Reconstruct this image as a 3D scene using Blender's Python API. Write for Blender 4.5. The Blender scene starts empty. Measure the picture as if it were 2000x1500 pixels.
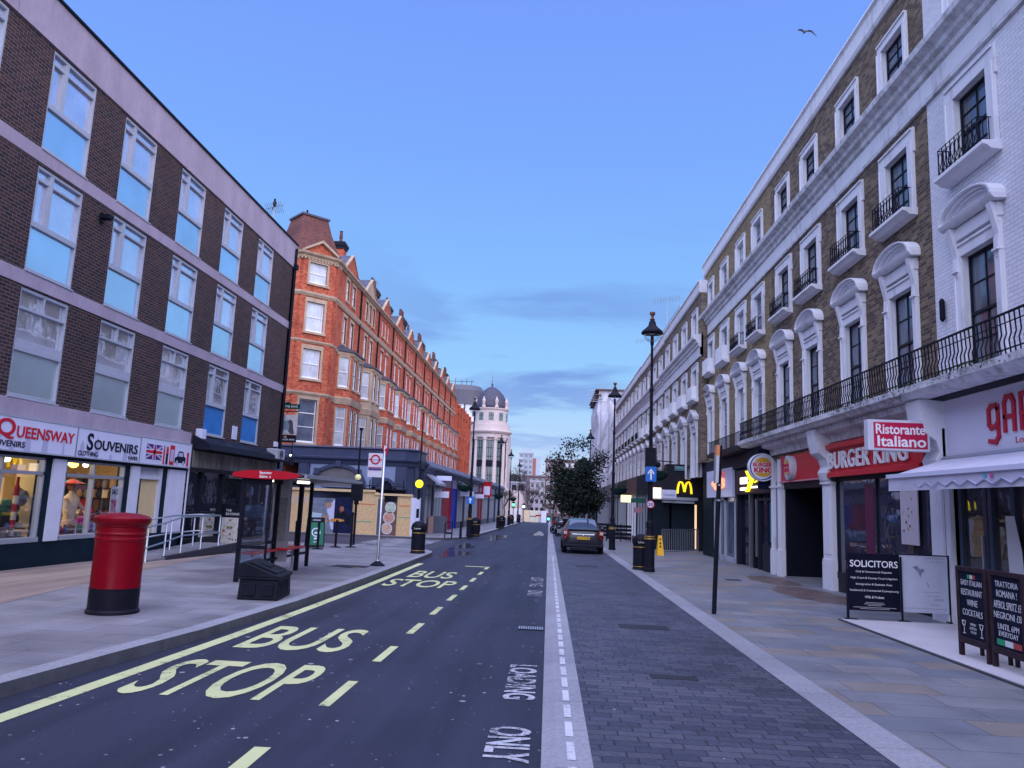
import bpy, math, random
from mathutils import Matrix, Vector
random.seed(7)
R = math.radians
sc = bpy.context.scene
COL = sc.collection
# ---------------------------------------------------------------- camera
cam_d = bpy.data.cameras.new("camera"); cam = bpy.data.objects.new("camera", cam_d); COL.objects.link(cam)
sc.camera = cam
cam_d.sensor_width = 36; cam_d.lens = 27.0; cam_d.clip_start = .05; cam_d.clip_end = 3000
def _n(v): return v.normalized()
_Y = _n(Vector((72, -234, -1500))); _Z = Vector((410, 10250, -1500)).normalized(); _Z = _n(_Z - _Y*_Z.dot(_Y)); _X = _Y.cross(_Z)*1.0
_X = -_Z.cross(_Y) if _X.x < 0 else _X
cam.matrix_world = Matrix(((_X.x, _X.y, _X.z, 0), (_Y.x, _Y.y, _Y.z, 0), (_Z.x, _Z.y, _Z.z, 1.75), (0, 0, 0, 1)))
# ---------------------------------------------------------------- world: dawn sky
w = bpy.data.worlds.new("World"); sc.world = w; w.use_nodes = True
N = w.node_tree.nodes; L = w.node_tree.links
for n in list(N): N.remove(n)
def wn(t, **k):
    n = N.new(t)
    for a, b in k.items(): setattr(n, a, b)
    return n
def wmath(op, a, b=None, c=None, clamp=False):
    n = wn('ShaderNodeMath', operation=op, use_clamp=clamp)
    for i, s in enumerate((a, b, c)):
        if s is None: continue
        if isinstance(s, (int, float)): n.inputs[i].default_value = s
        else: L.new(s, n.inputs[i])
    return n.outputs[0]
tc = wn('ShaderNodeTexCoord'); sep = wn('ShaderNodeSeparateXYZ'); L.new(tc.outputs['Generated'], sep.inputs[0])
sky = wn('ShaderNodeTexSky', sky_type='NISHITA'); sky.sun_disc = False; sky.sun_elevation = R(7); sky.sun_rotation = R(150)
sky.air_density = 1.2; sky.dust_density = .6; sky.ozone_density = 3
ramp = wn('ShaderNodeValToRGB'); L.new(sep.outputs['Z'], ramp.inputs[0])
cr = ramp.color_ramp
def s2l(c): return tuple(((x/255)/12.92 if x/255 <= .04045 else ((x/255+.055)/1.055)**2.4) for x in c) + (1,)
pts = [(0.0, (205, 213, 240)), (.03, (200, 218, 248)), (.09, (180, 215, 252)), (.17, (150, 203, 253)), (.28, (134, 188, 253)), (.42, (124, 171, 252)), (.60, (117, 157, 251)), (1.0, (105, 143, 245))]
cr.elements[0].position = pts[0][0]; cr.elements[0].color = s2l(pts[0][1]); cr.elements[1].position = 1; cr.elements[1].color = s2l(pts[-1][1])
for p, c in pts[1:-1]:
    e = cr.elements.new(p); e.color = s2l(c)
# streaky dawn clouds: project the direction on a high layer
zc = wmath('ADD', wmath('MAXIMUM', sep.outputs['Z'], 0), .10)
cx = wmath('DIVIDE', sep.outputs['X'], zc); cy = wmath('DIVIDE', sep.outputs['Y'], zc)
comb = wn('ShaderNodeCombineXYZ'); L.new(wmath('MULTIPLY', cx, 1.0), comb.inputs[0]); L.new(wmath('MULTIPLY', cy, 1.25), comb.inputs[1]); comb.inputs[2].default_value = 3.7
nz = wn('ShaderNodeTexNoise'); nz.inputs['Scale'].default_value = .9; nz.inputs['Detail'].default_value = 8; nz.inputs['Roughness'].default_value = .56; nz.inputs['Distortion'].default_value = .5
L.new(comb.outputs[0], nz.inputs['Vector'])
cl = wmath('MULTIPLY', wmath('SUBTRACT', nz.outputs['Fac'], .47, clamp=True), 9.0, clamp=True)
# clouds thin out upwards and to the sides
band = wmath('MULTIPLY', wmath('SUBTRACT', 1.0, wmath('MULTIPLY', wmath('ABSOLUTE', wmath('SUBTRACT', sep.outputs['Z'], .19)), 5.2), clamp=True), 1.0)
side = wmath('SUBTRACT', 1.0, wmath('MULTIPLY', wmath('ABSOLUTE', wmath('ADD', sep.outputs['X'], .01)), 2.2), clamp=True)
cf = wmath('MULTIPLY', wmath('MULTIPLY', cl, band), wmath('MULTIPLY', side, .95), clamp=True)
cmix = wn('ShaderNodeMixRGB'); cmix.inputs['Color2'].default_value = s2l((114, 147, 222)); L.new(cf, cmix.inputs['Fac']); L.new(ramp.outputs[0], cmix.inputs['Color1'])
# added glow lobe, high behind the camera and out of view, brightens the facades
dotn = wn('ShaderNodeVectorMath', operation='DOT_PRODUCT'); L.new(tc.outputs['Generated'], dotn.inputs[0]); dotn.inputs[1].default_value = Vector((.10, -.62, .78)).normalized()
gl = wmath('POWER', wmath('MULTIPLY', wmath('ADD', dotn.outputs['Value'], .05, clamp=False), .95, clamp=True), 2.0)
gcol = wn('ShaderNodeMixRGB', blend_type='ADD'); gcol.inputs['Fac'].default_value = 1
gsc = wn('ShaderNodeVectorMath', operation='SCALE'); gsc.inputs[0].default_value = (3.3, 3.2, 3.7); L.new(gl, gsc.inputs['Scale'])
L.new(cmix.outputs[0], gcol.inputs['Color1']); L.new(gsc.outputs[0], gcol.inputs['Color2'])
nsc = wn('ShaderNodeVectorMath', operation='SCALE'); L.new(sky.outputs[0], nsc.inputs[0]); nsc.inputs['Scale'].default_value = .005
nadd = wn('ShaderNodeMixRGB', blend_type='ADD'); nadd.inputs['Fac'].default_value = 1
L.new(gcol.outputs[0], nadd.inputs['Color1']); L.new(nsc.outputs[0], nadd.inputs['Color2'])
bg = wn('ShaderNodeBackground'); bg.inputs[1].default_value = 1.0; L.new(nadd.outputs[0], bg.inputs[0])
wo = wn('ShaderNodeOutputWorld'); L.new(bg.outputs[0], wo.inputs[0])
# ---------------------------------------------------------------- sun: low dawn light, very soft
sd = bpy.data.lights.new("sun", 'SUN'); so = bpy.data.objects.new("sun", sd); COL.objects.link(so)
sd.energy = .8; sd.angle = R(14); sd.color = (1.0, .72, .55)
so.rotation_euler = Vector((-.80, .55, -.22)).to_track_quat('-Z', 'Y').to_euler()
vs = sc.view_settings
vs.view_transform = 'Standard'; vs.look = 'None'; vs.exposure = 0; vs.gamma = 1; vs.use_curve_mapping = False
# ================================================================ helpers
def g(y): return -.01*y if y < 150 else -1.5
class Face:
    def __init__(s, o, d, n): s.o = o; s.d = d; s.n = n
    def pt(s, u, z, d=0): return (s.o[0]+s.d[0]*u+s.n[0]*d, s.o[1]+s.d[1]*u+s.n[1]*d, z)
class MB:
    def __init__(s): s.v = []; s.f = []; s.m = []
    def add(s, vs, fs, m=0):
        k = len(s.v); s.v += vs
        for f in fs: s.f.append([k+i for i in f]); s.m.append(m)
    def box(s, x0, x1, y0, y1, z0, z1, m=0):
        s.add([(x0,y0,z0),(x1,y0,z0),(x1,y1,z0),(x0,y1,z0),(x0,y0,z1),(x1,y0,z1),(x1,y1,z1),(x0,y1,z1)], [(3,2,1,0),(4,5,6,7),(0,1,5,4),(1,2,6,5),(2,3,7,6),(3,0,4,7)], m); return s
    def fb(s, F, u0, u1, z0, z1, d0, d1, m=0):
        p = [F.pt(u, z, d) for z in (z0, z1) for (u, d) in ((u0,d0),(u1,d0),(u1,d1),(u0,d1))]
        s.add(p, [(3,2,1,0),(4,5,6,7),(0,1,5,4),(1,2,6,5),(2,3,7,6),(3,0,4,7)], m); return s
    def quad(s, a, b, c, d, m=0): s.add([a,b,c,d], [(0,1,2,3)], m); return s
    def poly(s, pts, m=0): s.add(list(pts), [tuple(range(len(pts)))], m); return s
    def fprism(s, F, poly, d0, d1, m=0):            # poly in (u,z), extruded along the normal
        n = len(poly); a = [F.pt(u, z, d0) for u, z in poly]+[F.pt(u, z, d1) for u, z in poly]
        s.add(a, [tuple(range(n))[::-1], tuple(range(n, 2*n))]+[(i, (i+1) % n, (i+1) % n+n, i+n) for i in range(n)], m); return s
    def prof(s, F, prof, u0, u1, m=0):              # profile in (d,z), extruded along u
        n = len(prof); a = [F.pt(u0, z, d) for d, z in prof]+[F.pt(u1, z, d) for d, z in prof]
        s.add(a, [tuple(range(n))[::-1], tuple(range(n, 2*n))]+[(i, (i+1) % n, (i+1) % n+n, i+n) for i in range(n)], m); return s
    def hprism(s, poly, z0, z1, m=0, zf=None):      # horizontal polygon
        n = len(poly); zf = zf or (lambda x, y: 0)
        a = [(x, y, z0+zf(x, y)) for x, y in poly]+[(x, y, z1+zf(x, y)) for x, y in poly]
        s.add(a, [tuple(range(n))[::-1], tuple(range(n, 2*n))]+[(i, (i+1) % n, (i+1) % n+n, i+n) for i in range(n)], m); return s
    def lathe(s, prof, n=16, cx=0, cy=0, m=0, cap=True, ph=0):
        k = len(prof); vs = []
        for r, z in prof:
            for i in range(n):
                a = 2*math.pi*(i+ph)/n; vs.append((cx+r*math.cos(a), cy+r*math.sin(a), z))
        fs = [(j*n+i, j*n+(i+1) % n, (j+1)*n+(i+1) % n, (j+1)*n+i) for j in range(k-1) for i in range(n)]
        if cap: fs += [tuple(range(n))[::-1], tuple((k-1)*n+i for i in range(n))]
        s.add(vs, fs, m); return s
    def tube(s, pts, r, n=8, m=0, r1=None):
        pts = [Vector(p) for p in pts]; vs = []; K = len(pts)
        for j, p in enumerate(pts):
            t = (pts[min(j+1, K-1)]-pts[max(j-1, 0)]).normalized()
            a = t.cross(Vector((0, 0, 1)) if abs(t.z) < .9 else Vector((1, 0, 0))).normalized(); b = t.cross(a)
            rr = r if r1 is None else r+(r1-r)*j/max(1, K-1)
            for i in range(n):
                an = 2*math.pi*i/n; q = p+a*(rr*math.cos(an))+b*(rr*math.sin(an)); vs.append(tuple(q))
        fs = [(j*n+i, j*n+(i+1) % n, (j+1)*n+(i+1) % n, (j+1)*n+i) for j in range(K-1) for i in range(n)]
        fs += [tuple(range(n)), tuple((K-1)*n+i for i in range(n))]
        s.add(vs, fs, m); return s
    def ball(s, c, r, m=0, n=12, k=8, sc_=(1, 1, 1)):
        pr = [(max(.001, math.sin(math.pi*j/k)), -math.cos(math.pi*j/k)) for j in range(k+1)]
        vs = []
        for a, z in pr:
            for i in range(n):
                t = 2*math.pi*i/n; vs.append((c[0]+r*sc_[0]*a*math.cos(t), c[1]+r*sc_[1]*a*math.sin(t), c[2]+r*sc_[2]*z))
        s.add(vs, [(j*n+i, j*n+(i+1) % n, (j+1)*n+(i+1) % n, (j+1)*n+i) for j in range(k) for i in range(n)], m); return s
    def wall(s, F, u0, u1, z0, z1, holes, m=0, rev=.18, mr=None, d=0):
        us = sorted({u0, u1, *[h[0] for h in holes], *[h[1] for h in holes]}); zs = sorted({z0, z1, *[h[2] for h in holes], *[h[3] for h in holes]})
        us = [u for u in us if u0 <= u <= u1]; zs = [z for z in zs if z0 <= z <= z1]
        for a, b in zip(us, us[1:]):
            for c, e in zip(zs, zs[1:]):
                mu, mz = (a+b)/2, (c+e)/2
                if any(h[0] < mu < h[1] and h[2] < mz < h[3] for h in holes): continue
                s.quad(F.pt(a, c, d), F.pt(b, c, d), F.pt(b, e, d), F.pt(a, e, d), m)
        mr = m if mr is None else mr
        for a, b, c, e in holes:
            for p, q in (((a, c), (b, c)), ((b, c), (b, e)), ((b, e), (a, e)), ((a, e), (a, c))):
                s.quad(F.pt(*p, d), F.pt(*q, d), F.pt(*q, d-rev), F.pt(*p, d-rev), mr)
        return s
    def build(s, name, mats, parent=None, loc=None, rz=0, smooth=False, bevel=0, fix=False):
        me = bpy.data.meshes.new(name); me.from_pydata(s.v, [], s.f)
        if not isinstance(mats, (list, tuple)): mats = [mats]
        for mm in mats: me.materials.append(mm)
        for p, mi in zip(me.polygons, s.m): p.material_index = mi; p.use_smooth = smooth
        if fix:
            import bmesh
            b = bmesh.new(); b.from_mesh(me); bmesh.ops.recalc_face_normals(b, faces=b.faces); b.to_mesh(me); b.free()
        me.update()
        o = bpy.data.objects.new(name, me); COL.objects.link(o)
        if parent: o.parent = parent
        if loc: o.location = loc
        o.rotation_euler.z = rz
        if bevel:
            md = o.modifiers.new('bevel', 'BEVEL'); md.width = bevel; md.segments = 2; md.limit_method = 'ANGLE'
        return o
def tag(o, label=None, cat=None, group=None, kind=None):
    if label: o['label'] = label
    if cat: o['category'] = cat
    if group: o['group'] = group
    if kind: o['kind'] = kind
    return o
def thing(name, loc, label, cat, group=None, rz=0):
    o = bpy.data.objects.new(name, None); COL.objects.link(o); o.location = loc; o.rotation_euler.z = rz; o.empty_display_size = .2
    return tag(o, label, cat, group)
def struct(o): o['kind'] = 'structure'; return o
KIDS = {}
def copy_tree(o, parent=None, loc=None, rz=None, label=None):
    c = o.copy(); COL.objects.link(c); c.parent = parent
    if loc: c.location = loc
    if rz is not None: c.rotation_euler.z = rz
    if label: c['label'] = label
    for ch in [x for x in COL.objects if x.parent == o]: copy_tree(ch, c)
    return c
def text(name, body, mat, F, u0, u1, z0, z1, d, parent=None, ext=.006, keep=False, bold=0, loc0=(0, 0, 0), space=1):
    """lettering as a mesh, fitted in the box u0..u1 x z0..z1 of facade frame F; u0 is the reader's left"""
    cu = bpy.data.curves.new('t', 'FONT'); cu.body = body; cu.size = 1; cu.align_x = 'LEFT'; cu.resolution_u = 4; cu.offset = bold; cu.space_character = space
    t = bpy.data.objects.new('t', cu); COL.objects.link(t)
    me = bpy.data.meshes.new_from_object(t.evaluated_get(bpy.context.evaluated_depsgraph_get()))
    bpy.data.objects.remove(t); bpy.data.curves.remove(cu)
    xs = [v.co.x for v in me.vertices]; ys = [v.co.y for v in me.vertices]
    x0, x1, y0, y1 = min(xs), max(xs), min(ys), max(ys)
    vs = [(v.co.x, v.co.y) for v in me.vertices]; fs = [tuple(p.vertices) for p in me.polygons]
    b = MB(); k = len(vs); pts = []
    sx = (u1-u0)/(x1-x0); sz = (z1-z0)/(y1-y0)
    if keep:
        q = min(abs(sx), sz); cxm = (u0+u1)/2; w2 = (x1-x0)*q/2*(1 if sx > 0 else -1)
        u0 = cxm-w2; sx = q*(1 if sx > 0 else -1); zc_ = (z0+z1)/2; z0 = zc_-(y1-y0)*q/2; sz = q
    for dd in (d, d+ext):
        for x, y in vs: pts.append(F.pt(u0+(x-x0)*sx, z0+(y-y0)*sz, dd))
    from collections import Counter
    ed = Counter()
    for f in fs:
        for i in range(len(f)): ed[frozenset((f[i], f[(i+1) % len(f)]))] += 1
    faces = [tuple(i+k for i in f) for f in fs]
    for e, c in ed.items():
        if c == 1: i, j = tuple(e); faces.append((i, j, j+k, i+k))
    b.add([tuple(p[q]-loc0[q] for q in range(3)) for p in pts], faces)
    return b.build(name, mat, parent)
# ================================================================ materials
def nm(name):
    m = bpy.data.materials.new(name); m.use_nodes = True; nt = m.node_tree
    bs = nt.nodes['Principled BSDF']; return m, nt, bs
def mth(nt, op, a, b=None, clamp=False):
    n = nt.nodes.new('ShaderNodeMath'); n.operation = op; n.use_clamp = clamp
    for i, s in enumerate((a, b)):
        if s is None: continue
        if isinstance(s, (int, float)): n.inputs[i].default_value = s
        else: nt.links.new(s, n.inputs[i])
    return n.outputs[0]
def noise(nt, scale, detail=4, vec=None, rough=.55):
    n = nt.nodes.new('ShaderNodeTexNoise'); n.inputs['Scale'].default_value = scale; n.inputs['Detail'].default_value = detail; n.inputs['Roughness'].default_value = rough
    if vec: nt.links.new(vec, n.inputs['Vector'])
    return n.outputs['Fac']
def pos(nt, sx=1, sy=1, sz=1):
    ge = nt.nodes.new('ShaderNodeNewGeometry'); mp = nt.nodes.new('ShaderNodeMapping'); mp.inputs['Scale'].default_value = (sx, sy, sz)
    nt.links.new(ge.outputs['Position'], mp.inputs['Vector']); return mp.outputs[0]
def mixc(nt, fac, a, b, mode='MIX'):
    n = nt.nodes.new('ShaderNodeMixRGB'); n.blend_type = mode
    for i, s in enumerate((fac, a, b)):
        if isinstance(s, (int, float)): n.inputs[i].default_value = s
        elif isinstance(s, tuple): n.inputs[i].default_value = s if len(s) == 4 else s+(1,)
        else: nt.links.new(s, n.inputs[i])
    return n.outputs[0]
def bump(nt, bs, h, st=.3, dist=.01):
    b = nt.nodes.new('ShaderNodeBump'); b.inputs['Strength'].default_value = st; b.inputs['Distance'].default_value = dist
    nt.links.new(h, b.inputs['Height']); nt.links.new(b.outputs[0], bs.inputs['Normal'])
def P(name, col, rough=.6, metal=0, em=0, emc=None, var=0, vs=3, vstretch=(1, 1, 1), bmp=0, bs_=40, coat=0, spec=None):
    if spec is None: spec = .06 if max(col) < .06 else .25
    m, nt, bs = nm(name); c = col+(1,)
    bs.inputs['Base Color'].default_value = c; bs.inputs['Roughness'].default_value = rough; bs.inputs['Metallic'].default_value = metal
    if coat: bs.inputs['Coat Weight'].default_value = coat; bs.inputs['Coat Roughness'].default_value = .08
    if spec is not None: bs.inputs['Specular IOR Level'].default_value = spec
    if em: bs.inputs['Emission Color'].default_value = (emc or col)+(1,); bs.inputs['Emission Strength'].default_value = em
    if var:
        v = pos(nt, *vstretch); f1 = noise(nt, vs, 6, v); f2 = noise(nt, vs*7, 3, v)
        f = mth(nt, 'ADD', mth(nt, 'MULTIPLY', f1, .7), mth(nt, 'MULTIPLY', f2, .3))
        f = mth(nt, 'MULTIPLY', mth(nt, 'SUBTRACT', f, .5), 2.4)
        lo = tuple(x*(1-var) for x in col); hi = tuple(min(1, x*(1+var)) for x in col)
        o = mixc(nt, mth(nt, 'ADD', mth(nt, 'MULTIPLY', f, .9), .5, True), lo, hi); nt.links.new(o, bs.inputs['Base Color'])
        if not metal:
            r = mth(nt, 'ADD', mth(nt, 'MULTIPLY', f2, .3), max(.02, rough-.15), True); nt.links.new(r, bs.inputs['Roughness'])
    if bmp: bump(nt, bs, noise(nt, bs_, 5, pos(nt)), bmp, .01)
    return m
def cells(name, plane, bw, bh, mort, cols, mcol, rough=.8, bst=.5, off=.5, var=.25, dirt=.25, dsc=.6, gloss=0):
    """courses of bricks / slabs; plane 'h' = floor (x,y), 'v' = wall ((x+y), z), 'hx' = floor with courses along y"""
    m, nt, bs = nm(name); ge = nt.nodes.new('ShaderNodeNewGeometry'); sp = nt.nodes.new('ShaderNodeSeparateXYZ'); nt.links.new(ge.outputs['Position'], sp.inputs[0])
    X, Y, Z = sp.outputs
    if plane == 'v': u, v = mth(nt, 'ADD', X, Y), Z
    elif plane == 'h': u, v = X, Y
    else: u, v = Y, X
    v = mth(nt, 'DIVIDE', mth(nt, 'ADD', v, 100), bh); row = mth(nt, 'FLOOR', v)
    h = nt.nodes.new('ShaderNodeTexWhiteNoise'); h.noise_dimensions = '1D'; nt.links.new(row, h.inputs['W'])
    shift = mth(nt, 'MULTIPLY', mth(nt, 'MODULO', row, 2), off)
    if plane != 'v': shift = mth(nt, 'ADD', shift, mth(nt, 'MULTIPLY', h.outputs['Value'], .35))
    u = mth(nt, 'ADD', mth(nt, 'DIVIDE', mth(nt, 'ADD', u, 100), bw), shift); cu = mth(nt, 'FLOOR', u)
    cb = nt.nodes.new('ShaderNodeCombineXYZ'); nt.links.new(cu, cb.inputs[0]); nt.links.new(row, cb.inputs[1])
    wn_ = nt.nodes.new('ShaderNodeTexWhiteNoise'); wn_.noise_dimensions = '2D'; nt.links.new(cb.outputs[0], wn_.inputs['Vector'])
    rp = nt.nodes.new('ShaderNodeValToRGB'); nt.links.new(wn_.outputs['Value'], rp.inputs[0]); rp.color_ramp.interpolation = 'CONSTANT' if len(cols) > 3 else 'LINEAR'
    e = rp.color_ramp.elements; k = len(cols)
    for i, c in enumerate(cols):
        pp = i/k if len(cols) > 3 else i/(k-1)
        if i == 0: e[0].position = 0; e[0].color = c+(1,)
        elif i == 1: e[1].position = pp; e[1].color = c+(1,)
        else: q = e.new(pp); q.color = c+(1,)
    def edge(t, mo):
        fr = mth(nt, 'FRACT', t); dd = mth(nt, 'MINIMUM', fr, mth(nt, 'SUBTRACT', 1.0, fr))
        return mth(nt, 'MULTIPLY', dd, 1/mo, True)
    msk = mth(nt, 'MINIMUM', edge(u, mort/bw), edge(v, mort/bh))
    mk = mth(nt, 'MULTIPLY', mth(nt, 'SUBTRACT', msk, .35, True), 3, True)
    n1 = noise(nt, dsc, 7, pos(nt)); n2 = noise(nt, 30, 4, pos(nt))
    c = mixc(nt, mk, mcol, rp.outputs[0])
    k1 = mth(nt, 'ADD', mth(nt, 'MULTIPLY', mth(nt, 'SUBTRACT', n1, .5), dirt*4), mth(nt, 'MULTIPLY', mth(nt, 'SUBTRACT', n2, .5), var*3))
    k1 = mth(nt, 'MAXIMUM', mth(nt, 'ADD', k1, 1.0), .2)
    cc = nt.nodes.new('ShaderNodeVectorMath'); cc.operation = 'SCALE'; nt.links.new(c, cc.inputs[0]); nt.links.new(k1, cc.inputs['Scale'])
    fc = cc.outputs[0]
    if plane == 'h':
        vo = nt.nodes.new('ShaderNodeTexVoronoi'); vo.inputs['Scale'].default_value = 4.5; nt.links.new(pos(nt), vo.inputs['Vector']); sc_ = nt.nodes.new('ShaderNodeSeparateColor'); nt.links.new(vo.outputs['Color'], sc_.inputs[0])
        sp_ = mth(nt, 'LESS_THAN', vo.outputs['Distance'], mth(nt, 'MULTIPLY', mth(nt, 'POWER', sc_.outputs[0], 4), .13)); tone = mth(nt, 'MULTIPLY', mth(nt, 'GREATER_THAN', sc_.outputs[2], .6), .38)
        tc_ = nt.nodes.new('ShaderNodeCombineColor'); [nt.links.new(mth(nt, 'ADD', tone, .05), tc_.inputs[i_]) for i_ in range(3)]
        fc = mixc(nt, mth(nt, 'MULTIPLY', sp_, .6), fc, tc_.outputs[0])
    nt.links.new(fc, bs.inputs['Base Color']); bs.inputs['Roughness'].default_value = rough
    if gloss: nt.links.new(mth(nt, 'ADD', mth(nt, 'MULTIPLY', mth(nt, 'SUBTRACT', n1, .3), gloss*2), rough-gloss*.5, True), bs.inputs['Roughness'])
    bs.inputs['Specular IOR Level'].default_value = .2
    bump(nt, bs, mth(nt, 'ADD', mk, mth(nt, 'MULTIPLY', n2, .5)), bst, .008)
    return m
def worn(name, col, under, amt, sc=9):
    m, nt, bs = nm(name); v = pos(nt); n1 = noise(nt, sc, 8, v, .7); n2 = noise(nt, 1.2, 3, v); n3 = noise(nt, 70, 3, v)
    t = mth(nt, 'ADD', mth(nt, 'ADD', mth(nt, 'MULTIPLY', mth(nt, 'SUBTRACT', n1, .5), 5), mth(nt, 'MULTIPLY', mth(nt, 'SUBTRACT', n2, .5), 3)), mth(nt, 'MULTIPLY', mth(nt, 'SUBTRACT', n3, .5), 2.5))
    k = mth(nt, 'ADD', t, amt, True); d = mixc(nt, n2, tuple(c*.72 for c in col), col); nt.links.new(mixc(nt, k, under, d), bs.inputs['Base Color']); bs.inputs['Roughness'].default_value = .7; bs.inputs['Specular IOR Level'].default_value = .15
    bump(nt, bs, n3, .3, .005); return m
def pane(name, base, refl=.18, rough=.03, fold=0, warm=None):
    """window glass with what hangs behind it: a dielectric sheen over a matt back"""
    m, nt, bs = nm(name); nt.nodes.remove(bs)
    out = nt.nodes['Material Output']; di = nt.nodes.new('ShaderNodeBsdfDiffuse'); gl_ = nt.nodes.new('ShaderNodeBsdfGlossy'); gl_.inputs['Roughness'].default_value = rough
    gl_.inputs['Color'].default_value = (.95, .97, 1, 1)
    mx = nt.nodes.new('ShaderNodeMixShader'); lw = nt.nodes.new('ShaderNodeLayerWeight'); lw.inputs['Blend'].default_value = .35
    f = mth(nt, 'ADD', mth(nt, 'MULTIPLY', lw.outputs['Fresnel'], .55), refl*.5, True); nt.links.new(f, mx.inputs[0])
    nt.links.new(di.outputs[0], mx.inputs[1]); nt.links.new(gl_.outputs[0], mx.inputs[2]); nt.links.new(mx.outputs[0], out.inputs[0])
    n1 = noise(nt, 1.3, 3, pos(nt, 1, 1, 1)); n2 = noise(nt, 9, 2, pos(nt, 2.4, 2.4, .12))
    k = mth(nt, 'ADD', mth(nt, 'MULTIPLY', mth(nt, 'SUBTRACT', n1, .5), 1.3), mth(nt, 'MULTIPLY', mth(nt, 'SUBTRACT', n2, .5), fold))
    oi = nt.nodes.new('ShaderNodeObjectInfo'); k = mth(nt, 'MAXIMUM', mth(nt, 'ADD', k, mth(nt, 'ADD', mth(nt, 'MULTIPLY', oi.outputs['Random'], .55), .72)), .3)
    bmp_ = nt.nodes.new('ShaderNodeBump'); bmp_.inputs['Strength'].default_value = .06; bmp_.inputs['Distance'].default_value = .05; nt.links.new(noise(nt, 1.7, 2, pos(nt)), bmp_.inputs['Height']); nt.links.new(bmp_.outputs[0], gl_.inputs['Normal'])
    cc = nt.nodes.new('ShaderNodeVectorMath'); cc.operation = 'SCALE'; cc.inputs[0].default_value = base; nt.links.new(k, cc.inputs['Scale']); nt.links.new(cc.outputs[0], di.inputs[0])
    return m
def glass(name, tint=(.9, .95, 1), refl=.06):
    m, nt, bs = nm(name); nt.nodes.remove(bs); out = nt.nodes['Material Output']
    tr = nt.nodes.new('ShaderNodeBsdfTransparent'); tr.inputs[0].default_value = tint+(1,); gl_ = nt.nodes.new('ShaderNodeBsdfGlossy'); gl_.inputs['Roughness'].default_value = .02
    mx = nt.nodes.new('ShaderNodeMixShader'); lw = nt.nodes.new('ShaderNodeLayerWeight'); lw.inputs['Blend'].default_value = .3
    nt.links.new(mth(nt, 'ADD', mth(nt, 'MULTIPLY', lw.outputs['Fresnel'], .35), refl, True), mx.inputs[0]); nt.links.new(tr.outputs[0], mx.inputs[1]); nt.links.new(gl_.outputs[0], mx.inputs[2]); nt.links.new(mx.outputs[0], out.inputs[0])
    return m
M = {}
M['white'] = P('white_paint', (.72, .72, .78), .5, var=.12, vs=2, vstretch=(1, 1, .35), bmp=.1)
def grimy(name, col, amt, st=(1, 1, .25), sc=3, dark=(.20, .18, .19), fine=.3):
    m, nt, bs = nm(name); v = pos(nt, *st); n1 = noise(nt, sc, 8, v, .65); n2 = noise(nt, .8, 3, pos(nt)); n3 = noise(nt, 22, 5, pos(nt))
    k = mth(nt, 'MULTIPLY', mth(nt, 'SUBTRACT', mth(nt, 'ADD', mth(nt, 'MULTIPLY', n1, .75), mth(nt, 'MULTIPLY', n2, .35)), 1.0-amt), 3.2, True)
    d = mixc(nt, mth(nt, 'MULTIPLY', n3, fine*2, True), col, tuple(c*.82 for c in col)); nt.links.new(mixc(nt, k, d, dark), bs.inputs['Base Color']); bs.inputs['Roughness'].default_value = .65; bs.inputs['Specular IOR Level'].default_value = .25
    bump(nt, bs, n3, .15, .01); return m
M['stucco'] = grimy('stucco', (.72, .72, .79), .42)
M['stucco_far'] = P('stucco_grey', (.60, .60, .66), .65, var=.2, vs=1.2)
M['weather'] = grimy('weathered_cornice', (.68, .68, .74), .50, (1, 1, .7), 5, (.13, .12, .13), .5)
M['black'] = P('black_paint', (.012, .013, .022), .35, var=.3, vs=6)
M['iron'] = P('black_iron', (.010, .011, .02), .45)
M['frame_dk'] = P('dark_sash', (.015, .016, .025), .4)
M['conc'] = P('concrete_band', (.36, .30, .38), .8, var=.22, vs=1.3, vstretch=(1, 1, .5), bmp=.3, bs_=30)
M['upvc'] = P('white_plastic_frame', (.36, .39, .47), .4, var=.1, vs=3)
M['red'] = P('postbox_red', (.19, .002, .010), .35, var=.25, vs=2, coat=.06, bmp=.04, bs_=12, spec=.12)
M['sign_red'] = P('sign_red', (.42, .004, .018), .45, var=.08, vs=3)
M['letter_white'] = P('letter_white', (.75, .75, .8), .5)
M['gold'] = P('gold_band', (.55, .36, .10), .35, metal=.6)
M['brick_dk'] = cells('brown_black_brick', 'v', .215, .075, .012, [(.026, .018, .024), (.045, .026, .03), (.068, .034, .034)], (.15, .12, .115), .85, .5, var=.3, dirt=.2)
M['brick_br'] = cells('brown_stock_brick', 'v', .225, .075, .012, [(.10, .070, .052), (.13, .094, .068), (.17, .122, .085), (.08, .058, .048), (.21, .155, .105)], (.20, .175, .155), .9, .6, var=.5, dirt=.16, dsc=2.2)
M['brick_ye'] = cells('yellow_stock_brick', 'v', .225, .075, .012, [(.19, .145, .08), (.24, .18, .10), (.28, .21, .12), (.16, .12, .07), (.22, .165, .10)], (.24, .20, .16), .9, .6, var=.4, dirt=.15)
M['brick_g'] = cells('grey_stock_brick', 'v', .225, .075, .012, [(.12, .09, .07), (.17, .125, .09), (.20, .155, .11), (.09, .07, .06), (.15, .11, .085)], (.18, .16, .14), .9, .6, var=.4, dirt=.3)
M['brick_red'] = cells('orange_red_brick', 'v', .225, .078, .008, [(.38, .080, .045), (.45, .11, .06), (.32, .06, .04), (.49, .135, .075), (.40, .09, .05)], (.38, .14, .09), .85, .4, var=.25, dirt=.22, dsc=.8)
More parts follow.
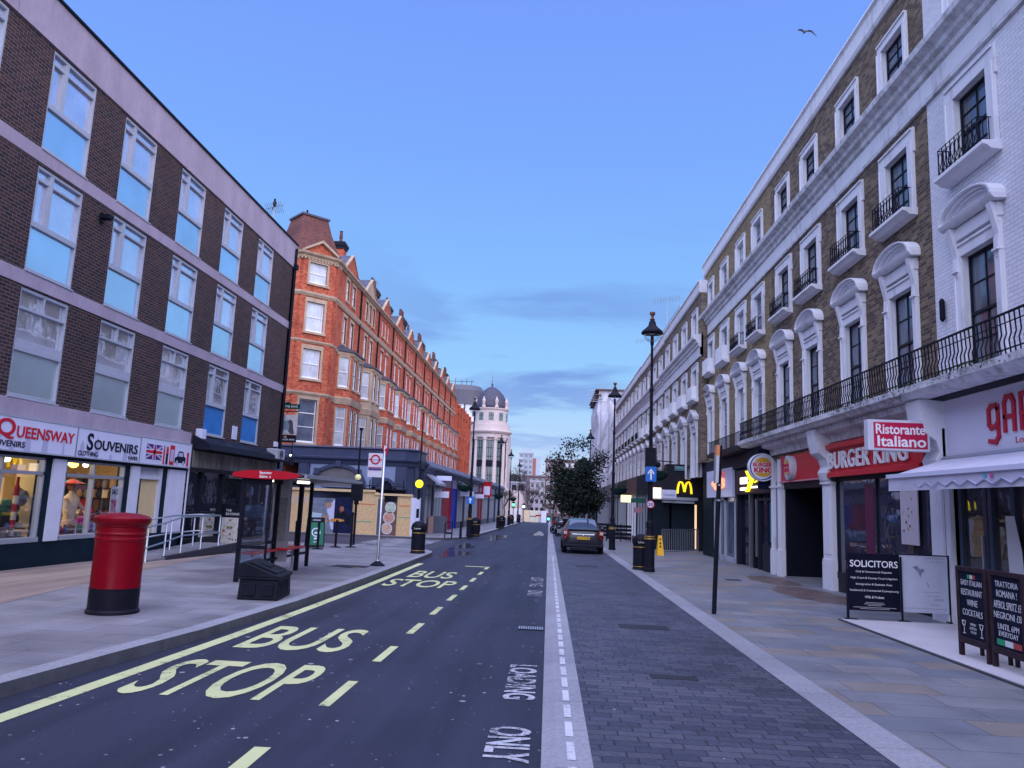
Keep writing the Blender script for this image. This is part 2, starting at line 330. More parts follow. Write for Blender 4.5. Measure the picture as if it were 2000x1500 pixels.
M['brick_wh'] = cells('white_painted_brick', 'v', .225, .075, .012, [(.66, .66, .73), (.70, .70, .77), (.63, .63, .70)], (.50, .50, .57), .7, .9, var=.08, dirt=.08)
M['stone'] = P('buff_stone', (.40, .30, .22), .8, var=.3, vs=2.2, vstretch=(1, 1, .5), bmp=.3, bs_=20)
M['slate'] = cells('roof_slate', 'v', .28, .16, .01, [(.06, .065, .10), (.09, .095, .14), (.075, .08, .12)], (.03, .03, .05), .6, .4)
M['tile'] = cells('brown_roof_tile', 'v', .20, .12, .012, [(.12, .05, .05), (.17, .065, .055), (.09, .045, .05)], (.05, .03, .035), .8, .6, var=.3)
M['asph'] = None
M['blue_shop'] = P('dark_blue_shopfront', (.045, .055, .11), .45, var=.2, vs=2, coat=.1)
M['pane_sky'] = pane('sky_blue_spandrel', (.12, .34, .62), .16, .12)
M['pane_net'] = pane('net_curtain_pane', (.40, .43, .66), .14, .05, fold=.6)
M['pane_green'] = pane('grey_green_panel', (.20, .30, .33), .10, .3)
M['pane_deep'] = P('deep_blue_film', (.02, .17, .50), .35, var=.25, vs=2, coat=.15)
M['pane_dark'] = pane('dark_sash_glass', (.10, .12, .17), .14, .03, fold=.8)
M['pane_white'] = pane('curtained_glass', (.42, .44, .50), .10, .04, fold=.9)
M['pane_black'] = pane('black_shop_glass', (.012, .015, .028), .10, .03)
M['glass'] = glass('clear_shop_glass', refl=.02)
M['warm_wall'] = P('lit_cream_wall', (.85, .66, .38), .7, var=.05, vs=1)
M['steel'] = P('brushed_steel', (.45, .47, .52), .3, metal=.9)
M['alu'] = P('grey_aluminium', (.33, .35, .42), .4, metal=.3)
M['ply'] = P('oriented_strand_board', (.58, .40, .22), .8, var=.3, vs=9, bmp=.2)
M['wood'] = P('pale_timber', (.62, .45, .26), .7, var=.15, vs=4)
M['yellow'] = P('yellow_plastic', (.75, .42, .02), .4)
# ================================================================ ground
def asphalt(name, col, sp=1.0, wear=.25):
    m, nt, bs = nm(name); v = pos(nt)
    n1 = noise(nt, .35, 6, v); n2 = noise(nt, 160, 3, v); n3 = noise(nt, 2.6, 5, pos(nt, 1, .045, 1))
    k = mth(nt, 'ADD', mth(nt, 'ADD', mth(nt, 'MULTIPLY', mth(nt, 'SUBTRACT', n1, .5), wear*3), mth(nt, 'MULTIPLY', mth(nt, 'SUBTRACT', n2, .5), 2.2)), mth(nt, 'MULTIPLY', mth(nt, 'SUBTRACT', n3, .5), 1.3))
    k = mth(nt, 'MAXIMUM', mth(nt, 'ADD', k, 1), .25)
    cc = nt.nodes.new('ShaderNodeVectorMath'); cc.operation = 'SCALE'; cc.inputs[0].default_value = col; nt.links.new(k, cc.inputs['Scale'])
    # chewing-gum spots and grit
    vo = nt.nodes.new('ShaderNodeTexVoronoi'); vo.inputs['Scale'].default_value = 5.5; nt.links.new(v, vo.inputs['Vector'])
    vo2 = nt.nodes.new('ShaderNodeTexVoronoi'); vo2.inputs['Scale'].default_value = 17; nt.links.new(v, vo2.inputs['Vector'])
    sepc = nt.nodes.new('ShaderNodeSeparateColor'); nt.links.new(vo.outputs['Color'], sepc.inputs[0])
    s1 = mth(nt, 'LESS_THAN', vo.outputs['Distance'], mth(nt, 'MULTIPLY', mth(nt, 'POWER', sepc.outputs[0], 5), .16*sp))
    sepd = nt.nodes.new('ShaderNodeSeparateColor'); nt.links.new(vo2.outputs['Color'], sepd.inputs[0])
    s2 = mth(nt, 'LESS_THAN', vo2.outputs['Distance'], mth(nt, 'MULTIPLY', mth(nt, 'POWER', sepd.outputs[1], 7), .20*sp))
    s = mth(nt, 'MULTIPLY', mth(nt, 'MAXIMUM', s1, s2), mth(nt, 'MULTIPLY', mth(nt, 'SUBTRACT', sepc.outputs[1], .1, True), .9))
    c = mixc(nt, s, cc.outputs[0], (.42, .42, .50)); nt.links.new(c, bs.inputs['Base Color'])
    bs.inputs['Specular IOR Level'].default_value = .18; nt.links.new(mth(nt, 'ADD', mth(nt, 'MULTIPLY', n1, .3), .5), bs.inputs['Roughness']); bump(nt, bs, n2, .35, .006)
    return m
M['asph'] = asphalt('asphalt', (.027, .030, .054), 1.3, .4)
M['asph_side'] = asphalt('side_asphalt', (.045, .046, .066), .5)
M['tan'] = asphalt('tan_tarmac', (.24, .19, .175), .3, .3)
M['ground'] = P('far_ground', (.08, .08, .09), .9, var=.3)
M['setts'] = cells('granite_setts', 'h', .26, .135, .011, [(.046, .050, .078), (.062, .066, .10), (.075, .076, .108), (.052, .055, .084), (.068, .070, .098)], (.03, .03, .042), .62, .7, var=.35, dirt=.35, dsc=.7, gloss=.25)
M['york'] = cells('york_stone_slabs', 'h', .92, .50, .010, [(.155, .165, .195), (.185, .19, .215), (.195, .175, .17), (.145, .16, .20), (.175, .178, .20), (.19, .172, .168), (.165, .178, .212), (.20, .198, .215)], (.075, .075, .09), .55, .35, var=.12, dirt=.25, dsc=1.2, gloss=.2)
M['slab'] = cells('grey_paving_slabs', 'h', .9, .6, .012, [(.17, .165, .195), (.195, .19, .22), (.215, .21, .24), (.18, .175, .20), (.20, .20, .235)], (.10, .10, .12), .6, .3, var=.12, dirt=.3, dsc=1.0, gloss=.2)
M['granite'] = cells('granite_kerb', 'hx', .92, 50, .008, [(.235, .24, .285), (.265, .27, .315), (.25, .255, .30)], (.12, .12, .14), .6, .25, var=.3, dirt=.15)
M['kerbdark'] = P('kerb_face', (.095, .095, .115), .7, var=.3, vs=6)
M['line_y'] = worn('cream_yellow_paint', (.60, .63, .34), (.05, .05, .07), 1.35)
M['line_w'] = worn('white_road_paint', (.48, .50, .58), (.03, .03, .05), .72, 14)
def strip(name, xl, xr, ys, dz, mat, zfun=None):
    """a sheet between left and right edges given as functions of y"""
    b = MB()
    for a, c in zip(ys, ys[1:]):
        b.quad((xl(a), a, g(a)+dz(xl(a), a)), (xr(a), a, g(a)+dz(xr(a), a)), (xr(c), c, g(c)+dz(xr(c), c)), (xl(c), c, g(c)+dz(xl(c), c)))
    return struct(b.build(name, mat))
def K(v): return lambda *a: v
def lerp(t, pts):
    if t <= pts[0][0]: return pts[0][1]
    for (a, p), (b, q) in zip(pts, pts[1:]):
        if t <= b: return p+(q-p)*(t-a)/(b-a)
    return pts[-1][1]
YS = [-30, 0, 4, 8, 12, 16, 20, 24, 28, 32, 36, 40, 46, 52, 60, 70, 85, 100, 125, 150]
strip('ground', K(-900), K(900), [-60]+YS[1:]+[2500], K(-.06), M['ground'])
strip('road', K(-16), K(.02), YS, K(0), M['asph'])
kerbx = lambda y: lerp(y, [(-30, -5.2), (6.6, -4.60), (8.5, -4.42), (9.8, -4.27), (13, -4.11), (17, -4.05), (24, -4.10), (28, -4.15)])
# near left pavement with its rounded corner into the side street
corner = [(-4.15, 28), (-4.27, 29.0), (-4.75, 30.1), (-5.7, 30.9), (-6.8, 31.3), (-8.2, 31.5)]
def surf(name, poly, dz, mat, thick=.3):
    b = MB(); b.hprism(poly, -thick, dz, 0, lambda x, y: g(y)); return struct(b.build(name, mat))
tanx = lambda y: lerp(y, [(0, -7.0), (11, -7.85), (16, -8.75), (22, -9.4), (30, -9.9)])
yy = [-30, 0, 6.6, 8.5, 9.8, 11, 13, 15, 17, 20, 24, 28]
slabpoly = [(kerbx(y)-.23, y) for y in yy]+[(x-.19, y-.12) for x, y in corner[1:]]+[(-14, 31.35), (-30, 31.35), (-30, 31)]
surf('left_pavement', [(x, y) for x, y in slabpoly]+[(-11.2, 31.0), (-11.2, -30)], .12, M['slab'])
strip('forecourt_paving', K(-11.3), tanx, [-30, 0, 4, 8, 11, 13.5, 16, 19, 22, 26, 30.6], K(.124), M['tan'])
kb = MB()
outer = [(kerbx(y), y) for y in yy]+corner[1:]+[(-14, 31.5)]
inner = [(kerbx(y)-.23, y) for y in yy]+[(x-.19, y-.12) for x, y in corner[1:]]+[(-14, 31.35)]
for (a, b_), (c, d) in zip(zip(outer, outer[1:]), zip(inner, inner[1:])):
    kb.quad((*a, g(a[1])+.127), (*b_, g(b_[1])+.127), (*d, g(d[1])+.127), (*c, g(c[1])+.127), 0)
    kb.quad((a[0]+.012, a[1], g(a[1])-.05), (b_[0]+.012, b_[1], g(b_[1])-.05), (*b_, g(b_[1])+.127), (*a, g(a[1])+.127), 1)
struct(kb.build('kerb', [M['granite'], M['kerbdark']]))
# far left pavement, beyond the side street
fk = [(-30, 41.6), (-9, 41.6), (-6.8, 41.7), (-5.6, 42.6), (-5.0, 44), (-4.55, 46), (-4.5, 52), (-4.35, 62), (-4.15, 80), (-3.95, 100), (-3.7, 125), (-3.7, 150)]
surf('left_pavement', [(x-.15, y+.1) for x, y in fk]+[(-30, 150)], .115, M['slab'])
kb = MB()
for (x, y), (x2, y2) in zip(fk, fk[1:]):
    kb.quad((x-.3, y+.15, g(y)+.122), (x, y, g(y)+.122), (x2, y2, g(y2)+.122), (x2-.3, y2+.15, g(y2)+.122), 0)
    kb.quad((x+.01, y, g(y)-.05), (x2+.01, y2, g(y2)-.05), (x2, y2, g(y2)+.122), (x, y, g(y)+.122), 1)
struct(kb.build('kerb', [M['granite'], M['kerbdark']]))
strip('side_road', K(-40), K(-4.7), [31.2, 36, 42], K(.006), M['asph_side'])
zb = MB()
for i in range(9):
    y0 = 32.6+i*1.02; zb.quad((-8.6, y0, g(y0)+.012), (-5.6, y0, g(y0)+.012), (-5.6, y0+.5, g(y0+.5)+.012), (-8.6, y0+.5, g(y0+.5)+.012))
struct(zb.build('zebra_crossing', M['line_w']))
# median kerb strip, loading bay, edge stone, right pavement
YR = [-30, 0, 3, 6, 9, 12, 15, 18, 21, 24, 28, 32, 36, 40, 46, 52, 60, 70, 85, 100, 125, 150]
ks = MB()
for a, c in zip(YR, YR[1:]):
    P_ = [(.0, 0), (.0, .02), (.11, .055), (.36, .055), (.36, .0)]
    for (x0, z0), (x1, z1) in zip(P_, P_[1:]): ks.quad((x0, a, g(a)+z0), (x1, a, g(a)+z1), (x1, c, g(c)+z1), (x0, c, g(c)+z0))
struct(ks.build('kerb_strip', M['granite']))
strip('loading_bay', K(.36), K(2.56), YR, K(.048), M['setts'])
strip('edge_stone', K(2.56), K(2.90), YR, K(.052), M['granite'])
strip('right_pavement', K(2.90), K(9.0), YR, K(.048), M['york'])
surf('terrace_floor', [(5.28, -10), (5.28, 14.45), (8, 14.45), (8, -10)], .075, P('pale_terrazzo', (.50, .48, .53), .5, var=.15, vs=1.2, bmp=.05), .1)
tb = MB().hprism([(5.235, -10), (5.235, 14.5), (5.28, 14.5), (5.28, -10)], -.05, .07, 0, lambda x, y: g(y))
struct(tb.build('terrace_edging', P('terrace_edge', (.06, .06, .075), .5)))
# painted markings
def marks(name, quads, mat, dz=.004):
    b = MB()
    for q in quads: b.poly([(x, y, g(y)+dz) for x, y in q])
    return struct(b.build(name, mat))
ly = [0, 4, 6, 8, 10, 12, 14, 16, 18, 20, 22, 24.3]
yl = lambda y: lerp(y, [(0, -4.42), (6, -4.27), (9.4, -4.12), (13, -4.02), (17, -3.97), (24.3, -3.99)])
marks('edge_line', [[(yl(a), a), (yl(a)+.17, a), (yl(c)+.17, c), (yl(c), c)] for a, c in zip(ly, ly[1:])], M['line_y'], .005)
dl = []
for i in range(-1, 9):
    y0 = 6.95+i*2.02; x0 = -1.95+.012*i
    if i >= 0: dl.append([(x0, y0), (x0+.10, y0), (x0+.11, y0+1.0), (x0+.01, y0+1.0)])
dl.append([(-2.05, 4.3), (-1.93, 4.3), (-1.93, 5.75), (-2.05, 5.75)])
dl += [[(-2.5, 23.9), (-1.76, 23.9), (-1.76, 24.1), (-2.5, 24.1)]]
marks('bay_dash', dl, M['line_y'])
def rtext(name, body, x0, x1, y0, y1, mat, dz=.006, across=False, bold=0):
    F = Face((0, 0), (1, 0), (0, 0))
    o = text(name, body, mat, F, 0, 1, 0, 1, 0, ext=0, bold=bold)
    for v in o.data.vertices:
        u, t = v.co.x, v.co.z
        if across: x = x0+(x1-x0)*t; y = y0+(y1-y0)*u
        else: x = x0+(x1-x0)*u; y = y0+(y1-y0)*t
        v.co = (x, y, g(y)+dz)
    return struct(o)
rtext('bus_stop_lettering', 'STOP', -3.86, -2.28, 7.0, 8.6, M['line_y'], bold=.012)
rtext('bus_stop_lettering', 'BUS', -3.72, -2.42, 9.35, 11.1, M['line_y'], bold=.012)
rtext('bus_stop_lettering', 'STOP', -3.66, -2.1, 17.2, 18.9, M['line_y'], bold=.012)
rtext('bus_stop_lettering', 'BUS', -3.5, -2.4, 19.5, 21.5, M['line_y'], bold=.012)
rtext('loading_lettering', 'ONLY', -.42, -.08, 6.62, 5.72, M['line_w'], across=True, bold=.03)
rtext('loading_lettering', 'LOADING', -.38, -.07, 9.2, 7.55, M['line_w'], across=True, bold=.03)
rtext('loading_lettering', 'ONLY', -.40, -.07, 17.6, 16.4, M['line_w'], across=True)
rtext('loading_lettering', 'LOADING', -.40, -.07, 21.0, 18.6, M['line_w'], across=True)
dash = []
y = 4.55
while y < 30:
    dash.append([(.185, y), (.245, y), (.245, y+.42), (.185, y+.42)]); y += 1.13/2
marks('bay_dotted_line', dash, worn('bay_paint', (.58, .60, .68), (.30, .30, .35), .9, 18), .059)
# drain grating by the strip, covers in the bay and on the pavement
def grating(x0, x1, y, dz, n, depth, label):
    b = MB(); b.box(x0, x1, y, y+depth, g(y)+dz-.01, g(y)+dz, 0)
    for i in range(n):
        u = x0+(x1-x0)*(i+.2)/n; b.box(u, u+(x1-x0)/n*.55, y+.02, y+depth-.02, g(y)+dz, g(y)+dz+.004, 1)
    o = b.build('drain_grating', [M['iron'], M['alu']]); return tag(o, label, 'grating')
grating(-.40, -.02, 11.85, .012, 11, .28, 'slotted metal drain grating in the road against the kerb strip')
M['cover'] = P('cast_iron_cover', (.035, .035, .048), .55, var=.5, vs=25, bmp=.5, bs_=60)
for x, y, sx, sy, dz, lb in ((1.15, 12.2, .75, .38, .05, 'dark iron inspection cover in the loading bay, level with the drain grating'), (1.15, 8.6, .5, .2, .05, 'small dark iron cover in the loading bay, nearest one to the camera'), (.95, 25.5, .7, .45, .05, 'dark iron inspection cover in the loading bay behind the parked car'), (-5.6, 20.2, .9, .55, .122, 'dark wet inspection cover in the left pavement by the bus shelter'), (5.1, 22.5, .4, .4, .05, 'small square cover in the right pavement before the red shopfront')):
    tag(MB().box(x, x+sx, y, y+sy, g(y)-.05, g(y)+dz+.004).build('inspection_cover', M['cover']), lb, 'cover')

wet = P('wet_asphalt', (.03, .035, .05), .12, spec=.6)
def puddle(x, y, rx, ry, seed, dz, label):
    rn = random.Random(seed); n = 26; b = MB(); pts = []
    for k in range(n): t = 2*math.pi*k/n; q_ = 1+.28*math.sin(3*t+seed)+rn.uniform(-.12, .12); pts.append((x+rx*q_*math.cos(t), y+ry*q_*math.sin(t)))
    b.poly([(a, c, g(c)+dz) for a, c in pts]); struct(b.build('puddle', wet))
for a in ((-3.6, 30.2, .55, 2.4, 1, .0045, ''), (-3.9, 36, .4, 3.0, 2, .0045, ''), (-.7, 62, .35, 6, 3, .0045, ''), (-5.2, 20.3, .5, .25, 5, .1245, ''), (-3.2, 50, .5, 5, 6, .0045, '')): puddle(*a)
stain = P('pavement_stain', (.11, .08, .075), .5, var=.5, vs=4)
def patch(x0, x1, y0, y1, dz, m, seed):
    rn = random.Random(seed); n = 30; b = MB(); cx__, cy__ = (x0+x1)/2, (y0+y1)/2
    b.poly([(cx__+(x1-x0)/2*math.cos(t)*rn.uniform(.8, 1.1), cy__+(y1-y0)/2*math.sin(t)*rn.uniform(.8, 1.1), 0) for t in [2*math.pi*k/n for k in range(n)]]); b.v = [(x, y, g(y)+dz) for x, y, _ in b.v]; struct(b.build('pavement_stain', m))
patch(5.6, 7.1, 17.0, 21.5, .052, stain, 3); patch(5.9, 7.2, 21.5, 25.0, .052, stain, 8)
# ================================================================ LEFT: flats over shops
FL = Face((-11, 0), (0, 1), (1, 0))
flats = thing('apartment_block', (-11, 18, 0), 'dark brown brick flats with pale concrete bands above the souvenir shop', 'building')
flats.location = (0, 0, 0)
wy = [5.85, 8.85, 11.85, 14.85, 17.71, 20.74, 23.73, 26.73]; WW = 1.6
rows = [(8.79, 11.05), (6.12, 8.42), (3.49, 5.76)]
holes = [(y, y+WW, a, b) for y in wy for a, b in rows]
b = MB(); b.fb(FL, -25, 4, -.5, 12.1, -11, 0, 0); b.wall(FL, 4, 30.7, 3.44, 11.09, holes, 0, .16)
b.fb(FL, 4, 30.7, 3.12, 12.0, -11, -.17, 0); b.fb(FL, 30.5, 30.7, 3.1, 11.09, -.2, 0, 0); b.fb(FL, 22.95, 30.7, 2.9, 3.5, -.17, -.001)
b.fb(FL, 30.3, 30.695, -.5, 3.1, -11, -.05)
b.build('wall', M['brick_dk'], flats)
b = MB()
for z0, z1 in ((8.47, 8.77), (5.79, 6.09)): b.fb(FL, 4, 30.72, z0, z1, -.1, .02)
b.fb(FL, 4, 22.95, 3.10, 3.46, -.1, .03)
b.build('concrete_band', M['conc'], flats, bevel=.008)
b = MB(); u = 4
for u1 in (8.3, 13.6, 18.9, 24.2, 28.6, 30.74): b.fb(FL, u+.012, u1, 11.09, 12.10, -.3, .04); u = u1
b.build('parapet', M['conc'], flats)
MB().fb(FL, 4, 30.8, 12.10, 12.16, -11, .09).build('roof_edge', M['iron'], flats)
def flat_window(kind, y, z0, z1):
    """local frame: u 0..WW along +y, outward +x"""
    F = Face((0, 0), (0, 1), (1, 0)); W = WW; H = z1-z0; b = MB(); f = .055; d0, d1 = -.14, -.02
    sp = H*.44; t = .05
    b.fb(F, 0, f, 0, H, d0, d1); b.fb(F, W-f, W, 0, H, d0, d1); b.fb(F, f, W-f, 0, .07, d0, d1); b.fb(F, f, W-f, H-.07, H, d0, d1)
    b.fb(F, f, W-f, sp-.05, sp+.07, d0, d1+.012)
    if kind == 'old':
        tr = H*.80; b.fb(F, f, W-f, tr, tr+.05, d0, d1); b.fb(F, W*.5-.02, W*.5+.02, tr+.05, H-.07, d0, d1)
        b.fb(F, f, W-f, sp+.07, sp+.2, d0, d1-.02)
    else:
        b.fb(F, W*.32-.05, W*.32+.06, sp+.07, H-.07, d0, d1); tr = H*.86
        b.fb(F, f, W*.32-.05, tr, tr+.07, d0, d1-.005); b.fb(F, W*.32+.06, W-f, tr, tr+.05, d0, d1-.005)
        b.fb(F, f, f+.05, sp+.07, tr, d0, d1-.01); b.fb(F, W*.32-.09, W*.32-.05, sp+.07, tr, d0, d1-.01)
    b.fb(F, -.02, W+.02, -.03, 0, -.1, .04)
    fr = b.build('window', M['upvc'], flats, (-11, y, z0), bevel=.006)
    up = {'old': 'pane_white', 'top': 'pane_net', 'low': 'pane_dark'}[kind]
    MB().fb(F, f, W-f, sp, H-.05, -.13, -.10).build('pane', M[up], fr)
    lo = {'old': 'pane_green', 'top': 'pane_sky', 'low': 'pane_deep'}[kind]
    p = MB().fb(F, f, W-f, .05, sp, -.13, -.075).build('spandrel_panel', M[lo], fr)
    return fr
proto = {}
for ci, y in enumerate(wy):
    for ri, (z0, z1) in enumerate(rows):
        kind = 'top' if ri < 2 else ('old' if ci < 6 else 'low')
        key = (kind, round(z1-z0, 3))
        if key not in proto: proto[key] = flat_window(kind, y, z0, z1)
        else: copy_tree(proto[key], flats, (-11, y, z0))
# souvenir shopfront
b = MB()
b.fb(FL, 4, 22.9, -.5, .50, -.3, -.02, 0); b.fb(FL, 4, 22.9, 2.30, 2.40, -.3, .0, 0)
for a, c in ((16.42, 16.62), (17.06, 17.14), (19.62, 19.84), (21.56, 21.83)): b.fb(FL, a, c, .5, 2.3, -.25, -.03, 0)
b.build('stall_riser', P('dark_teal_plinth', (.006, .016, .028), .35, var=.4, vs=3), flats)
pw = P('pier_white', (.60, .61, .74), .5, var=.1)
for a, c in ((16.62, 17.06), (19.84, 20.24), (21.83, 22.86)): MB().fb(FL, a, c, .50, 2.3, -.25, .02, 0).build('pier', pw, flats)
pass
b = MB()
for a, c, mu in ((11.0, 16.42, (13.2, 15.1)), (17.14, 19.62, (18.28,)), (4.2, 10.9, (6.5, 8.7))):
    b.fb(FL, a, c, .50, .60, -.16, .0); b.fb(FL, a, c, 2.25, 2.3, -.16, -.04); b.fb(FL, a, c, 1.93, 2.0, -.16, -.04); b.fb(FL, a, a+.05, .5, 2.3, -.16, -.04); b.fb(FL, c-.05, c, .5, 2.3, -.16, -.04)
    for q in mu: b.fb(FL, q-.03, q+.03, .6, 2.25, -.16, -.045)
b.build('shop_window_frame', M['alu'], flats)
b = MB()
for a, c in ((4.2, 16.42), (17.14, 19.62)): b.fb(FL, a, c, .55, 2.28, -.115, -.105)
b.build('shop_glass', M['glass'], flats)
fd = MB(); fd.fb(FL, 20.24, 20.36, -.2, 2.3, -.2, -.03); fd.fb(FL, 21.42, 21.56, -.2, 2.3, -.2, -.03); fd.fb(FL, 20.36, 21.42, 1.98, 2.08, -.2, -.03); fd.fb(FL, 20.36, 21.42, 2.08, 2.3, -.2, -.12)
dr = fd.build('door', P('door_white', (.55, .56, .66), .5), flats)
MB().fb(FL, 20.5, 21.42, -.1, 1.98, -.16, -.10).build('door_leaf', P('door_cream', (.62, .48, .26), .5, var=.1), dr)
MB().fb(FL, 20.38, 20.47, -.1, 1.98, -.16, -.05).build('door_jamb', M['black'], dr)
b = MB(); b.fb(FL, 4, 22.9, -.3, .12, -4.6, -.3, 0); b.fb(FL, 4, 22.9, .12, 2.9, -4.7, -4.6, 0); b.fb(FL, 3.9, 4, -.3, 2.9, -4.6, -.3, 0); b.fb(FL, 22.8, 22.9, -.3, 2.9, -4.6, -.3, 0); b.fb(FL, 4, 22.9, 2.45, 2.6, -4.6, -.3, 0)
b.fb(FL, 16.6, 16.75, .1, 2.45, -.8, -.3, 0); b.fb(FL, 19.95, 20.05, .1, 2.45, -.45, -.3, 0)
b.build('shop_interior', M['warm_wall'], flats)
# canopy over the restaurant, its facia and dark front
b = MB(); b.prof(FL, [(-.1, 3.42), (.0, 3.42), (.55, 3.16), (.58, 2.98), (.50, 2.96), (-.1, 3.0)], 23.1, 30.4); b.build('awning_box', P('awning_black', (.015, .017, .03), .5, var=.3, vs=2), flats)
b = MB(); b.fb(FL, 23.1, 30.4, 2.42, 2.94, -.1, .08)
M['drift'] = P('driftwood_panel', (.16, .15, .14), .7, var=.9, vs=5, vstretch=(1, 1, .22), bmp=.5, bs_=15)
b.build('fascia', M['drift'], flats)
b = MB(); b.fb(FL, 22.95, 30.5, 2.30, 2.42, -.1, .16); b.fb(FL, 22.9, 23.1, -.4, 3.0, -.1, .05)
for a in (24.0, 25.6, 27.2, 28.8, 30.2): b.fb(FL, a, a+.16, -.4, 2.3, -.12, .0)
b.fb(FL, 23.1, 30.4, -.4, .25, -.12, -.01); b.fb(FL, 23.1, 30.4, 1.0, 1.06, -.12, -.01)
b.build('shopfront', M['black'], flats)
MB().fb(FL, 23.0, 30.4, -.3, 2.35, -.2, -.08).build('shop_glass', M['pane_black'], flats)
MB().fb(FL, 22.95, 30.6, -.5, 3.1, -11, -.22).build('back_wall', M['black'], flats)
MB().fb(FL, 22.9, 22.95, -.5, 3.1, -.3, .08).build('party_pier', P('party_white', (.6, .6, .7), .5), flats)
b = MB(); b.tube([FL.pt(30.55, z, .09) for z in (11.9, 6, 2.7)], .06); b.box(-11.0, -10.8, 30.45, 30.65, 11.0, 11.2); b.build('downpipe', M['iron'], flats)
b = MB(); b.fb(FL, 17.1, 17.3, 8.1, 8.2, 0, .25); b.fb(FL, 17.14, 17.2, 8.0, 8.25, 0, .06); b.build('security_camera', M['iron'], flats)
# sign boards
def board(F, u0, u1, z0, z1, d0, d1, mat, label, cat='sign', frame=None, name='shop_sign', t=.03):
    o = thing(name, (0, 0, 0), label, cat); c = F.pt((u0+u1)/2, z0, d0); o.location = c
    F2 = Face((F.o[0]-c[0], F.o[1]-c[1]), F.d, F.n)
    b = MB(); b.fb(F2, u0, u1, z0-c[2], z1-c[2], d0, d1); b.build('panel', mat, o)
    if frame:
        b = MB(); zz0, zz1 = z0-c[2], z1-c[2]
        b.fb(F2, u0-t, u1+t, zz0-t, zz0, d0, d1+.012); b.fb(F2, u0-t, u1+t, zz1, zz1+t, d0, d1+.012); b.fb(F2, u0-t, u0, zz0, zz1, d0, d1+.012); b.fb(F2, u1, u1+t, zz0, zz1, d0, d1+.012)
        b.build('frame', frame, o)
    return o, F2, c
M['sgn'] = P('sign_white', (.60, .62, .80), .4, coat=.2, var=.05, vs=1)
M['sgn_grey'] = P('sign_print_grey', (.42, .42, .60), .45)
M['ink'] = P('print_black', (.012, .012, .03), .5); M['ink_red'] = P('print_red', (.50, .012, .03), .5)
def skyline(F2, u0, u1, z0, c, seed):
    rnd = random.Random(seed); b = MB(); u = u0
    while u < u1-.3:
        h = rnd.uniform(.12, .55); w_ = rnd.uniform(.05, .22)
        b.fprism(F2, [(u, z0-c[2]), (u+w_, z0-c[2]), (u+w_*.9, z0-c[2]+h*.7), (u+w_*.5, z0-c[2]+h), (u+w_*.1, z0-c[2]+h*.7)], .122, .124); u += w_+rnd.uniform(.05, .5)
    return b
# (on the left facade the reader's left is small y, so u runs with the text)
o, F2, c = board(FL, 8.0, 17.13, 2.40, 3.06, .0, .12, M['sgn'], 'long white souvenir shop sign with red QUEENSWAY lettering over a grey skyline', frame=M['upvc'])
skyline(F2, 8.3, 17.0, 2.40, c, 3).build('skyline_print', M['sgn_grey'], o)
text('lettering', 'UEENSWAY', M['ink_red'], F2, 15.13, 17.05, 2.66-c[2], 2.90-c[2], .126, o, bold=.02)
text('lettering', 'Q', M['ink_red'], F2, 14.55, 15.08, 2.60-c[2], 3.02-c[2], .126, o, bold=.02)
text('lettering', 'SOUVENIRS', M['ink'], F2, 14.3, 15.42, 2.46-c[2], 2.58-c[2], .126, o, bold=.01)
o, F2, c = board(FL, 17.17, 19.90, 2.40, 3.06, .0, .12, M['sgn'], 'white shop sign with black Souvenirs lettering and the words clothing and vapes', frame=M['upvc'])
skyline(F2, 17.3, 19.8, 2.40, c, 5).build('skyline_print', M['sgn_grey'], o)
text('lettering', 'S', M['ink'], F2, 17.55, 17.80, 2.56-c[2], 2.97-c[2], .126, o, bold=.02)
text('lettering', 'OUVENIRS', M['ink'], F2, 17.84, 19.8, 2.60-c[2], 2.84-c[2], .126, o, bold=.02)
text('lettering', 'CLOTHING', M['ink'], F2, 17.24, 18.03, 2.43-c[2], 2.54-c[2], .126, o, bold=.01)
text('lettering', 'VAPES', M['ink'], F2, 19.36, 19.83, 2.44-c[2], 2.54-c[2], .126, o, bold=.01)
o, F2, c = board(FL, 19.94, 22.82, 2.40, 3.08, .0, .12, M['sgn'], 'white shop sign printed with a union flag, phone box, guard and black cab', frame=M['upvc'])
b = MB(); U0, U1, Z0, Z1 = 20.25, 21.1, 2.52-c[2], 2.93-c[2]; UM, ZM = (U0+U1)/2, (Z0+Z1)/2
b.fb(F2, U0, U1, Z0, Z1, .12, .124, 0)
for s1, s2 in ((1, 1), (1, -1)):
    for (hw, dd, mi) in ((.055, .126, 1), (.018, .128, 2)):
        a, z = (U0, Z0 if s2 > 0 else Z1), (U1, Z1 if s2 > 0 else Z0); nx, nz_ = -(z[1]-a[1]), z[0]-a[0]; l = math.hypot(nx, nz_); nx, nz_ = nx/l*hw, nz_/l*hw
        cu_ = lambda p: (min(max(p[0], U0), U1), min(max(p[1], Z0), Z1))
        b.fprism(F2, [cu_((a[0]+nx, a[1]+nz_)), cu_((a[0]-nx, a[1]-nz_)), cu_((z[0]-nx, z[1]-nz_)), cu_((z[0]+nx, z[1]+nz_))], .12, dd, mi)
b.fb(F2, U0, U1, ZM-.07, ZM+.07, .12, .130, 1); b.fb(F2, UM-.075, UM+.075, Z0, Z1, .12, .130, 1); b.fb(F2, U0, U1, ZM-.04, ZM+.04, .12, .132, 2); b.fb(F2, UM-.045, UM+.045, Z0, Z1, .12, .132, 2)
b.build('flag_print', [P('print_blue', (.02, .03, .22), .5), M['sgn'], M['ink_red']], o)
z0 = 2.42-c[2]; b = MB()
b.fb(F2, 21.18, 21.26, z0, z0+.42, .12, .126, 0); b.fb(F2, 21.2, 21.24, z0+.42, z0+.52, .12, .126, 1)
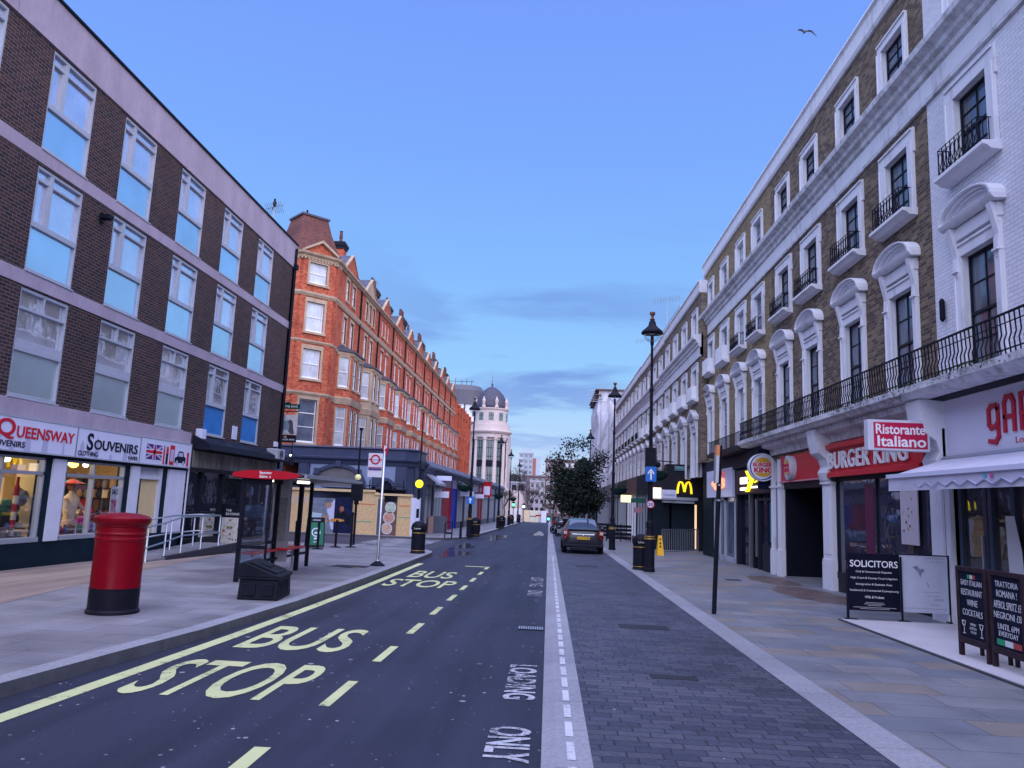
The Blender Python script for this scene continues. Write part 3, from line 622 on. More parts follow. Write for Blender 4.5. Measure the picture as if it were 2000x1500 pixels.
b.fb(F2, 21.34, 21.46, z0, z0+.3, .12, .126, 1); b.fprism(F2, [(21.33, z0+.3), (21.47, z0+.3), (21.45, z0+.5), (21.35, z0+.5)], .12, .126, 0)
b.fb(F2, 21.55, 21.82, z0, z0+.56, .12, .126, 0); b.fb(F2, 21.59, 21.78, z0+.1, z0+.44, .12, .128, 2)
b.fprism(F2, [(21.86, z0+.08), (22.52, z0+.08), (22.54, z0+.24), (22.42, z0+.28), (22.34, z0+.42), (22.08, z0+.42), (22.0, z0+.26), (21.87, z0+.22)], .12, .126, 1); b.fprism(F2, [(22.05, z0+.27), (22.36, z0+.27), (22.31, z0+.38), (22.1, z0+.38)], .12, .128, 2)
for u in (22.0, 22.4): b.fprism(F2, [(u+.07*math.cos(a), z0+.08+.07*math.sin(a)) for a in [i*math.pi/5 for i in range(10)]], .12, .129, 3)
b.fb(F2, 22.6, 22.72, z0, z0+.34, .12, .126, 0); b.fprism(F2, [(22.57, z0+.34), (22.75, z0+.34), (22.66, z0+.44)], .12, .126, 0)
b.build('icon_print', [M['ink_red'], M['ink'], M['sgn_grey'], M['upvc']], o)
# things in the souvenir windows
def globe(x, y, z, r, col, lab):
    m = P('lamp_glow', col, .5, em=9, emc=col); b = MB(); b.ball((x, y, z), r, 0, 10, 6, (1, 1, .8)); b.tube([(x, y, z+r*.7), (x, y, 2.45)], .008, 5)
    tag(b.build('ceiling_lamp', m), lab, 'lamp', 'round lamps glowing along the souvenir shop ceiling')
for y, col, r in ((11.8, (1, .8, .4), .10), (13.5, (1, .85, .6), .10), (14.9, (1, .75, .1), .10), (15.4, (1, .9, .7), .09), (15.85, (1, .9, .7), .09), (17.5, (1, .8, .25), .08), (17.85, (1, .9, .7), .09), (18.2, (1, .78, .1), .11), (18.7, (1, .9, .7), .07)):
    globe(-11.55, y, 2.24, r, col, 'small glowing round lamp hanging under the souvenir shop ceiling')
for y in (12.5, 19.2):
    ld = bpy.data.lights.new('shop_light', 'AREA'); ld.energy = 120; ld.color = (1, .80, .52); ld.shape = 'RECTANGLE'; ld.size = .5; ld.size_y = 4.5 if y > 15 else 8; lo = bpy.data.objects.new('shop_light', ld); COL.objects.link(lo); lo.location = (-12.4, y, 2.43)
rnd = random.Random(11)
GC = [P('goods_'+n, c, .6) for n, c in (('black', (.03, .03, .035)), ('brown', (.12, .06, .04)), ('red', (.35, .02, .03)), ('tan', (.45, .3, .2)), ('grey', (.2, .2, .22)), ('blue', (.06, .1, .35)), ('cream', (.6, .5, .4)), ('green', (.04, .15, .08)))]
def goods(y0, y1, x, zs, label, nper=14):
    o = thing('goods_display', (x, (y0+y1)/2, .1), label, 'shop display'); n = 0
    fr = MB()
    for z in zs: fr.box(-.14, .14, y0-(y0+y1)/2, y1-(y0+y1)/2, z-.02-.1, z-.1)
    fr.build('shelf', GC[1], o)
    for z in zs:
        for k in range(nper):
            if n > 95: break
            y = y0+(k+.5)*(y1-y0)/nper-(y0+y1)/2+rnd.uniform(-.03, .03); h = rnd.uniform(.10, .22); w_ = (y1-y0)/nper*.42; bb = MB(); t = rnd.random()
            if t < .4: bb.ball((0, y, z-.1+h*.5), h*.55, 0, 8, 6, (1, w_/h*1.4, 1))
            elif t < .75: bb.lathe([(w_*.9, z-.1), (w_, z-.1+h*.5), (w_*.4, z-.1+h*.75), (w_*.35, z-.1+h)], 8, 0, y)
            else: bb.box(-.08, .08, y-w_, y+w_, z-.1, z-.1+h)
            bb.build('souvenir', GC[rnd.randrange(8)], o, smooth=False); n += 1
goods(18.1, 20.6, -12.1, (.66, .95), 'low shelves packed with small souvenirs behind the pink bag', 19)
goods(17.6, 20.3, -11.42, (.60,), 'low row of small souvenirs along the sill under the pink bag', 20)
goods(11.5, 16.4, -11.45, (.60, .78), 'low row of small souvenirs along the sill of the left shop window', 30)
goods(13.6, 18.6, -13.8, (.7, 1.1, 1.5), 'tall shelves packed with small souvenirs deep in the left shop window', 28)
def goods_wall():
    o = thing('goods_display', (-13.6, 22.4, .1), 'back wall hung with rows of dark bags and hats inside the souvenir shop', 'shop display'); fr = MB(); fr.box(-1.6, 1.4, .2, .35, 0, 1.85); fr.build('panel', GC[1], o)
    for r in range(6):
        for k in range(15):
            x = -1.5+k*.195+rnd.uniform(-.03, .03); z = .1+r*.30; bb = MB()
            if rnd.random() < .5: bb.ball((x, 0, z+.1), .10, 0, 8, 6, (.9, .8, 1.3))
            else: bb.box(x-.08, x+.08, -.05, .1, z, z+.24)
            bb.build('souvenir', GC[rnd.choice((0, 0, 0, 1, 1, 2, 3, 4, 6))], o)
goods_wall()
# mannequin with rain hat and pink bag
def mannequin():
    o = thing('mannequin', (-11.62, 18.38, .14), 'shop window mannequin in a cream jacket under a red and green umbrella hat', 'mannequin')
    b = MB(); b.lathe([(.10, .3), (.17, .55), (.13, .85), (.17, 1.12), (.19, 1.28), (.07, 1.40), (.05, 1.48)], 14)
    b.tube([(.0, .17, 1.26), (.1, .28, 1.08), (.18, .42, .98)], .055, 8, 0, .035); b.tube([(.0, -.17, 1.26), (.08, -.27, 1.0), (.14, -.22, .8)], .055, 8, 0, .035)
    b.build('jacket', P('cream_cloth', (.75, .58, .48), .7), o, smooth=True)
    MB().ball((0, 0, 1.55), .10, 0, 12, 8, (1, .85, 1.2)).build('head', P('wig_brown', (.25, .13, .09), .6), o, smooth=True)
    h = MB()
    for i in range(8):
        a0, a1 = i*math.pi/4, (i+1)*math.pi/4; h.add([(0, 0, 1.76), (.3*math.cos(a0), .3*math.sin(a0), 1.64), (.3*math.cos(a1), .3*math.sin(a1), 1.64)], [(0, 1, 2)], (i//2) % 2)
    h.build('umbrella_hat', [GC[7], P('hat_red', (.6, .02, .02), .5)], o)
mannequin()
b = MB(); b.box(-.08, .08, -.2, .2, 0, .34); 
o = thing('handbag', (-11.45, 18.72, .64), 'bright pink handbag hanging in the souvenir shop window', 'bag'); b.build('body', P('hot_pink', (.75, .01, .28), .4), o, bevel=.03)
MB().tube([(0, -.13, .32), (0, -.10, .5), (0, .1, .5), (0, .13, .32)], .012, 6).build('strap', P('hot_pink_strap', (.75, .01, .28), .4), o)
o = thing('sale_poster', (-11.12, 19.38, .8), 'narrow white poster reading SALE 70% at the edge of the shop window', 'poster')
MB().box(0, .01, -.17, .17, -.15, .95).build('sheet', P('poster_paper', (.62, .58, .62), .6), o)
Fp = Face((0.012, 0), (0, 1), (1, 0)); text('lettering', 'SALE', M['ink'], Fp, -.14, .14, .74, .88, 0, o, ext=.002, bold=.02); text('lettering', '70%', P('print_magenta', (.45, .01, .12), .5), Fp, -.14, .14, .15, .62, 0, o, ext=.002, bold=.02)
o = thing('sun_hat', (-11.48, 16.35, 1.45), 'grey round hat on a stand in the left shop window', 'hat'); MB().lathe([(.22, -.02), (.2, .02), (.11, .04), (.09, .14), (.01, .15)], 14).build('hat', GC[4], o, smooth=True).rotation_euler = (0, 1.2, 0)
MB().tube([(-.05, 0, -1.2), (-.05, 0, 0)], .02).build('stand', GC[0], o)
o = thing('display_bottle', (-11.36, 16.05, .62), 'tall narrow red and white souvenir tube standing in the left shop window', 'souvenir')
for i in range(6): MB().lathe([(.055, i*.17), (.055, (i+1)*.17)], 10).build('band', GC[2] if i % 2 else GC[6], o)
MB().lathe([(.055, 1.02), (.03, 1.1), (.03, 1.25)], 10).build('neck', GC[2], o)
o = thing('rucksack_display', (-11.62, 16.1, .7), 'dark green bags heaped on a stand in the left shop window', 'bag'); MB().ball((0, 0, .5), .28, 0, 12, 8, (.6, 1.6, .7)).build('bag', GC[7], o, smooth=True); MB().ball((0, .2, .25), .25, 0, 12, 8, (.6, 1, .8)).build('bag', GC[0], o, smooth=True)
# small things fixed to the wall above the restaurant
o = tag(MB().fb(FL, 25.95, 26.35, 3.52, 3.98, .0, .03).build('wall_plaque', M['sgn'], bevel=.005), 'small square white plaque on the brown brick between two blue windows', 'plaque')
o = tag(MB().fb(FL, 23.25, 23.6, 3.25, 3.62, .0, .2).build('alarm_box', M['sgn'], bevel=.02), 'white alarm box on the wall above the restaurant awning', 'alarm box')
b = MB().fb(FL, 28.8, 29.7, 3.02, 3.42, .2, .62); o = thing('air_conditioner', (0, 0, 0), 'grey air conditioning unit at the far end of the restaurant awning', 'air conditioner'); b.build('casing', P('ac_grey', (.35, .36, .42), .5), o, bevel=.03)
b = MB()
for r in (.06, .12, .17): b.tube([(-10.36, 29.25+r*math.cos(a), 3.22+r*math.sin(a)) for a in [i*math.pi/8 for i in range(17)]], .008, 4)
b.build('fan_guard', M['iron'], o)
o = tag(MB().fb(FL, 30.0, 30.25, 3.55, 3.75, .0, .12).build('flood_light', M['sgn'], bevel=.02), 'tiny white floodlight box on the brown brick beside the pub sign', 'lamp')
# pub sign on its bracket (face towards the camera)
FS = Face((0, 0), (1, 0), (0, -1))
o = thing('pub_sign', (-10.85, 30.9, 3.7), 'hanging pub sign with a dark crowned head painting under a green name bar', 'sign')
b = MB(); b.fb(FS, -.46, .44, .42, 1.24, -.03, .03); b.build('picture_board', P('painting_ground', (.48, .45, .48), .5, var=.25, vs=6), o)
b = MB(); b.fb(FS, -.47, .45, .1, .40, -.03, .03); b.build('name_board', M['black'], o)
b = MB(); b.fprism(FS, [(-.42, .45), (.36, .45), (.3, .75), (.26, .98), (.05, 1.1), (-.2, 1.0), (-.36, .75)], .03, .036, 0); b.fprism(FS, [(-.05+.2*math.cos(t), .74+.26*math.sin(t)) for t in [i*math.pi/8 for i in range(16)]], .036, .041, 1)
b.fprism(FS, [(-.22, .98), (.12, .98), (.16, 1.16), (.04, 1.06), (-.05, 1.2), (-.14, 1.06), (-.26, 1.16)], .036, .043, 2); b.fprism(FS, [(-.2, .45), (.2, .45), (.05, .62), (-.05, .62)], .036, .042, 2)
b.build('painting', [P('paint_dark', (.07, .06, .09), .5, var=.5, vs=12), P('paint_face', (.16, .22, .28), .5, var=.6, vs=14), P('paint_pale', (.4, .42, .48), .5, var=.3, vs=15)], o)
text('lettering', 'THE', M['letter_white'], FS, -.06, .06, .29, .35, .031, o, ext=.003); text('lettering', 'BAYSWATER ARMS', M['letter_white'], FS, -.42, .40, .18, .25, .031, o, ext=.003)
b = MB(); b.fb(FS, -.42, .5, 1.48, 1.68, -.025, .025); b.fprism(FS, [(-.2, 1.68), (.2, 1.68), (.0, 1.78)], -.02, .02); b.build('name_bar', P('pub_green', (.008, .05, .045), .4), o)
text('lettering', 'GREENE KING', M['letter_white'], FS, -.33, .42, 1.54, 1.62, .026, o, ext=.003)
b = MB(); b.tube([(-.9, 0, 1.38), (.5, 0, 1.38)], .02); b.tube([(.0, 0, 1.38), (.0, 0, 1.24)], .012); b.tube([(-.35, 0, 1.48), (-.35, 0, 1.38)], .012); b.build('bracket', M['iron'], o)
o = thing('wall_lantern', (-10.55, 30.95, 2.9), 'black hanging lantern with a bright bulb below the pub sign', 'lantern')
b = MB(); b.tube([(0, 0, .9), (0, 0, .45)], .015); b.tube([(0, 0, .55), (-.4, 0, .1)], .01); b.tube([(0, 0, .55), (.35, 0, .1)], .01); b.tube([(-.4, 0, .1), (.35, 0, .1)], .015); b.build('frame', M['iron'], o)
b = MB(); b.lathe([(.06, .3), (.1, .18), (.13, .0), (.1, -.05)], 8); b.build('shade', M['iron'], o); MB().ball((0, -.12, .38), .035, 0, 8, 6).build('bulb', P('bulb', (1, .95, .8), .5, em=8, emc=(1, .95, .85)), o)
# menu board by the restaurant
o = thing('menu_board', (-10.6, 25.9, g(26)+.12), 'black board with a food poster leaning by the restaurant, seen through the shelter', 'sign')
b = MB(); b.fb(FS, -.5, .35, 0, 1.45, -.03, .03); b.build('board', M['black'], o); text('lettering', 'THE\nBAYSWATER', M['letter_white'], FS, -.3, .3, 1.08, 1.28, .031, o, ext=.003)
def foodprint(F, u0, u1, z0, z1, seed, d, cols, n=26):
    rn = random.Random(seed); b = MB()
    for i in range(n):
        u = rn.uniform(u0, u1); z = rn.uniform(z0, z1); r = rn.uniform(.03, .10)*(u1-u0); ph = rn.random()*6
        r = min(r, u-u0, u1-u, z-z0, z1-z)
        if r > .01: b.fprism(F, [(u+r*(1+.25*math.sin(3*t+ph))/1.25*math.cos(t), z+r*(1+.25*math.sin(3*t+ph))/1.25*math.sin(t)) for t in [k*math.pi/6 for k in range(12)]], d, d+.002+.0006*i, rn.randrange(len(cols)))
    return b
FOOD = [P('food_'+n, c, .5, var=.35, vs=20) for n, c in (('a', (.55, .4, .35)), ('b', (.4, .08, .05)), ('c', (.5, .5, .48)), ('d', (.1, .2, .06)), ('e', (.5, .25, .12)), ('f', (.12, .06, .05)))]
b = MB().fb(FS, -.42, .27, .08, 1.0, .03, .034); b.build('poster', FOOD[2], o); foodprint(FS, -.40, .25, .1, .98, 4, .034, FOOD, 40).build('food_print', FOOD, o)
# ================================================================ RIGHT: stucco and brick terraces
def right_face(X): return Face((X, 0), (0, 1), (-1, 0))
FR = right_face(7.4)
F0 = Face((0, 0), (0, 1), (-1, 0))
def arc(u, z, r, a0, a1, n, sz=1): return [(u+r*math.cos(a0+(a1-a0)*i/n), z+r*sz*math.sin(a0+(a1-a0)*i/n)) for i in range(n+1)]
def ring(b, F, u, z, r0, r1, d0, d1, a0, a1, n, sz=1, m=0):
    o_ = arc(u, z, r1, a0, a1, n, sz); i_ = arc(u, z, r0, a0, a1, n, sz)
    for k in range(n): b.fprism(F, [i_[k], i_[k+1], o_[k+1], o_[k]], d0, d1, m)
def sash(parent, w, z0, z1, panemat, framemat, d=-.08, bars=1, loc=None):
    """local frame, centred on u = 0"""
    b = MB(); f = .05; F = F0
    b.fb(F, -w/2, -w/2+f, z0, z1, d-.05, d); b.fb(F, w/2-f, w/2, z0, z1, d-.05, d); b.fb(F, -w/2+f, w/2-f, z0, z0+.08, d-.05, d); b.fb(F, -w/2+f, w/2-f, z1-.06, z1, d-.05, d)
    zm = (z0+z1)/2; b.fb(F, -w/2+f, w/2-f, zm-.025, zm+.025, d-.05, d+.01); b.fb(F, -w/2+f+.06, -w/2+f+.09, z0+.08, zm-.025, d-.04, d-.01)
    for k in range(bars):
        u = -w/2+w*(k+1)/(bars+1); b.fb(F, u-.012, u+.012, z0+.08, zm-.025, d-.04, d-.008); b.fb(F, u-.012, u+.012, zm+.025, z1-.06, d-.04, d-.008)
    for zz in (z0+(zm-z0)*.55, zm+(z1-zm)*.5): b.fb(F, -w/2+f, w/2-f, zz-.011, zz+.011, d-.04, d-.009)
    s = b.build('sash', framemat, parent)
    MB().fb(F, -w/2+.03, w/2-.03, z0+.03, z1-.03, d-.048, d-.03).build('pane', panemat, parent)
    return s
def surround(b, w, z0, z1, t, d, ears=0):
    F = F0
    b.fb(F, -w/2-t, -w/2, z0, z1, -.0, d); b.fb(F, w/2, w/2+t, z0, z1, 0, d); b.fb(F, -w/2-t-ears, w/2+t+ears, z1, z1+t*1.1, 0, d)
    if ears:
        b.fb(F, -w/2-t-ears, -w/2-t, z1-.25, z1, 0, d); b.fb(F, w/2+t, w/2+t+ears, z1-.25, z1, 0, d)
    o2 = .035; b.fb(F, -w/2-t, -w/2-t+.05, z0, z1, d, d+.03); b.fb(F, w/2+t-.05, w/2+t, z0, z1, d, d+.03); b.fb(F, -w/2-t, w/2+t, z1+t*1.1-.05, z1+t*1.1, d, d+.032)
def win_first(dz, pediment, mat, panemat, framemat, parent, y, X):
    z0, z1 = 4.32+dz, 6.50+dz; w = 1.04; b = MB(); F = F0
    surround(b, w, z0, z1, .22, .06)
    b.fb(F, -.76, .76, 6.80+dz, 7.04+dz, 0, .10)                   # frieze
    for s in (-1, 1):                                               # consoles
        u = s*.66; b.prof(F, [(0, 6.10+dz), (.07, 6.12+dz), (.10, 6.3+dz), (.08, 6.5+dz), (.14, 6.78+dz), (.20, 7.05+dz), (0, 7.05+dz)], u-.075, u+.075)
        b.fb(F, u-.09, u+.09, 6.22+dz, 6.26+dz, 0, .13)
    b.prof(F, [(0, 7.06+dz), (.20, 7.06+dz), (.24, 7.10+dz), (.27, 7.15+dz), (0, 7.17+dz)], -.88, .88)
    if pediment == 'arch':
        r = .93; zc_ = 7.15+dz; ring(b, F, 0, zc_, .82, .88, 0, .27, 0, math.pi, 16, .44); ring(b, F, 0, zc_, .75, .82, 0, .20, 0, math.pi, 16, .44); ring(b, F, 0, zc_, .68, .74, 0, .12, 0, math.pi, 16, .44)
        b.fprism(F, [(p[0], p[1]) for p in arc(0, zc_, .80, 0, math.pi, 12, .42)], 0, .05)
    else:
        zc_ = 7.17+dz
        for s in (-1, 1): b.fprism(F, [(s*.90, zc_), (s*.90, zc_+.08), (0, zc_+.46), (0, zc_+.35), (s*.74, zc_)], 0, .26)
        b.fprism(F, [(-.8, zc_), (.8, zc_), (0, zc_+.4)], 0, .05)
    o = b.build('window', mat, parent, (X, y, 0), bevel=.008 if X == 7.4 else 0); sash(o, w, z0, z1, panemat, framemat)
    return o
M['guard'] = M['iron']
def win_second(dz, bal, mat, panemat, framemat, parent, y, X):
    z0, z1 = 8.10+dz, 9.58+dz; w = 1.08; b = MB(); F = F0
    surround(b, w, z0, z1, .26, .055, .05)
    b.prof(F, [(0, z0-.17), (.18, z0-.15), (.26, z0-.08), (.32, z0-.07), (.32, z0), (0, z0)], -.84, .84)
    o = b.build('window', mat, parent, (X, y, 0), bevel=.008 if X == 7.4 else 0); sash(o, w, z0, z1, panemat, framemat)
    if bal:
        b = MB(); d = .30
        if bal == 'iron':
            def seg(p, q): b.tube([p, q], .011, 4)
            for zz in (z0+.04, z0+.50): seg(F.pt(-.66, zz, d), F.pt(.66, zz, d)); seg(F.pt(-.66, zz, .02), F.pt(-.66, zz, d)); seg(F.pt(.66, zz, .02), F.pt(.66, zz, d))
            n = 9
            for k in range(n):
                u = -.66+1.32*(k+.5)/n; b.tube([F.pt(u+.06*math.cos(t), z0+.30+.13*math.sin(t), d) for t in [i*math.pi/5 for i in range(11)]], .009, 4)
                b.tube([F.pt(u-.06, z0+.04, d), F.pt(u-.02, z0+.12, d), F.pt(u, z0+.18, d), F.pt(u+.02, z0+.12, d), F.pt(u+.06, z0+.04, d)], .009, 4)
            for k in range(n+1):
                u = -.66+1.32*k/n; seg(F.pt(u, z0, d), F.pt(u, z0+.50, d))
            for s in (-.66, .66):
                for dd in (.1, .2): seg(F.pt(s, z0, dd), F.pt(s, z0+.5, dd))
            b.build('balconet', M['guard'], o)
        else:
            b.fb(F, -.62, .62, z0, z0+.62, .24, .30); b.fb(F, -.62, -.57, z0, z0+.62, 0, .24); b.fb(F, .57, .62, z0, z0+.62, 0, .24); b.build('balconet', M['white'], o)
    return o
def win_third(dz, mat, panemat, framemat, parent, y, X):
    z0, z1 = 11.28+dz, 12.42+dz; w = 1.06; b = MB(); surround(b, w, z0, z1, .19, .055)
    o = b.build('window', mat, parent, (X, y, 0), bevel=.008 if X == 7.4 else 0)
    s = sash(o, w, z0, z1, panemat, framemat, d=-.08)
    return o
PR = {}
def get(fn, key, parent, y, X, *a):
    k = (fn.__name__,)+key
    if k not in PR: PR[k] = fn(*a, parent, y, X); return PR[k]
    return copy_tree(PR[k], parent, (X, y, 0))
def cornice_run(b, F, u0, u1, dz, brackets=False):
    # main cornice at third-floor sill level
    b.prof(F, [(-.1, 10.05+dz), (.06, 10.05+dz), (.06, 10.52+dz), (.12, 10.56+dz), (.14, 10.66+dz), (.22, 10.72+dz), (.24, 10.82+dz), (.38, 10.90+dz), (.40, 11.02+dz), (.36, 11.08+dz), (-.1, 11.16+dz)], u0, u1)
def terrace_house(label, y0, y1, X, dz, brick, wins, stuc, panem, framem, ped='arch', bal='iron', base_z=4.0, group=None, allbrick=False, flank=False, blind=()):
    o = thing('terrace_house', (0, 0, 0), label, 'house', group)
    F = right_face(X); holes = []
    for y in wins: holes += [(y-.52, y+.52, 4.32+dz, 6.50+dz), (y-.54, y+.54, 8.10+dz, 9.58+dz), (y-.53, y+.53, 11.28+dz, 12.42+dz)]
    b = MB(); b.wall(F, y0, y1, base_z-.6, 13.2+dz, holes, 0, .24, 1)
    b.fb(F, y0 if y0 > 4 else -25, y1, base_z-.6 if y0 > 4 else -.5, 13.6+dz, -9, -.27, 0)
    b.quad(F.pt(y0, base_z-.6, 0), F.pt(y0, 13.2+dz, 0), F.pt(y0, 13.2+dz, -.3), F.pt(y0, base_z-.6, -.3)); b.quad(F.pt(y1, base_z-.6, 0), F.pt(y1, 13.2+dz, 0), F.pt(y1, 13.2+dz, -.3), F.pt(y1, base_z-.6, -.3))
    b.build('wall', [brick, stuc], o)
    b = MB(); cornice_run(b, F, y0, y1, dz); b.build('cornice', M['weather'] if X == 7.4 else stuc, o); MB().fb(F, y0, y1, 10.12+dz, 10.5+dz, .0, .064).build('frieze', stuc, o)
    b = MB(); b.prof(F, [(-.3, 13.2+dz), (.06, 13.2+dz), (.10, 13.28+dz), (.10, 13.68+dz), (.16, 13.74+dz), (.14, 13.82+dz), (-.3, 13.82+dz)], y0-(.0), y1); b.build('parapet', stuc, o)
    for i, y in enumerate(wins):
        pm = panem[i % len(panem)]
        get(win_first, (dz, ped, stuc.name, pm.name, framem.name), o, y, X, dz, ped, stuc, pm, framem)
        bb = bal[i % len(bal)] if isinstance(bal, list) else bal
        get(win_second, (dz, bb, stuc.name, pm.name, framem.name), o, y, X, dz, bb, stuc, pm, framem)
        get(win_third, (dz, stuc.name, pm.name, framem.name), o, y, X, dz, stuc, pm, framem)
    return o
PD = [M['pane_dark']]; PW = [M['pane_white']]; PX = [M['pane_dark'], M['pane_white']]
ub = M['upvc']
white_house = terrace_house('white painted brick house at the right edge over the sign lettered gAR', 3.6, 14.93, 7.4, 0, M['brick_wh'], [4.9, 7.75, 10.55, 13.33], M['stucco'], PD, M['frame_dk'])
brown_house = terrace_house('brown brick house with four arched pediment windows over the burger shop', 14.93, 25.95, 7.4, 0, M['brick_br'], [16.30, 18.93, 21.9, 24.5], M['stucco'], PD, M['frame_dk'])
yellow_house = terrace_house('yellow brick house with white sashes and arched pediments beyond the burger shop', 25.95, 37.5, 7.4, 0, M['brick_ye'], [27.6, 30.15, 33.0, 35.9], M['stucco'], PX, ub, bal=['iron', 'iron', 'solid', 'solid'])
# projecting balcony over the shops, cornice with bosses
def balcony(parent, y0, y1):
    b = MB(); b.prof(FR, [(-.3, 3.98), (.58, 4.0), (.62, 4.05), (.70, 4.10), (.70, 4.22), (-.3, 4.24)], y0, y1); b.build('balcony_slab', M['weather'], parent)
    b = MB(); y = y0+.06
    for zz, rr in ((4.87, .022), (4.32, .014), (4.72, .010)): b.tube([FR.pt(y0, zz, .62), FR.pt(y1, zz, .62)], rr, 5)
    while y < y1: b.tube([FR.pt(y, 4.22, .62), FR.pt(y, 4.44, .64), FR.pt(y, 4.56, .60), FR.pt(y, 4.87, .62)], .013, 4); y += .125
    b.build('railing', M['iron'], parent)
balcony(white_house, 3.6, 14.93); balcony(brown_house, 14.93, 25.95); balcony(yellow_house, 25.95, 27.95)
b = MB(); b.fb(FR, 27.95, 33.6, 3.95, 4.10, -.2, .62); 
y = 28.0
for zz in (4.62, 4.14): b.tube([FR.pt(27.95, zz, .58), FR.pt(33.6, zz, .58)], .018, 5)
while y < 33.6: b.tube([FR.pt(y, 4.1, .58), FR.pt(y, 4.62, .58)], .010, 4); y += .14
b.build('dark_balcony', M['iron'], yellow_house)
b = MB()
for i in range(30):
    y = 15.35+i*.34
    if y < 25.3: b.ball(FR.pt(y, 3.90, .30), .055, 0, 8, 5)
b.build('cornice_boss', M['white'], brown_house)
b = MB(); b.prof(FR, [(-.3, 3.62), (.1, 3.62), (.14, 3.80), (.38, 3.86), (.42, 3.98), (-.3, 3.98)], 14.93, 25.95); b.build('shop_cornice', M['weather'], brown_house)
# moss and weeds along the balcony edge
rn = random.Random(5); b = MB()
for i in range(1400):
    t = rn.random(); y = (rn.gauss(25.2, .9) if t < .3 else rn.gauss(15.2, .5) if t < .5 else rn.choice((12.5, 13.2, 17.0, 18.2, 20.5))+rn.gauss(0, .5)); x = 7.4-.70+rn.uniform(-.03, .05); z = 4.24+rn.uniform(-.12, .06)-(abs(rn.gauss(0, .12)) if 14.9 < y < 15.5 else 0)
    if not 3.7 < y < 27.8: continue
    a = rn.uniform(0, 6.28); l = rn.uniform(.02, .07); d = Vector((math.cos(a)*l-.01, math.sin(a)*l, rn.uniform(-.06, .03))); e = Vector((-d.y, d.x, .01)).normalized()*.014; p = Vector((x, y, z))
    b.add([tuple(p-e), tuple(p+e), tuple(p+d)], [(0, 1, 2)])
tag(b.build('moss', P('moss_green', (.045, .065, .03), .9, var=.5, vs=10)), 'green moss and weeds growing along the edge of the white balcony', 'moss', kind='stuff')
# ---------------- ground floor shops, right
def shop_base(parent, y0, y1, X=7.4, mat=None, zt=3.7): 
    F = right_face(X); MB().fb(F, y0, y1, -.6, zt, -9, -1.6).build('back_wall', mat or M['black'], parent)
for p_, a_, b_ in ((white_house, 3.6, 14.93), (brown_house, 14.93, 25.95), (yellow_house, 25.95, 37.5)): shop_base(p_, a_, b_)
def side_walls(parent, ys, mat):
    b = MB()
    for y in ys: b.fb(FR, y-.06, y+.06, -.6, 3.7, -1.7, -.02)
    b.build('party_wall', mat, parent)
side_walls(brown_house, (15.0, 20.9, 25.3), M['black']); side_walls(yellow_house, (28.7, 37.4), M['black'])
def pilaster(y0, y1, parent, console=True):
    b = MB(); b.fb(FR, y0, y1, -.4, 3.45, -.25, .10); b.fb(FR, y0-.03, y1+.03, -.4, .55, -.25, .13); b.fb(FR, y0-.02, y1+.02, .55, .62, -.25, .12); b.fb(FR, y0-.04, y1+.04, 2.55, 2.62, -.25, .15); b.fb(FR, y0+.08, y1-.08, .75, 2.45, .10, .115)
    if console: b.prof(FR, [(.08, 2.62), (.16, 2.64), (.22, 2.85), (.14, 3.0), (.2, 3.2), (.40, 3.35), (.46, 3.62), (.50, 3.98), (0, 3.98), (0, 2.62)], y0, y1)
    b.build('pilaster', M['stucco'], parent, bevel=.01)
pilaster(20.50, 21.15, brown_house); pilaster(24.95, 25.25, brown_house, False); pilaster(14.72, 15.28, brown_house)
pilaster(25.75, 25.98, brown_house, False)
# burger shop: glazing, entrance
b = MB()
for y in (15.28, 18.0, 20.42): b.fb(FR, y, y+.07, .3, 2.75, -.1, -.02)
b.fb(FR, 15.28, 20.5, .18, .34, -.12, .0); b.fb(FR, 15.28, 20.5, 2.62, 2.75, -.12, .0); b.fb(FR, 15.28, 20.5, -.4, .18, -.14, -.02); b.build('shop_window_frame', M['frame_dk'], brown_house)
M['bk_glass'] = pane('tinted_shop_glass', (.035, .035, .06), .16, .02)
MB().fb(FR, 15.28, 20.5, .2, 2.7, -.09, -.06).build('shop_glass', M['bk_glass'], brown_house)
for y0, y1, m_, z0, z1 in ((18.25, 18.75, 'curtain_maroon', .5, 2.5),):
    MB().fb(FR, y0, y1, z0, z1, -.06, -.055).build('window_sticker', P(m_, (.09, .01, .05), .4), brown_house)
o = thing('window_poster', (7.36, 16.3, 1.3), 'white poster with brown figures stuck inside the burger shop window', 'poster')
Fq = Face((0, 0), (0, 1), (-1, 0)); MB().fb(Fq, -.38, .38, -.08, 1.15, -.02, 0).build('sheet', P('poster_pale', (.50, .46, .52), .5), o)
foodprint(Fq, -.2, .3, .0, 1.1, 8, 0, FOOD, 18).build('print', FOOD, o)
b = MB(); b.fb(FR, 21.15, 24.95, 2.5, 2.72, -1.5, -.02); b.build('soffit', M['black'], brown_house)
b = MB(); b.fb(FR, 21.15, 21.25, -.3, 2.6, -1.6, -.05); b.fb(FR, 24.85, 24.95, -.3, 2.6, -1.6, -.05); b.fb(FR, 21.2, 24.9, -.3, 2.6, -1.62, -1.5); b.build('entrance_wall', M['iron'], brown_house)
MB().fb(FR, 21.2, 24.9, -.5, -.17, -1.6, .0).build('entrance_step', M['york'], brown_house)
b = MB(); b.fb(FR, 21.26, 21.3, 1.05, 1.2, -.5, -.35); b.fb(FR, 21.26, 21.3, 1.05, 1.2, -.95, -.8); b.build('switch_plate', M['alu'], brown_house)
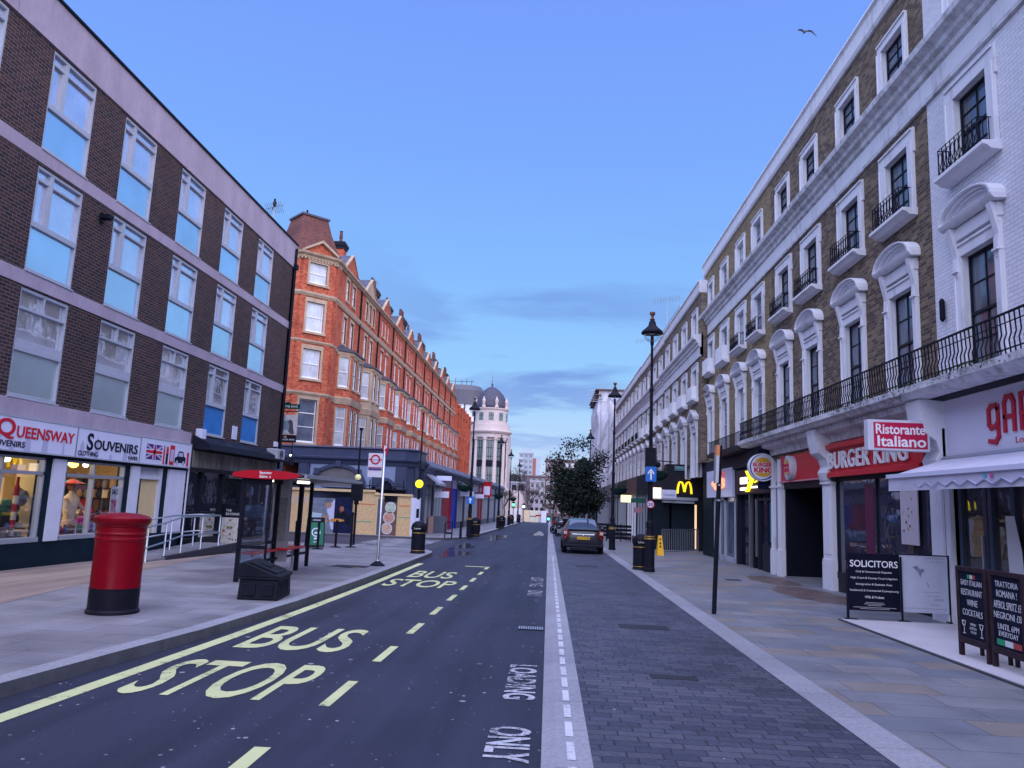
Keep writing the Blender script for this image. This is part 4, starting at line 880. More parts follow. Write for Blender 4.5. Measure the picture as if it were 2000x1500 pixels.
# narrow grey pier and casino front
b = MB(); b.fb(FR, 25.25, 25.75, -.4, 2.75, -.2, .0); b.build('grey_pier', P('grey_render', (.20, .21, .26), .7, var=.1), brown_house)
b = MB(); b.fb(FR, 26.0, 28.6, 3.45, 4.02, -.3, .28); b.fb(FR, 26.0, 37.4, 3.4, 3.95, -.4, .1); b.build('fascia', P('fascia_dark', (.02, .022, .04), .5, var=.2), yellow_house)
o, F2, c = board(FR, 26.02, 30.85, 2.42, 3.30, -.1, .10, P('casino_brown', (.055, .035, .038), .5), 'dark brown casino sign with a lit yellow chevron', frame=M['iron'])
YL = P('chevron_glow', (1, .75, .02), .5, em=2.2, emc=(1, .80, .02)); WL = P('white_glow', (1, .95, .8), .5, em=2.2, emc=(1, .93, .75))
z = 2.88-c[2]; b = MB()
# reader's left is large u on this facade
b.fprism(F2, [(29.1, z+.36), (28.7, z+.36), (28.1, z), (28.7, z-.40), (29.1, z-.40), (28.5, z)], .10, .16); b.build('chevron', YL, o)
for a_, b_, z_, y_ in ((29.0, 29.9, -.10, .14), (29.1, 29.9, -.34, -.24), (27.0, 28.2, .16, .28), (27.4, 28.3, -.28, -.22)): MB().fb(F2, a_, b_, z+z_, z+y_, .10, .15).build('glowing_panel', WL, o)
text('lettering', 'CASINO', YL, F2, 28.1, 26.5, z-.09, z+.07, .11, o, bold=.02)
b = MB(); b.fb(FR, 26.0, 26.15, -.4, 2.65, -.2, .02); b.fb(FR, 26.15, 27.5, -.4, .68, -.2, -.02); b.fb(FR, 27.9, 28.0, -.4, 2.45, -.2, .0); b.fb(FR, 30.7, 30.95, -.4, 2.6, -.2, .05); b.fb(FR, 26.85, 26.95, .68, 2.2, -.2, -.02); b.fb(FR, 26.15, 28.4, 2.15, 2.25, -.2, -.01)
for y in (26.4, 26.75, 27.1): b.fb(FR, y, y+.1, 2.25, 2.65, -.2, -.01)
b.build('shopfront', P('charcoal_joinery', (.018, .02, .032), .45), yellow_house)
MB().fb(FR, 26.0, 30.9, -.3, 2.5, -.25, -.1).build('shop_glass', M['pane_black'], yellow_house)
MB().fb(FR, 26.2, 26.8, .75, 2.1, -.098, -.09).build('poster_blue', P('poster_cyan', (.03, .18, .26), .4, var=.6, vs=3), yellow_house)
b = MB(); b.fb(FR, 28.1, 28.2, .2, 2.2, -.1, .03); b.fb(FR, 29.0, 29.1, -.3, 2.45, -.2, .03); b.build('steel_jamb', M['steel'], yellow_house)
# white sign shop
o, F2, c = board(FR, 31.3, 36.3, 2.32, 3.50, .0, .12, M['sgn'], 'white takeaway sign with red letters and a lit orange shell shape', frame=None)
text('lettering', 'INN', P('red_glow', (.8, .06, .03), .5, em=.5, emc=(.9, .08, .04)), F2, 34.6, 32.6, 3.10-c[2], 3.42-c[2], .12, o, bold=.03)
b = MB(); b.fprism(F2, [(33.7+1.1*math.cos(t)*(1+.12*math.cos(5*t)), 2.90-c[2]+.27*math.sin(t)*(1+.12*math.cos(5*t))) for t in [i*math.pi/14 for i in range(28)]], .12, .2); b.build('shell', P('shell_glow', (1, .42, .2), .5, em=1.1, emc=(1, .40, .2)), o)
b = MB()
for y in (31.4, 33.2, 34.2, 35.2): b.fb(FR, y, y+.10, -.3, 2.3, -.2, .0)
b.fb(FR, 33.2, 35.3, 2.2, 2.3, -.2, .0); b.fb(FR, 31, 35.4, -.5, -.1, -.2, .0); b.build('white_door_frame', M['upvc'], yellow_house)
MB().fb(FR, 31.0, 35.4, -.3, 2.4, -.15, -.08).build('shop_glass', M['pane_dark'], yellow_house)
b = MB(); b.fb(FR, 35.35, 37.5, -.5, 3.4, -1.5, .05); b.build('dark_pier', P('dark_green_pier', (.012, .022, .025), .5), yellow_house)
# burger shop signs
M['bkred'] = P('signboard_red', (.52, .006, .02), .4, coat=.1)
o, F2, c = board(FR, 15.44, 20.50, 2.74, 3.60, -.05, .10, M['bkred'], 'long red burger shop fascia with raised white BURGER KING letters', frame=None)
b = MB(); b.prof(F2, [(.1, 3.40-c[2]), (.22, 3.44-c[2]), (.22, 3.54-c[2]), (.1, 3.60-c[2])], 15.44, 20.5); b.prof(F2, [(.1, 2.74-c[2]), (.2, 2.71-c[2]), (.2, 2.82-c[2]), (.1, 2.88-c[2])], 15.44, 20.5); b.build('red_edge', M['bkred'], o)
text('lettering', 'BURGER KING', M['letter_white'], F2, 20.5, 16.05, 2.92-c[2], 3.35-c[2], .12, o, ext=.04, bold=.012, space=1.1)
o, F2, c = board(FR, 21.20, 25.08, 2.70, 3.52, -.05, .06, M['bkred'], 'plain red fascia over the dark entrance, carrying a small burger shop roundel', frame=None)
MB().fb(F2, 21.2, 25.08, 0, .04, .06, .10).build('trim', P('trim_pink', (.55, .25, .3), .5), o)
RB = [P('bun_orange', (.62, .33, .04), .5), P('ring_blue', (.02, .03, .25), .5), P('roundel_white', (.62, .64, .72), .4), P('logo_red', (.55, .01, .03), .5)]
def roundel(name, loc, F, r, th, label, parent_extra=None):
    o = thing(name, loc, label, 'sign'); b = MB()
    def disc(rr, d0, d1, m, sz=1): b.fprism(F, arc(0, 0, rr, 0, 2*math.pi, 36, sz)[:-1], d0, d1, m)
    disc(r, -th/2, th/2, 2); 
    b.build('disc', [M['iron'], M['iron'], RB[2]], o)
    b = MB(); sg = 1 if (F.d[0]*-F.n[1] - F.d[1]*-F.n[0]) > 0 else -1
    ring(b, F, 0, 0, r*.80, r*.90, th/2, th/2+.01, math.pi*.75 if sg > 0 else -math.pi*.35, math.pi*1.0 if sg > 0 else math.pi*.25, 14, 1, 1) if False else None
    a0, a1 = R(100), R(262)
    pts0 = [(sg*r*.93*math.cos(a0+(a1-a0)*i/20), r*.93*math.sin(a0+(a1-a0)*i/20)) for i in range(21)]
    for i in range(20):
        t = math.sin(math.pi*i/20)*.04+.015; t2 = math.sin(math.pi*(i+1)/20)*.04+.015; p, q = pts0[i], pts0[i+1]
        b.fprism(F, [p, q, (q[0]*(1-t2*1.6), q[1]*(1-t2*1.6)), (p[0]*(1-t*1.6), p[1]*(1-t*1.6))], th/2, th/2+.008)
    a0, a1 = R(262), R(330)
    for i in range(12):
        p, q = [(sg*r*.90*math.cos(a0+(a1-a0)*k/12), r*.90*math.sin(a0+(a1-a0)*k/12)) for k in (i, i+1)]; t = .05+.12*i/12
        b.fprism(F, [p, q, (q[0]*(1-t), q[1]*(1-t)), (p[0]*(1-t), p[1]*(1-t))], th/2, th/2+.008)
    b.build('blue_ring', RB[1], o)
    b = MB()
    up = [(sg*r*.55*math.cos(t), r*.34+r*.36*math.sin(t)) for t in [math.pi*i/14 for i in range(15)]]; b.fprism(F, up, th/2, th/2+.007)
    lo_ = [(sg*r*.55*math.cos(t), -r*.40-r*.28*math.sin(t)) for t in [math.pi*i/14 for i in range(15)]]; b.fprism(F, lo_, th/2, th/2+.007); b.build('bun', RB[0], o)
    text('lettering', 'BURGER', RB[3], F, -sg*r*.70, sg*r*.66, r*.04, r*.32, th/2+.002, o, ext=.012, bold=.03); text('lettering', 'KING', RB[3], F, -sg*r*.64, sg*r*.68, -r*.38, -r*.02, th/2+.002, o, ext=.012, bold=.04)
    return o
FSt = Face((0, 0), (1, 0), (0, -1))
o = roundel('round_sign', (7.03, 26.0, 3.225), FSt, .46, .22, 'large round burger shop sign projecting on a dark panel')
b = MB(); b.fb(FSt, -.1, .42, -.72, .60, -.2, -.115); b.build('backing_panel', P('navy_panel', (.012, .014, .04), .45), o)
roundel('round_sign', (7.25, 23.75, 3.12), Face((0, 0), (0, 1), (-1, 0)), .36, .18, 'smaller round burger shop sign flat on the plain red fascia')
# restaurant (white house ground floor)
o, F2, c = board(FR, 6.0, 14.7, 2.88, 3.92, -.05, .03, P('white_board', (.62, .63, .76), .45, var=.06, vs=1), 'big white restaurant sign with thin red rounded letters gAR', frame=M['stucco'], t=.07)
rm = P('letter_dark_red', (.42, .012, .04), .4)
def strokes(path, w_, F, d0, d1, b):
    for k_, (p, q) in enumerate(zip(path, path[1:])):
        d1 = d1+.0012; d0 = d0-.0012
        dx, dz_ = q[0]-p[0], q[1]-p[1]; l = math.hypot(dx, dz_) or 1; nx, nz_ = -dz_/l*w_/2, dx/l*w_/2; ex, ez = dx/l*w_*.45, dz_/l*w_*.45
        b.fprism(F, [(p[0]+nx-ex, p[1]+nz_-ez), (p[0]-nx-ex, p[1]-nz_-ez), (q[0]-nx+ex, q[1]-nz_+ez), (q[0]+nx+ex, q[1]+nz_+ez)], d0, d1)
b = MB(); zb = 3.22-c[2]; w_ = .075
def lt(u, pts): return [(u-p[0], zb+p[1]) for p in pts]
gpath = lt(13.28, [(.30, .38), (.24, .44), (.10, .44), (.04, .38), (.04, .14), (.10, .08), (.24, .10), (.30, .16)]); strokes(gpath, w_, F2, .03, .06, b); strokes(lt(13.28, [(.30, .42), (.30, -.08), (.22, -.16), (.04, -.14)]), w_, F2, .03, .06, b)
strokes(lt(12.83, [(.04, 0), (.04, .44), (.10, .54), (.24, .54), (.30, .44), (.30, 0)]), w_, F2, .03, .06, b); strokes(lt(12.83, [(.04, .22), (.30, .22)]), w_, F2, .03, .06, b)
strokes(lt(12.38, [(.04, 0), (.04, .54), (.24, .54), (.30, .46), (.30, .32), (.22, .24), (.04, .24)]), w_, F2, .03, .06, b); strokes(lt(12.38, [(.16, .24), (.30, 0)]), w_, F2, .03, .06, b)
b.build('lettering', rm, o)
text('lettering', 'London', M['ink_red'], F2, 12.55, 11.9, 3.0-c[2], 3.1-c[2], .03, o, ext=.006)
b = MB(); b.fb(FR, 4, 14.7, 3.98, 4.02, .0, .2); b.prof(FR, [(0, 3.95), (.25, 3.97), (.3, 4.0), (0, 4.0)], 4, 14.9); b.build('strip_light_housing', M['iron'], white_house)
b = MB()
for y0, y1 in ((14.55, 14.75),): b.fb(FR, y0, y1, -.4, 2.9, -.2, .10)
b.fb(FR, 14.55, 15.0, -.4, 3.0, -.3, .02); b.build('pilaster', M['stucco'], white_house)
b = MB()
for y in (14.35, 13.55, 13.4, 12.75, 12.1, 11.95, 11.2, 10.4, 9.3, 8.1, 7.0): b.fb(FR, y, y+.11, -.4, 2.7, -.14, .0)
b.fb(FR, 4, 14.5, 2.45, 2.6, -.14, .0); b.fb(FR, 4, 14.5, -.4, .12, -.14, -.01); b.build('door_frame', P('blue_grey_joinery', (.035, .05, .085), .45), white_house)
MB().fb(FR, 4, 14.5, -.2, 2.6, -.10, -.06).build('shop_glass', pane('restaurant_glass', (.07, .06, .06), .10, .02), white_house)
MB().fb(FR, 13.62, 13.66, .3, 1.5, .02, .05).build('door_handle', M['steel'], white_house); MB().fb(FR, 12.2, 12.24, .3, 1.6, .02, .05).build('door_handle', M['steel'], white_house)
b = MB(); b.add([FR.pt(12.95, .55, .01), FR.pt(12.55, .6, .01), FR.pt(12.6, 1.3, .01), FR.pt(12.75, 1.85, .01), FR.pt(13.0, 1.85, .01)], [(0, 1, 2, 3, 4)]); b.build('paper_notice', P('paper', (.55, .56, .6), .6), white_house)
MB().fb(FR, 3.6, 15.0, 2.6, 3.0, -.3, -.03).build('fascia_back', M['stucco'], white_house)
# the awning
o = thing('awning', (7.3, 9.5, 2.36), 'white fabric restaurant awning with a zigzag valance and two coloured dots', 'awning')
FA = Face((0, 0), (0, 1), (-1, 0)); aw = M['awn'] = P('awning_canvas', (.52, .52, .64), .8, var=.1, vs=2, bmp=.1)
b = MB(); ya, yb = -6.5, 5.15
b.quad(FA.pt(ya, .50, 0), FA.pt(yb, .50, 0), FA.pt(yb, .14, 1.02), FA.pt(ya, .14, 1.02)); b.quad(FA.pt(ya, .47, 0), FA.pt(yb, .47, 0), FA.pt(yb, .11, 1.02), FA.pt(ya, .11, 1.02)); b.add([FA.pt(yb, .50, 0), FA.pt(yb, .14, 1.02), FA.pt(yb, .02, 1.02), FA.pt(yb, .38, 0)], [(0, 1, 2, 3)]); b.build('canopy', aw, o)
b = MB(); n = 60
for i in range(n):
    u, v = ya+(yb-ya)*i/n, ya+(yb-ya)*(i+1)/n; w1, w2 = .012*math.sin(i*1.3), .012*math.sin((i+1)*1.3); b.quad(FA.pt(u, .11, 1.03), FA.pt(v, .11, 1.03), FA.pt(v, -.13, 1.03+w2), FA.pt(u, -.13, 1.03+w1))
b.build('valance', aw, o); MB().fb(FA, ya, yb+.02, .10, .17, 1.0, 1.07).build('front_bar', M['sgn'], o)
b = MB(); strokes([(yb-1.0-i*.22, (-.08 if i % 2 else .0)) for i in range(24) if True], .014, FA, 1.045, 1.05, b); b.build('zigzag_print', M['sgn_grey'], o)
b = MB(); b.fprism(FA, arc(1.95, .04, .035, 0, 6.28, 10)[:-1], 1.045, 1.055, 0); b.fprism(FA, arc(1.78, .04, .035, 0, 6.28, 10)[:-1], 1.045, 1.055, 1); b.build('coloured_dot', [P('dot_blue', (.05, .35, .55), .5), P('dot_pink', (.6, .08, .3), .5)], o)
b = MB(); b.tube([FA.pt(ya, .5, .02), FA.pt(yb, .5, .02)], .05, 8); b.build('roller', M['alu'], o)
# hanging box sign
o = thing('box_sign', (6.67, 14.82, 2.99), 'red and white box sign reading Ristorante Italiano on the end of the balcony', 'sign')
b = MB(); b.fb(FSt, -.72, .42, 0, .58, -.09, .09); b.build('box', P('box_white', (.55, .54, .63), .45), o, bevel=.01)
b = MB(); b.fb(FSt, -.61, .37, .045, .53, .09, .098); b.build('red_panel', P('panel_red', (.46, .012, .06), .4), o)
text('lettering', 'Ristorante', M['letter_white'], FSt, -.575, .33, .31, .50, .099, o, ext=.004, bold=.02); text('lettering', 'Italiano', M['letter_white'], FSt, -.55, .34, .075, .28, .099, o, ext=.004, bold=.02)
b = MB(); b.fb(FSt, .42, .72, .44, .47, -.02, .02); b.fb(FSt, .42, .72, .06, .09, -.02, .02); b.build('bracket', M['steel'], o)
b = MB(); b.box(7.0, 7.4, 15.0, 15.35, 3.1, 4.0); b.box(6.95, 7.0, 14.98, 15.37, 3.92, 3.98); b.build('balcony_pier', M['stucco'], brown_house, bevel=.01)
tag(MB().lathe([(.02, 4.9+.55), (.05, 4.9+.6), (.05, 4.9+.95), (.02, 4.9+1.0)], 10, 7.33, 14.55).build('wall_light', M['iron']), 'small dark wall light on the white painted brick near the corner', 'lamp')
# ---------------- second terrace, lower
X2 = 7.05; yy2 = [36.5, 48.4, 60.0, 71.5, 84.5]
lab2 = ['grey brick terrace house with a bare brick flank beside the yellow brick house', 'grey brick terrace house, second along the far right terrace', 'grey brick terrace house, third along the far right terrace', 'grey brick terrace house next to the sheeted scaffold']
for i in range(4):
    a, c_ = yy2[i], yy2[i+1]; nwin = 4; st = (c_-a)/nwin; dzz = -1.02 if i != 1 else -1.10
    terrace_house(lab2[i], a, c_, X2, dzz, M['brick_g'], [a+st*(k+.5) for k in range(nwin)], M['stucco_far'], [M['pane_white'], M['pane_dark']], ub, ped='tri', bal='solid' if i < 2 else 'iron', base_z=4.55, group='far houses of the right terrace')
# ================================================================ LEFT, beyond the side street: red brick terrace
XB = -13.75
FB = Face((XB, 0), (0, 1), (1, 0))
G0 = Face((0, 0), (0, 1), (1, 0))
def rsash(parent, w, z0, z1, F, d, uc=0, split=.5, pm=None):
    b = MB(); f = .05; l, r = uc-w/2, uc+w/2
    b.fb(F, l, l+f, z0, z1, d-.05, d); b.fb(F, r-f, r, z0, z1, d-.05, d); b.fb(F, l+f, r-f, z0, z0+.09, d-.05, d); b.fb(F, l+f, r-f, z1-.06, z1, d-.05, d); zm = z0+(z1-z0)*split; b.fb(F, l+f, r-f, zm-.03, zm+.03, d-.05, d+.01)
    if split > .55: z2 = z0+(z1-z0)*.36; b.fb(F, l+f, r-f, z2-.02, z2+.02, d-.05, d)
    s = b.build('sash', M['white'], parent); MB().fb(F, l+.03, r-.03, z0+.03, z1-.03, d-.045, d-.03).build('pane', pm or M['pane_white'], parent); return s
def canted(y0, y1, dpt, cant): return [(0, y0), (dpt, y0+cant), (dpt, y1-cant), (0, y1)]
def red_house(label, yc, W=5.6, stone=False, first=False, gable=True, detail=True, brick=None, tower=False):
    """one gabled house: local frame centred on the house, origin on the main wall plane"""
    o = thing('red_brick_house', (XB, yc, 0), label, 'house', 'gabled red brick houses along the left side')
    br = brick or M['brick_red']; h = W/2; F = G0; holes = []
    wt = [(-1.1, .62), (0, .62), (1.1, .62)] if not first else [(-.75, .72), (.85, .72)]
    wl3 = [(-1.75, .6), (-.55, .62), (.55, .62), (1.75, .6)][1:3] if not stone else [(-.75, .7), (.75, .7)]
    wl3 = [(-.9, .78), (.9, .78)]
    for u, w_ in wt: holes.append((u-w_/2, u+w_/2, 14.42, 15.82))
    for u, w_ in wl3: holes.append((u-w_/2, u+w_/2, 11.50, 13.28))
    b = MB(); b.wall(F, -h, h, 3.0, 16.2, holes, 0, .2); b.fb(F, -h, h, 2.5, 16.2, -9, -.22)
    b.build('wall', br, o)
    st = M['stone']
    # gable over the middle
    if gable:
        gw = 1.9; b = MB(); b.fprism(F, [(-gw, 16.2), (gw, 16.2), (0, 17.75)], -.12, .02); b.build('gable_wall', st if stone else br, o)
        b = MB()
        for s in (-1, 1): b.fprism(F, [(s*(gw+.12), 16.2), (s*(gw+.12), 16.27), (0, 17.83), (0, 17.76)], -.12, .09)
        b.prof(F, [(-.1, 16.05), (.08, 16.05), (.2, 16.16), (.28, 16.2), (.28, 16.3), (-.1, 16.32)], -h, h)
        b.build('gable_coping', st, o)
        b = MB(); b.prof(Face((0, 0), (-1, 0), (0, 1)), [(-gw-.05, 16.25), (0, 17.80), (gw+.05, 16.25)], .15, 4.6, 0); b.build('gable_roof', M['slate'], o)
    b = MB(); b.add([(-.05, -h, 16.28), (-.05, h, 16.28), (-4.5, h, 18.4), (-4.5, -h, 18.4), (-9, h, 16.3), (-9, -h, 16.3)], [(0, 1, 2, 3), (3, 2, 4, 5), (0, 3, 5), (1, 4, 2)]); b.build('roof', M['slate'], o)
    b = MB()
    b.prof(F, [(-.05, 13.60), (.07, 13.60), (.13, 13.72), (.16, 13.92), (-.05, 13.98)], -h, h); b.prof(F, [(-.05, 10.72), (.05, 10.72), (.09, 10.9), (-.05, 10.92)], -h, h); b.prof(F, [(-.05, 7.5), (.05, 7.5), (.1, 7.75), (-.05, 7.8)], -h, h)
    for u, w_ in wt:
        b.fb(F, u-w_/2-.1, u+w_/2+.1, 14.30, 14.42, -.1, .08)
        if stone or first: b.fb(F, u-w_/2-.16, u-w_/2, 14.42, 15.82, -.05, .03); b.fb(F, u+w_/2, u+w_/2+.16, 14.42, 15.82, -.05, .03); b.fb(F, u-w_/2-.16, u+w_/2+.16, 15.82, 16.05, -.05, .03)
    for u, w_ in wl3:
        b.fb(F, u-w_/2-.12, u+w_/2+.12, 11.38, 11.50, -.1, .1); b.fb(F, u-w_/2-.12, u+w_/2+.12, 13.28, 13.5, -.05, .04)
        if stone or first: b.fb(F, u-w_/2-.14, u-w_/2, 11.5, 13.28, -.05, .03); b.fb(F, u+w_/2, u+w_/2+.14, 11.5, 13.28, -.05, .03)
    b.build('stone_dressing', st, o)
    for u, w_ in wt:
        wn_ = MB().fb(F, u-w_/2, u+w_/2, 14.40, 14.46, -.2, .02).build('window', M['white'], o); rsash(wn_, w_, 14.44, 15.82, F, -.10, u)
    for u, w_ in wl3:
        wn_ = MB().fb(F, u-w_/2, u+w_/2, 11.48, 11.54, -.2, .02).build('window', M['white'], o); rsash(wn_, w_, 11.52, 13.28, F, -.10, u)
    # two storeys of canted bay under a lead roof
    bw, dp, ct = 2.1, .82, .70
    bay = MB(); facets = [((0, -bw), (dp, -bw+ct)), ((dp, -bw+ct), (dp, bw-ct)), ((dp, bw-ct), (0, bw))]
    wins = []
    for (xa, ya), (xb, yb) in facets:
        L_ = math.hypot(xb-xa, yb-ya); dx, dy = (xb-xa)/L_, (yb-ya)/L_; Ff = Face((xa, ya), (dx, dy), (dy, -dx))
        fw = L_-.42 if L_ < 1.5 else .78; cs = [L_/2] if L_ < 1.5 else [L_*.26, L_*.74]
        hs = []
        for z0, z1 in ((4.8, 7.25), (8.55, 10.5)):
            for c_ in cs: hs.append((c_-fw/2, c_+fw/2, z0, z1))
        bay.wall(Ff, 0, L_, 3.0, 10.85, hs, 0, .12)
        wins.append((Ff, fw, cs, L_))
    bay.build('bay_wall', st if stone else br, o)
    tr = MB()
    for Ff, fw, cs, L_ in wins:
        tr.prof(Ff, [(-.05, 7.42), (.06, 7.45), (.1, 7.6), (.16, 7.85), (-.05, 7.95)], -.03, L_+.03); tr.prof(Ff, [(-.05, 10.62), (.05, 10.62), (.1, 10.8), (-.05, 10.85)], -.03, L_+.03)
        for c_ in cs:
            tr.fb(Ff, c_-fw/2-.1, c_+fw/2+.1, 8.42, 8.55, -.1, .08); tr.fb(Ff, c_-fw/2-.05, c_+fw/2+.05, 10.5, 10.62, -.1, .03)
            if stone or first: tr.fb(Ff, c_-fw/2-.1, c_-fw/2, 8.55, 10.5, -.1, .025); tr.fb(Ff, c_+fw/2, c_+fw/2+.1, 8.55, 10.5, -.1, .025); tr.fb(Ff, c_-fw/2-.1, c_-fw/2, 4.6, 7.25, -.1, .025); tr.fb(Ff, c_+fw/2, c_+fw/2+.1, 4.6, 7.25, -.1, .025)
    tr.build('bay_dressing', st, o)
    for Ff, fw, cs, L_ in wins:
        for c_ in cs:
            for z0, z1, sp in ((4.8, 7.25, .72), (8.55, 10.5, .5)):
                wn_ = MB().fb(Ff, c_-fw/2, c_+fw/2, z0-.02, z0+.05, -.1, .03).build('window', M['white'], o); rsash(wn_, fw, z0+.03, z1, Ff, -.06, c_, sp)
    b = MB(); e = .16; pl = [(0, -bw-e), (dp+e, -bw+ct-e*.6), (dp+e, bw-ct+e*.6), (0, bw+e)]
    b.hprism(pl, 10.84, 10.96); 
    tp = [(.0, -bw+.6), (.12, -bw+ct+.4), (.12, bw-ct-.4), (.0, bw-.6)]; v = [(x, y, 10.95) for x, y in pl]+[(x, y, 11.38) for x, y in tp]
    b.add(v, [(0, 1, 5, 4), (1, 2, 6, 5), (2, 3, 7, 6), (4, 5, 6, 7)]); b.build('bay_roof', P('lead_roof', (.055, .058, .085), .5, var=.3, vs=3) if 'lead_roof' not in bpy.data.materials else bpy.data.materials['lead_roof'], o)
    b = MB(); b.tube([(.08, h-.05, 16.1), (.08, h-.05, 3.5)], .06, 6); b.build('downpipe', M['iron'], o)
    return o
def stack(o, x, y, z0, z1, wx, wy_, pots, mat):
    b = MB(); b.box(x-wx/2, x+wx/2, y-wy_/2, y+wy_/2, z0, z1-.35); c = b.build('chimney', mat, o)
    b = MB(); b.box(x-wx/2-.08, x+wx/2+.08, y-wy_/2-.08, y+wy_/2+.08, z1-.55, z1-.35); b.box(x-wx/2-.14, x+wx/2+.14, y-wy_/2-.14, y+wy_/2+.14, z1-.35, z1-.15); b.box(x-wx/2-.05, x+wx/2+.05, y-wy_/2-.05, y+wy_/2+.05, z1-.15, z1); b.build('chimney_cap', M['black'] if pots < 3 else mat, c)
    for k in range(pots):
        MB().lathe([(.13, z1), (.11, z1+.3), (.14, z1+.42), (.13, z1+.5), (.10, z1+.85), (.13, z1+.9)], 8, x, y-wy_/2+wy_*(k+.5)/pots).build('chimney_pot', M['tile'], c)
ORD = ['second', 'third', 'fourth', 'fifth', 'sixth', 'seventh', 'eighth', 'ninth', 'tenth', 'eleventh']
ap = [49.5, 55.2, 60.8, 66.4, 72.0, 77.5, 83.0, 88.5, 94.0, 99.5, 105.0]
h0 = red_house('orange brick house with a stone dressed bay, right next to the corner pub tower', ap[0], 5.5, first=True)
h1 = red_house('brick house with buff stone bay and top windows, second from the corner pub', ap[1], 5.6, stone=True)
hp = red_house('gabled red brick house, third from the corner pub along the left terrace', ap[2], 5.6)
stack(h0, -2.25, 4.4, 16, 20.2, .75, .75, 1, M['brick_red']); stack(h1, -2.5, 2.9, 16, 18.8, 1.2, .8, 2, M['brick_g'])
for i, y in enumerate(ap[3:], 3):
    hc = copy_tree(hp, None, (XB, y, 0), label='gabled red brick house, %s from the corner pub along the left terrace' % ORD[i-1])
    if i % 2 == 0: stack(hc, -1.7, 2.8, 16, 19.5, .8, 1.6, 4, M['brick_dk'])
    else: stack(hc, -2.0, 2.8, 16, 19.3, .9, .8, 1, M['brick_red'])
stack(hp, -2.0, 2.8, 16, 19.4, .8, 1.5, 3, M['brick_dk'])
# far ungabled end of the terrace
def end_block():
    o = thing('red_brick_block', (XB, 117.5, 0), 'flat roofed bright orange brick block at the far end of the red terrace', 'building'); F = G0; b = MB(); h = 9.7; hs = []
    for i in range(5):
        u = -h+h*2*(i+.5)/5
        for z0, z1 in ((4.8, 7.2), (8.2, 10.4), (11.4, 13.6)): hs += [(u-1.2, u-.5, z0, z1), (u-.35, u+.35, z0, z1), (u+.5, u+1.2, z0, z1)]
    b.wall(F, -h, h, 3, 15.3, hs, 0, .2); b.fb(F, -h, h, 2.5, 15.3, -10, -.22); b.build('wall', M['brick_red'], o)
    b = MB()
    for z in (7.7, 10.9, 14.2, 15.2): b.prof(F, [(0, z), (.12, z), (.22, z+.25), (0, z+.3)], -h, h)
    for i in range(6): u = -h+.1+(2*h-.2)*i/5; b.fb(F, u-.25, u+.25, 3, 15.6, 0, .35)
    b.build('brick_trim', M['brick_red'], o)
    for a, c_, z0, z1 in hs:
        wn_ = MB().fb(F, a, c_, z0-.05, z0+.04, -.2, .05).build('window', M['white'], o); rsash(wn_, c_-a, z0+.02, z1, F, -.08, (a+c_)/2)
end_block()
# corner pub: canted face, mansard tower, single storey front
pub = thing('corner_pub', (0, 0, 0), 'corner pub with a canted brick face, brown mansard tower and dark blue arched ground floor', 'pub')
A0, A1 = (-15.35, 44.2), (-13.83, 45.72); q = math.sqrt(.5); FAc = Face(A0, (q, q), (q, -q)); LA = math.hypot(A1[0]-A0[0], A1[1]-A0[1])
FSd = Face((0, 44.2), (1, 0), (0, -1)); wa = [(4.75, 7.35), (8.6, 10.4), (11.45, 13.3), (14.45, 15.75)]
b = MB(); hs = [(LA/2-.58, LA/2+.58, a, c_) for a, c_ in wa]; b.wall(FAc, 0, LA, 3.4, 16.2, hs, 0, .2)
b.wall(FSd, -26, -15.35, 3.4, 16.2, [(u-.5, u+.5, a, c_) for u in (-17.6, -20, -22.4) for a, c_ in wa], 0, .2)
b.wall(FB, 45.8, 46.8, 3.4, 16.2, [], 0); b.quad((-13.83, 45.72, 3.4), (XB, 45.8, 3.4), (XB, 45.8, 16.2), (-13.83, 45.72, 16.2))
b.hprism([(-26, 44.45), (-15.4, 44.45), (-14.1, 45.8), (-14.0, 46.8), (-14.0, 54), (-26, 54)], 3.0, 16.15)
b.build('wall', M['brick_red'], pub)
b = MB()
for a, c_ in ((0, .34), (LA-.34, LA)): b.fb(FAc, a, c_, 3.4, 15.9, -.05, .07)
b.fb(FB, 45.95, 46.55, 3.4, 15.9, -.05, .08); b.fb(FSd, -16.0, -15.45, 3.4, 15.9, -.05, .06); b.build('brick_pilaster', M['brick_red'], pub)
b = MB()
for z, hh, pr in ((7.55, .28, .14), (10.75, .22, .12), (13.62, .32, .16)):
    for F, a, c_ in ((FAc, -.08, LA+.08), (FSd, -26, -15.3), (FB, 45.75, 46.8)): b.prof(F, [(-.05, z), (pr*.4, z), (pr, z+hh*.5), (pr, z+hh*.85), (-.05, z+hh)], a, c_)
for a, c_ in wa:
    for s in (0, 1): u = LA/2+(-.58-.2 if s == 0 else .58); b.fb(FAc, u, u+.2, a, c_, -.1, .04)
    b.fb(FAc, LA/2-.78, LA/2+.78, c_, c_+.25, -.1, .05); b.fb(FAc, LA/2-.75, LA/2+.75, a-.13, a, -.1, .12)
for F, a, c_ in ((FAc, -.15, LA+.15), (FSd, -26, -15.2), (FB, 45.7, 46.8)):
    b.prof(F, [(-.05, 15.95), (.10, 15.98), (.14, 16.1), (.3, 16.2), (.34, 16.32), (-.05, 16.36)], a, c_)
    k = a
    while k < c_: b.fb(F, k, k+.09, 15.86, 15.98, -.02, .12); k += .22
for s in (-1, 1): b.fprism(FAc, [(LA/2+s*1.15, 16.34), (LA/2+s*1.15, 16.48), (LA/2, 17.2), (LA/2, 17.02)], -.1, .34)
b.build('stone_dressing', M['stone'], pub)
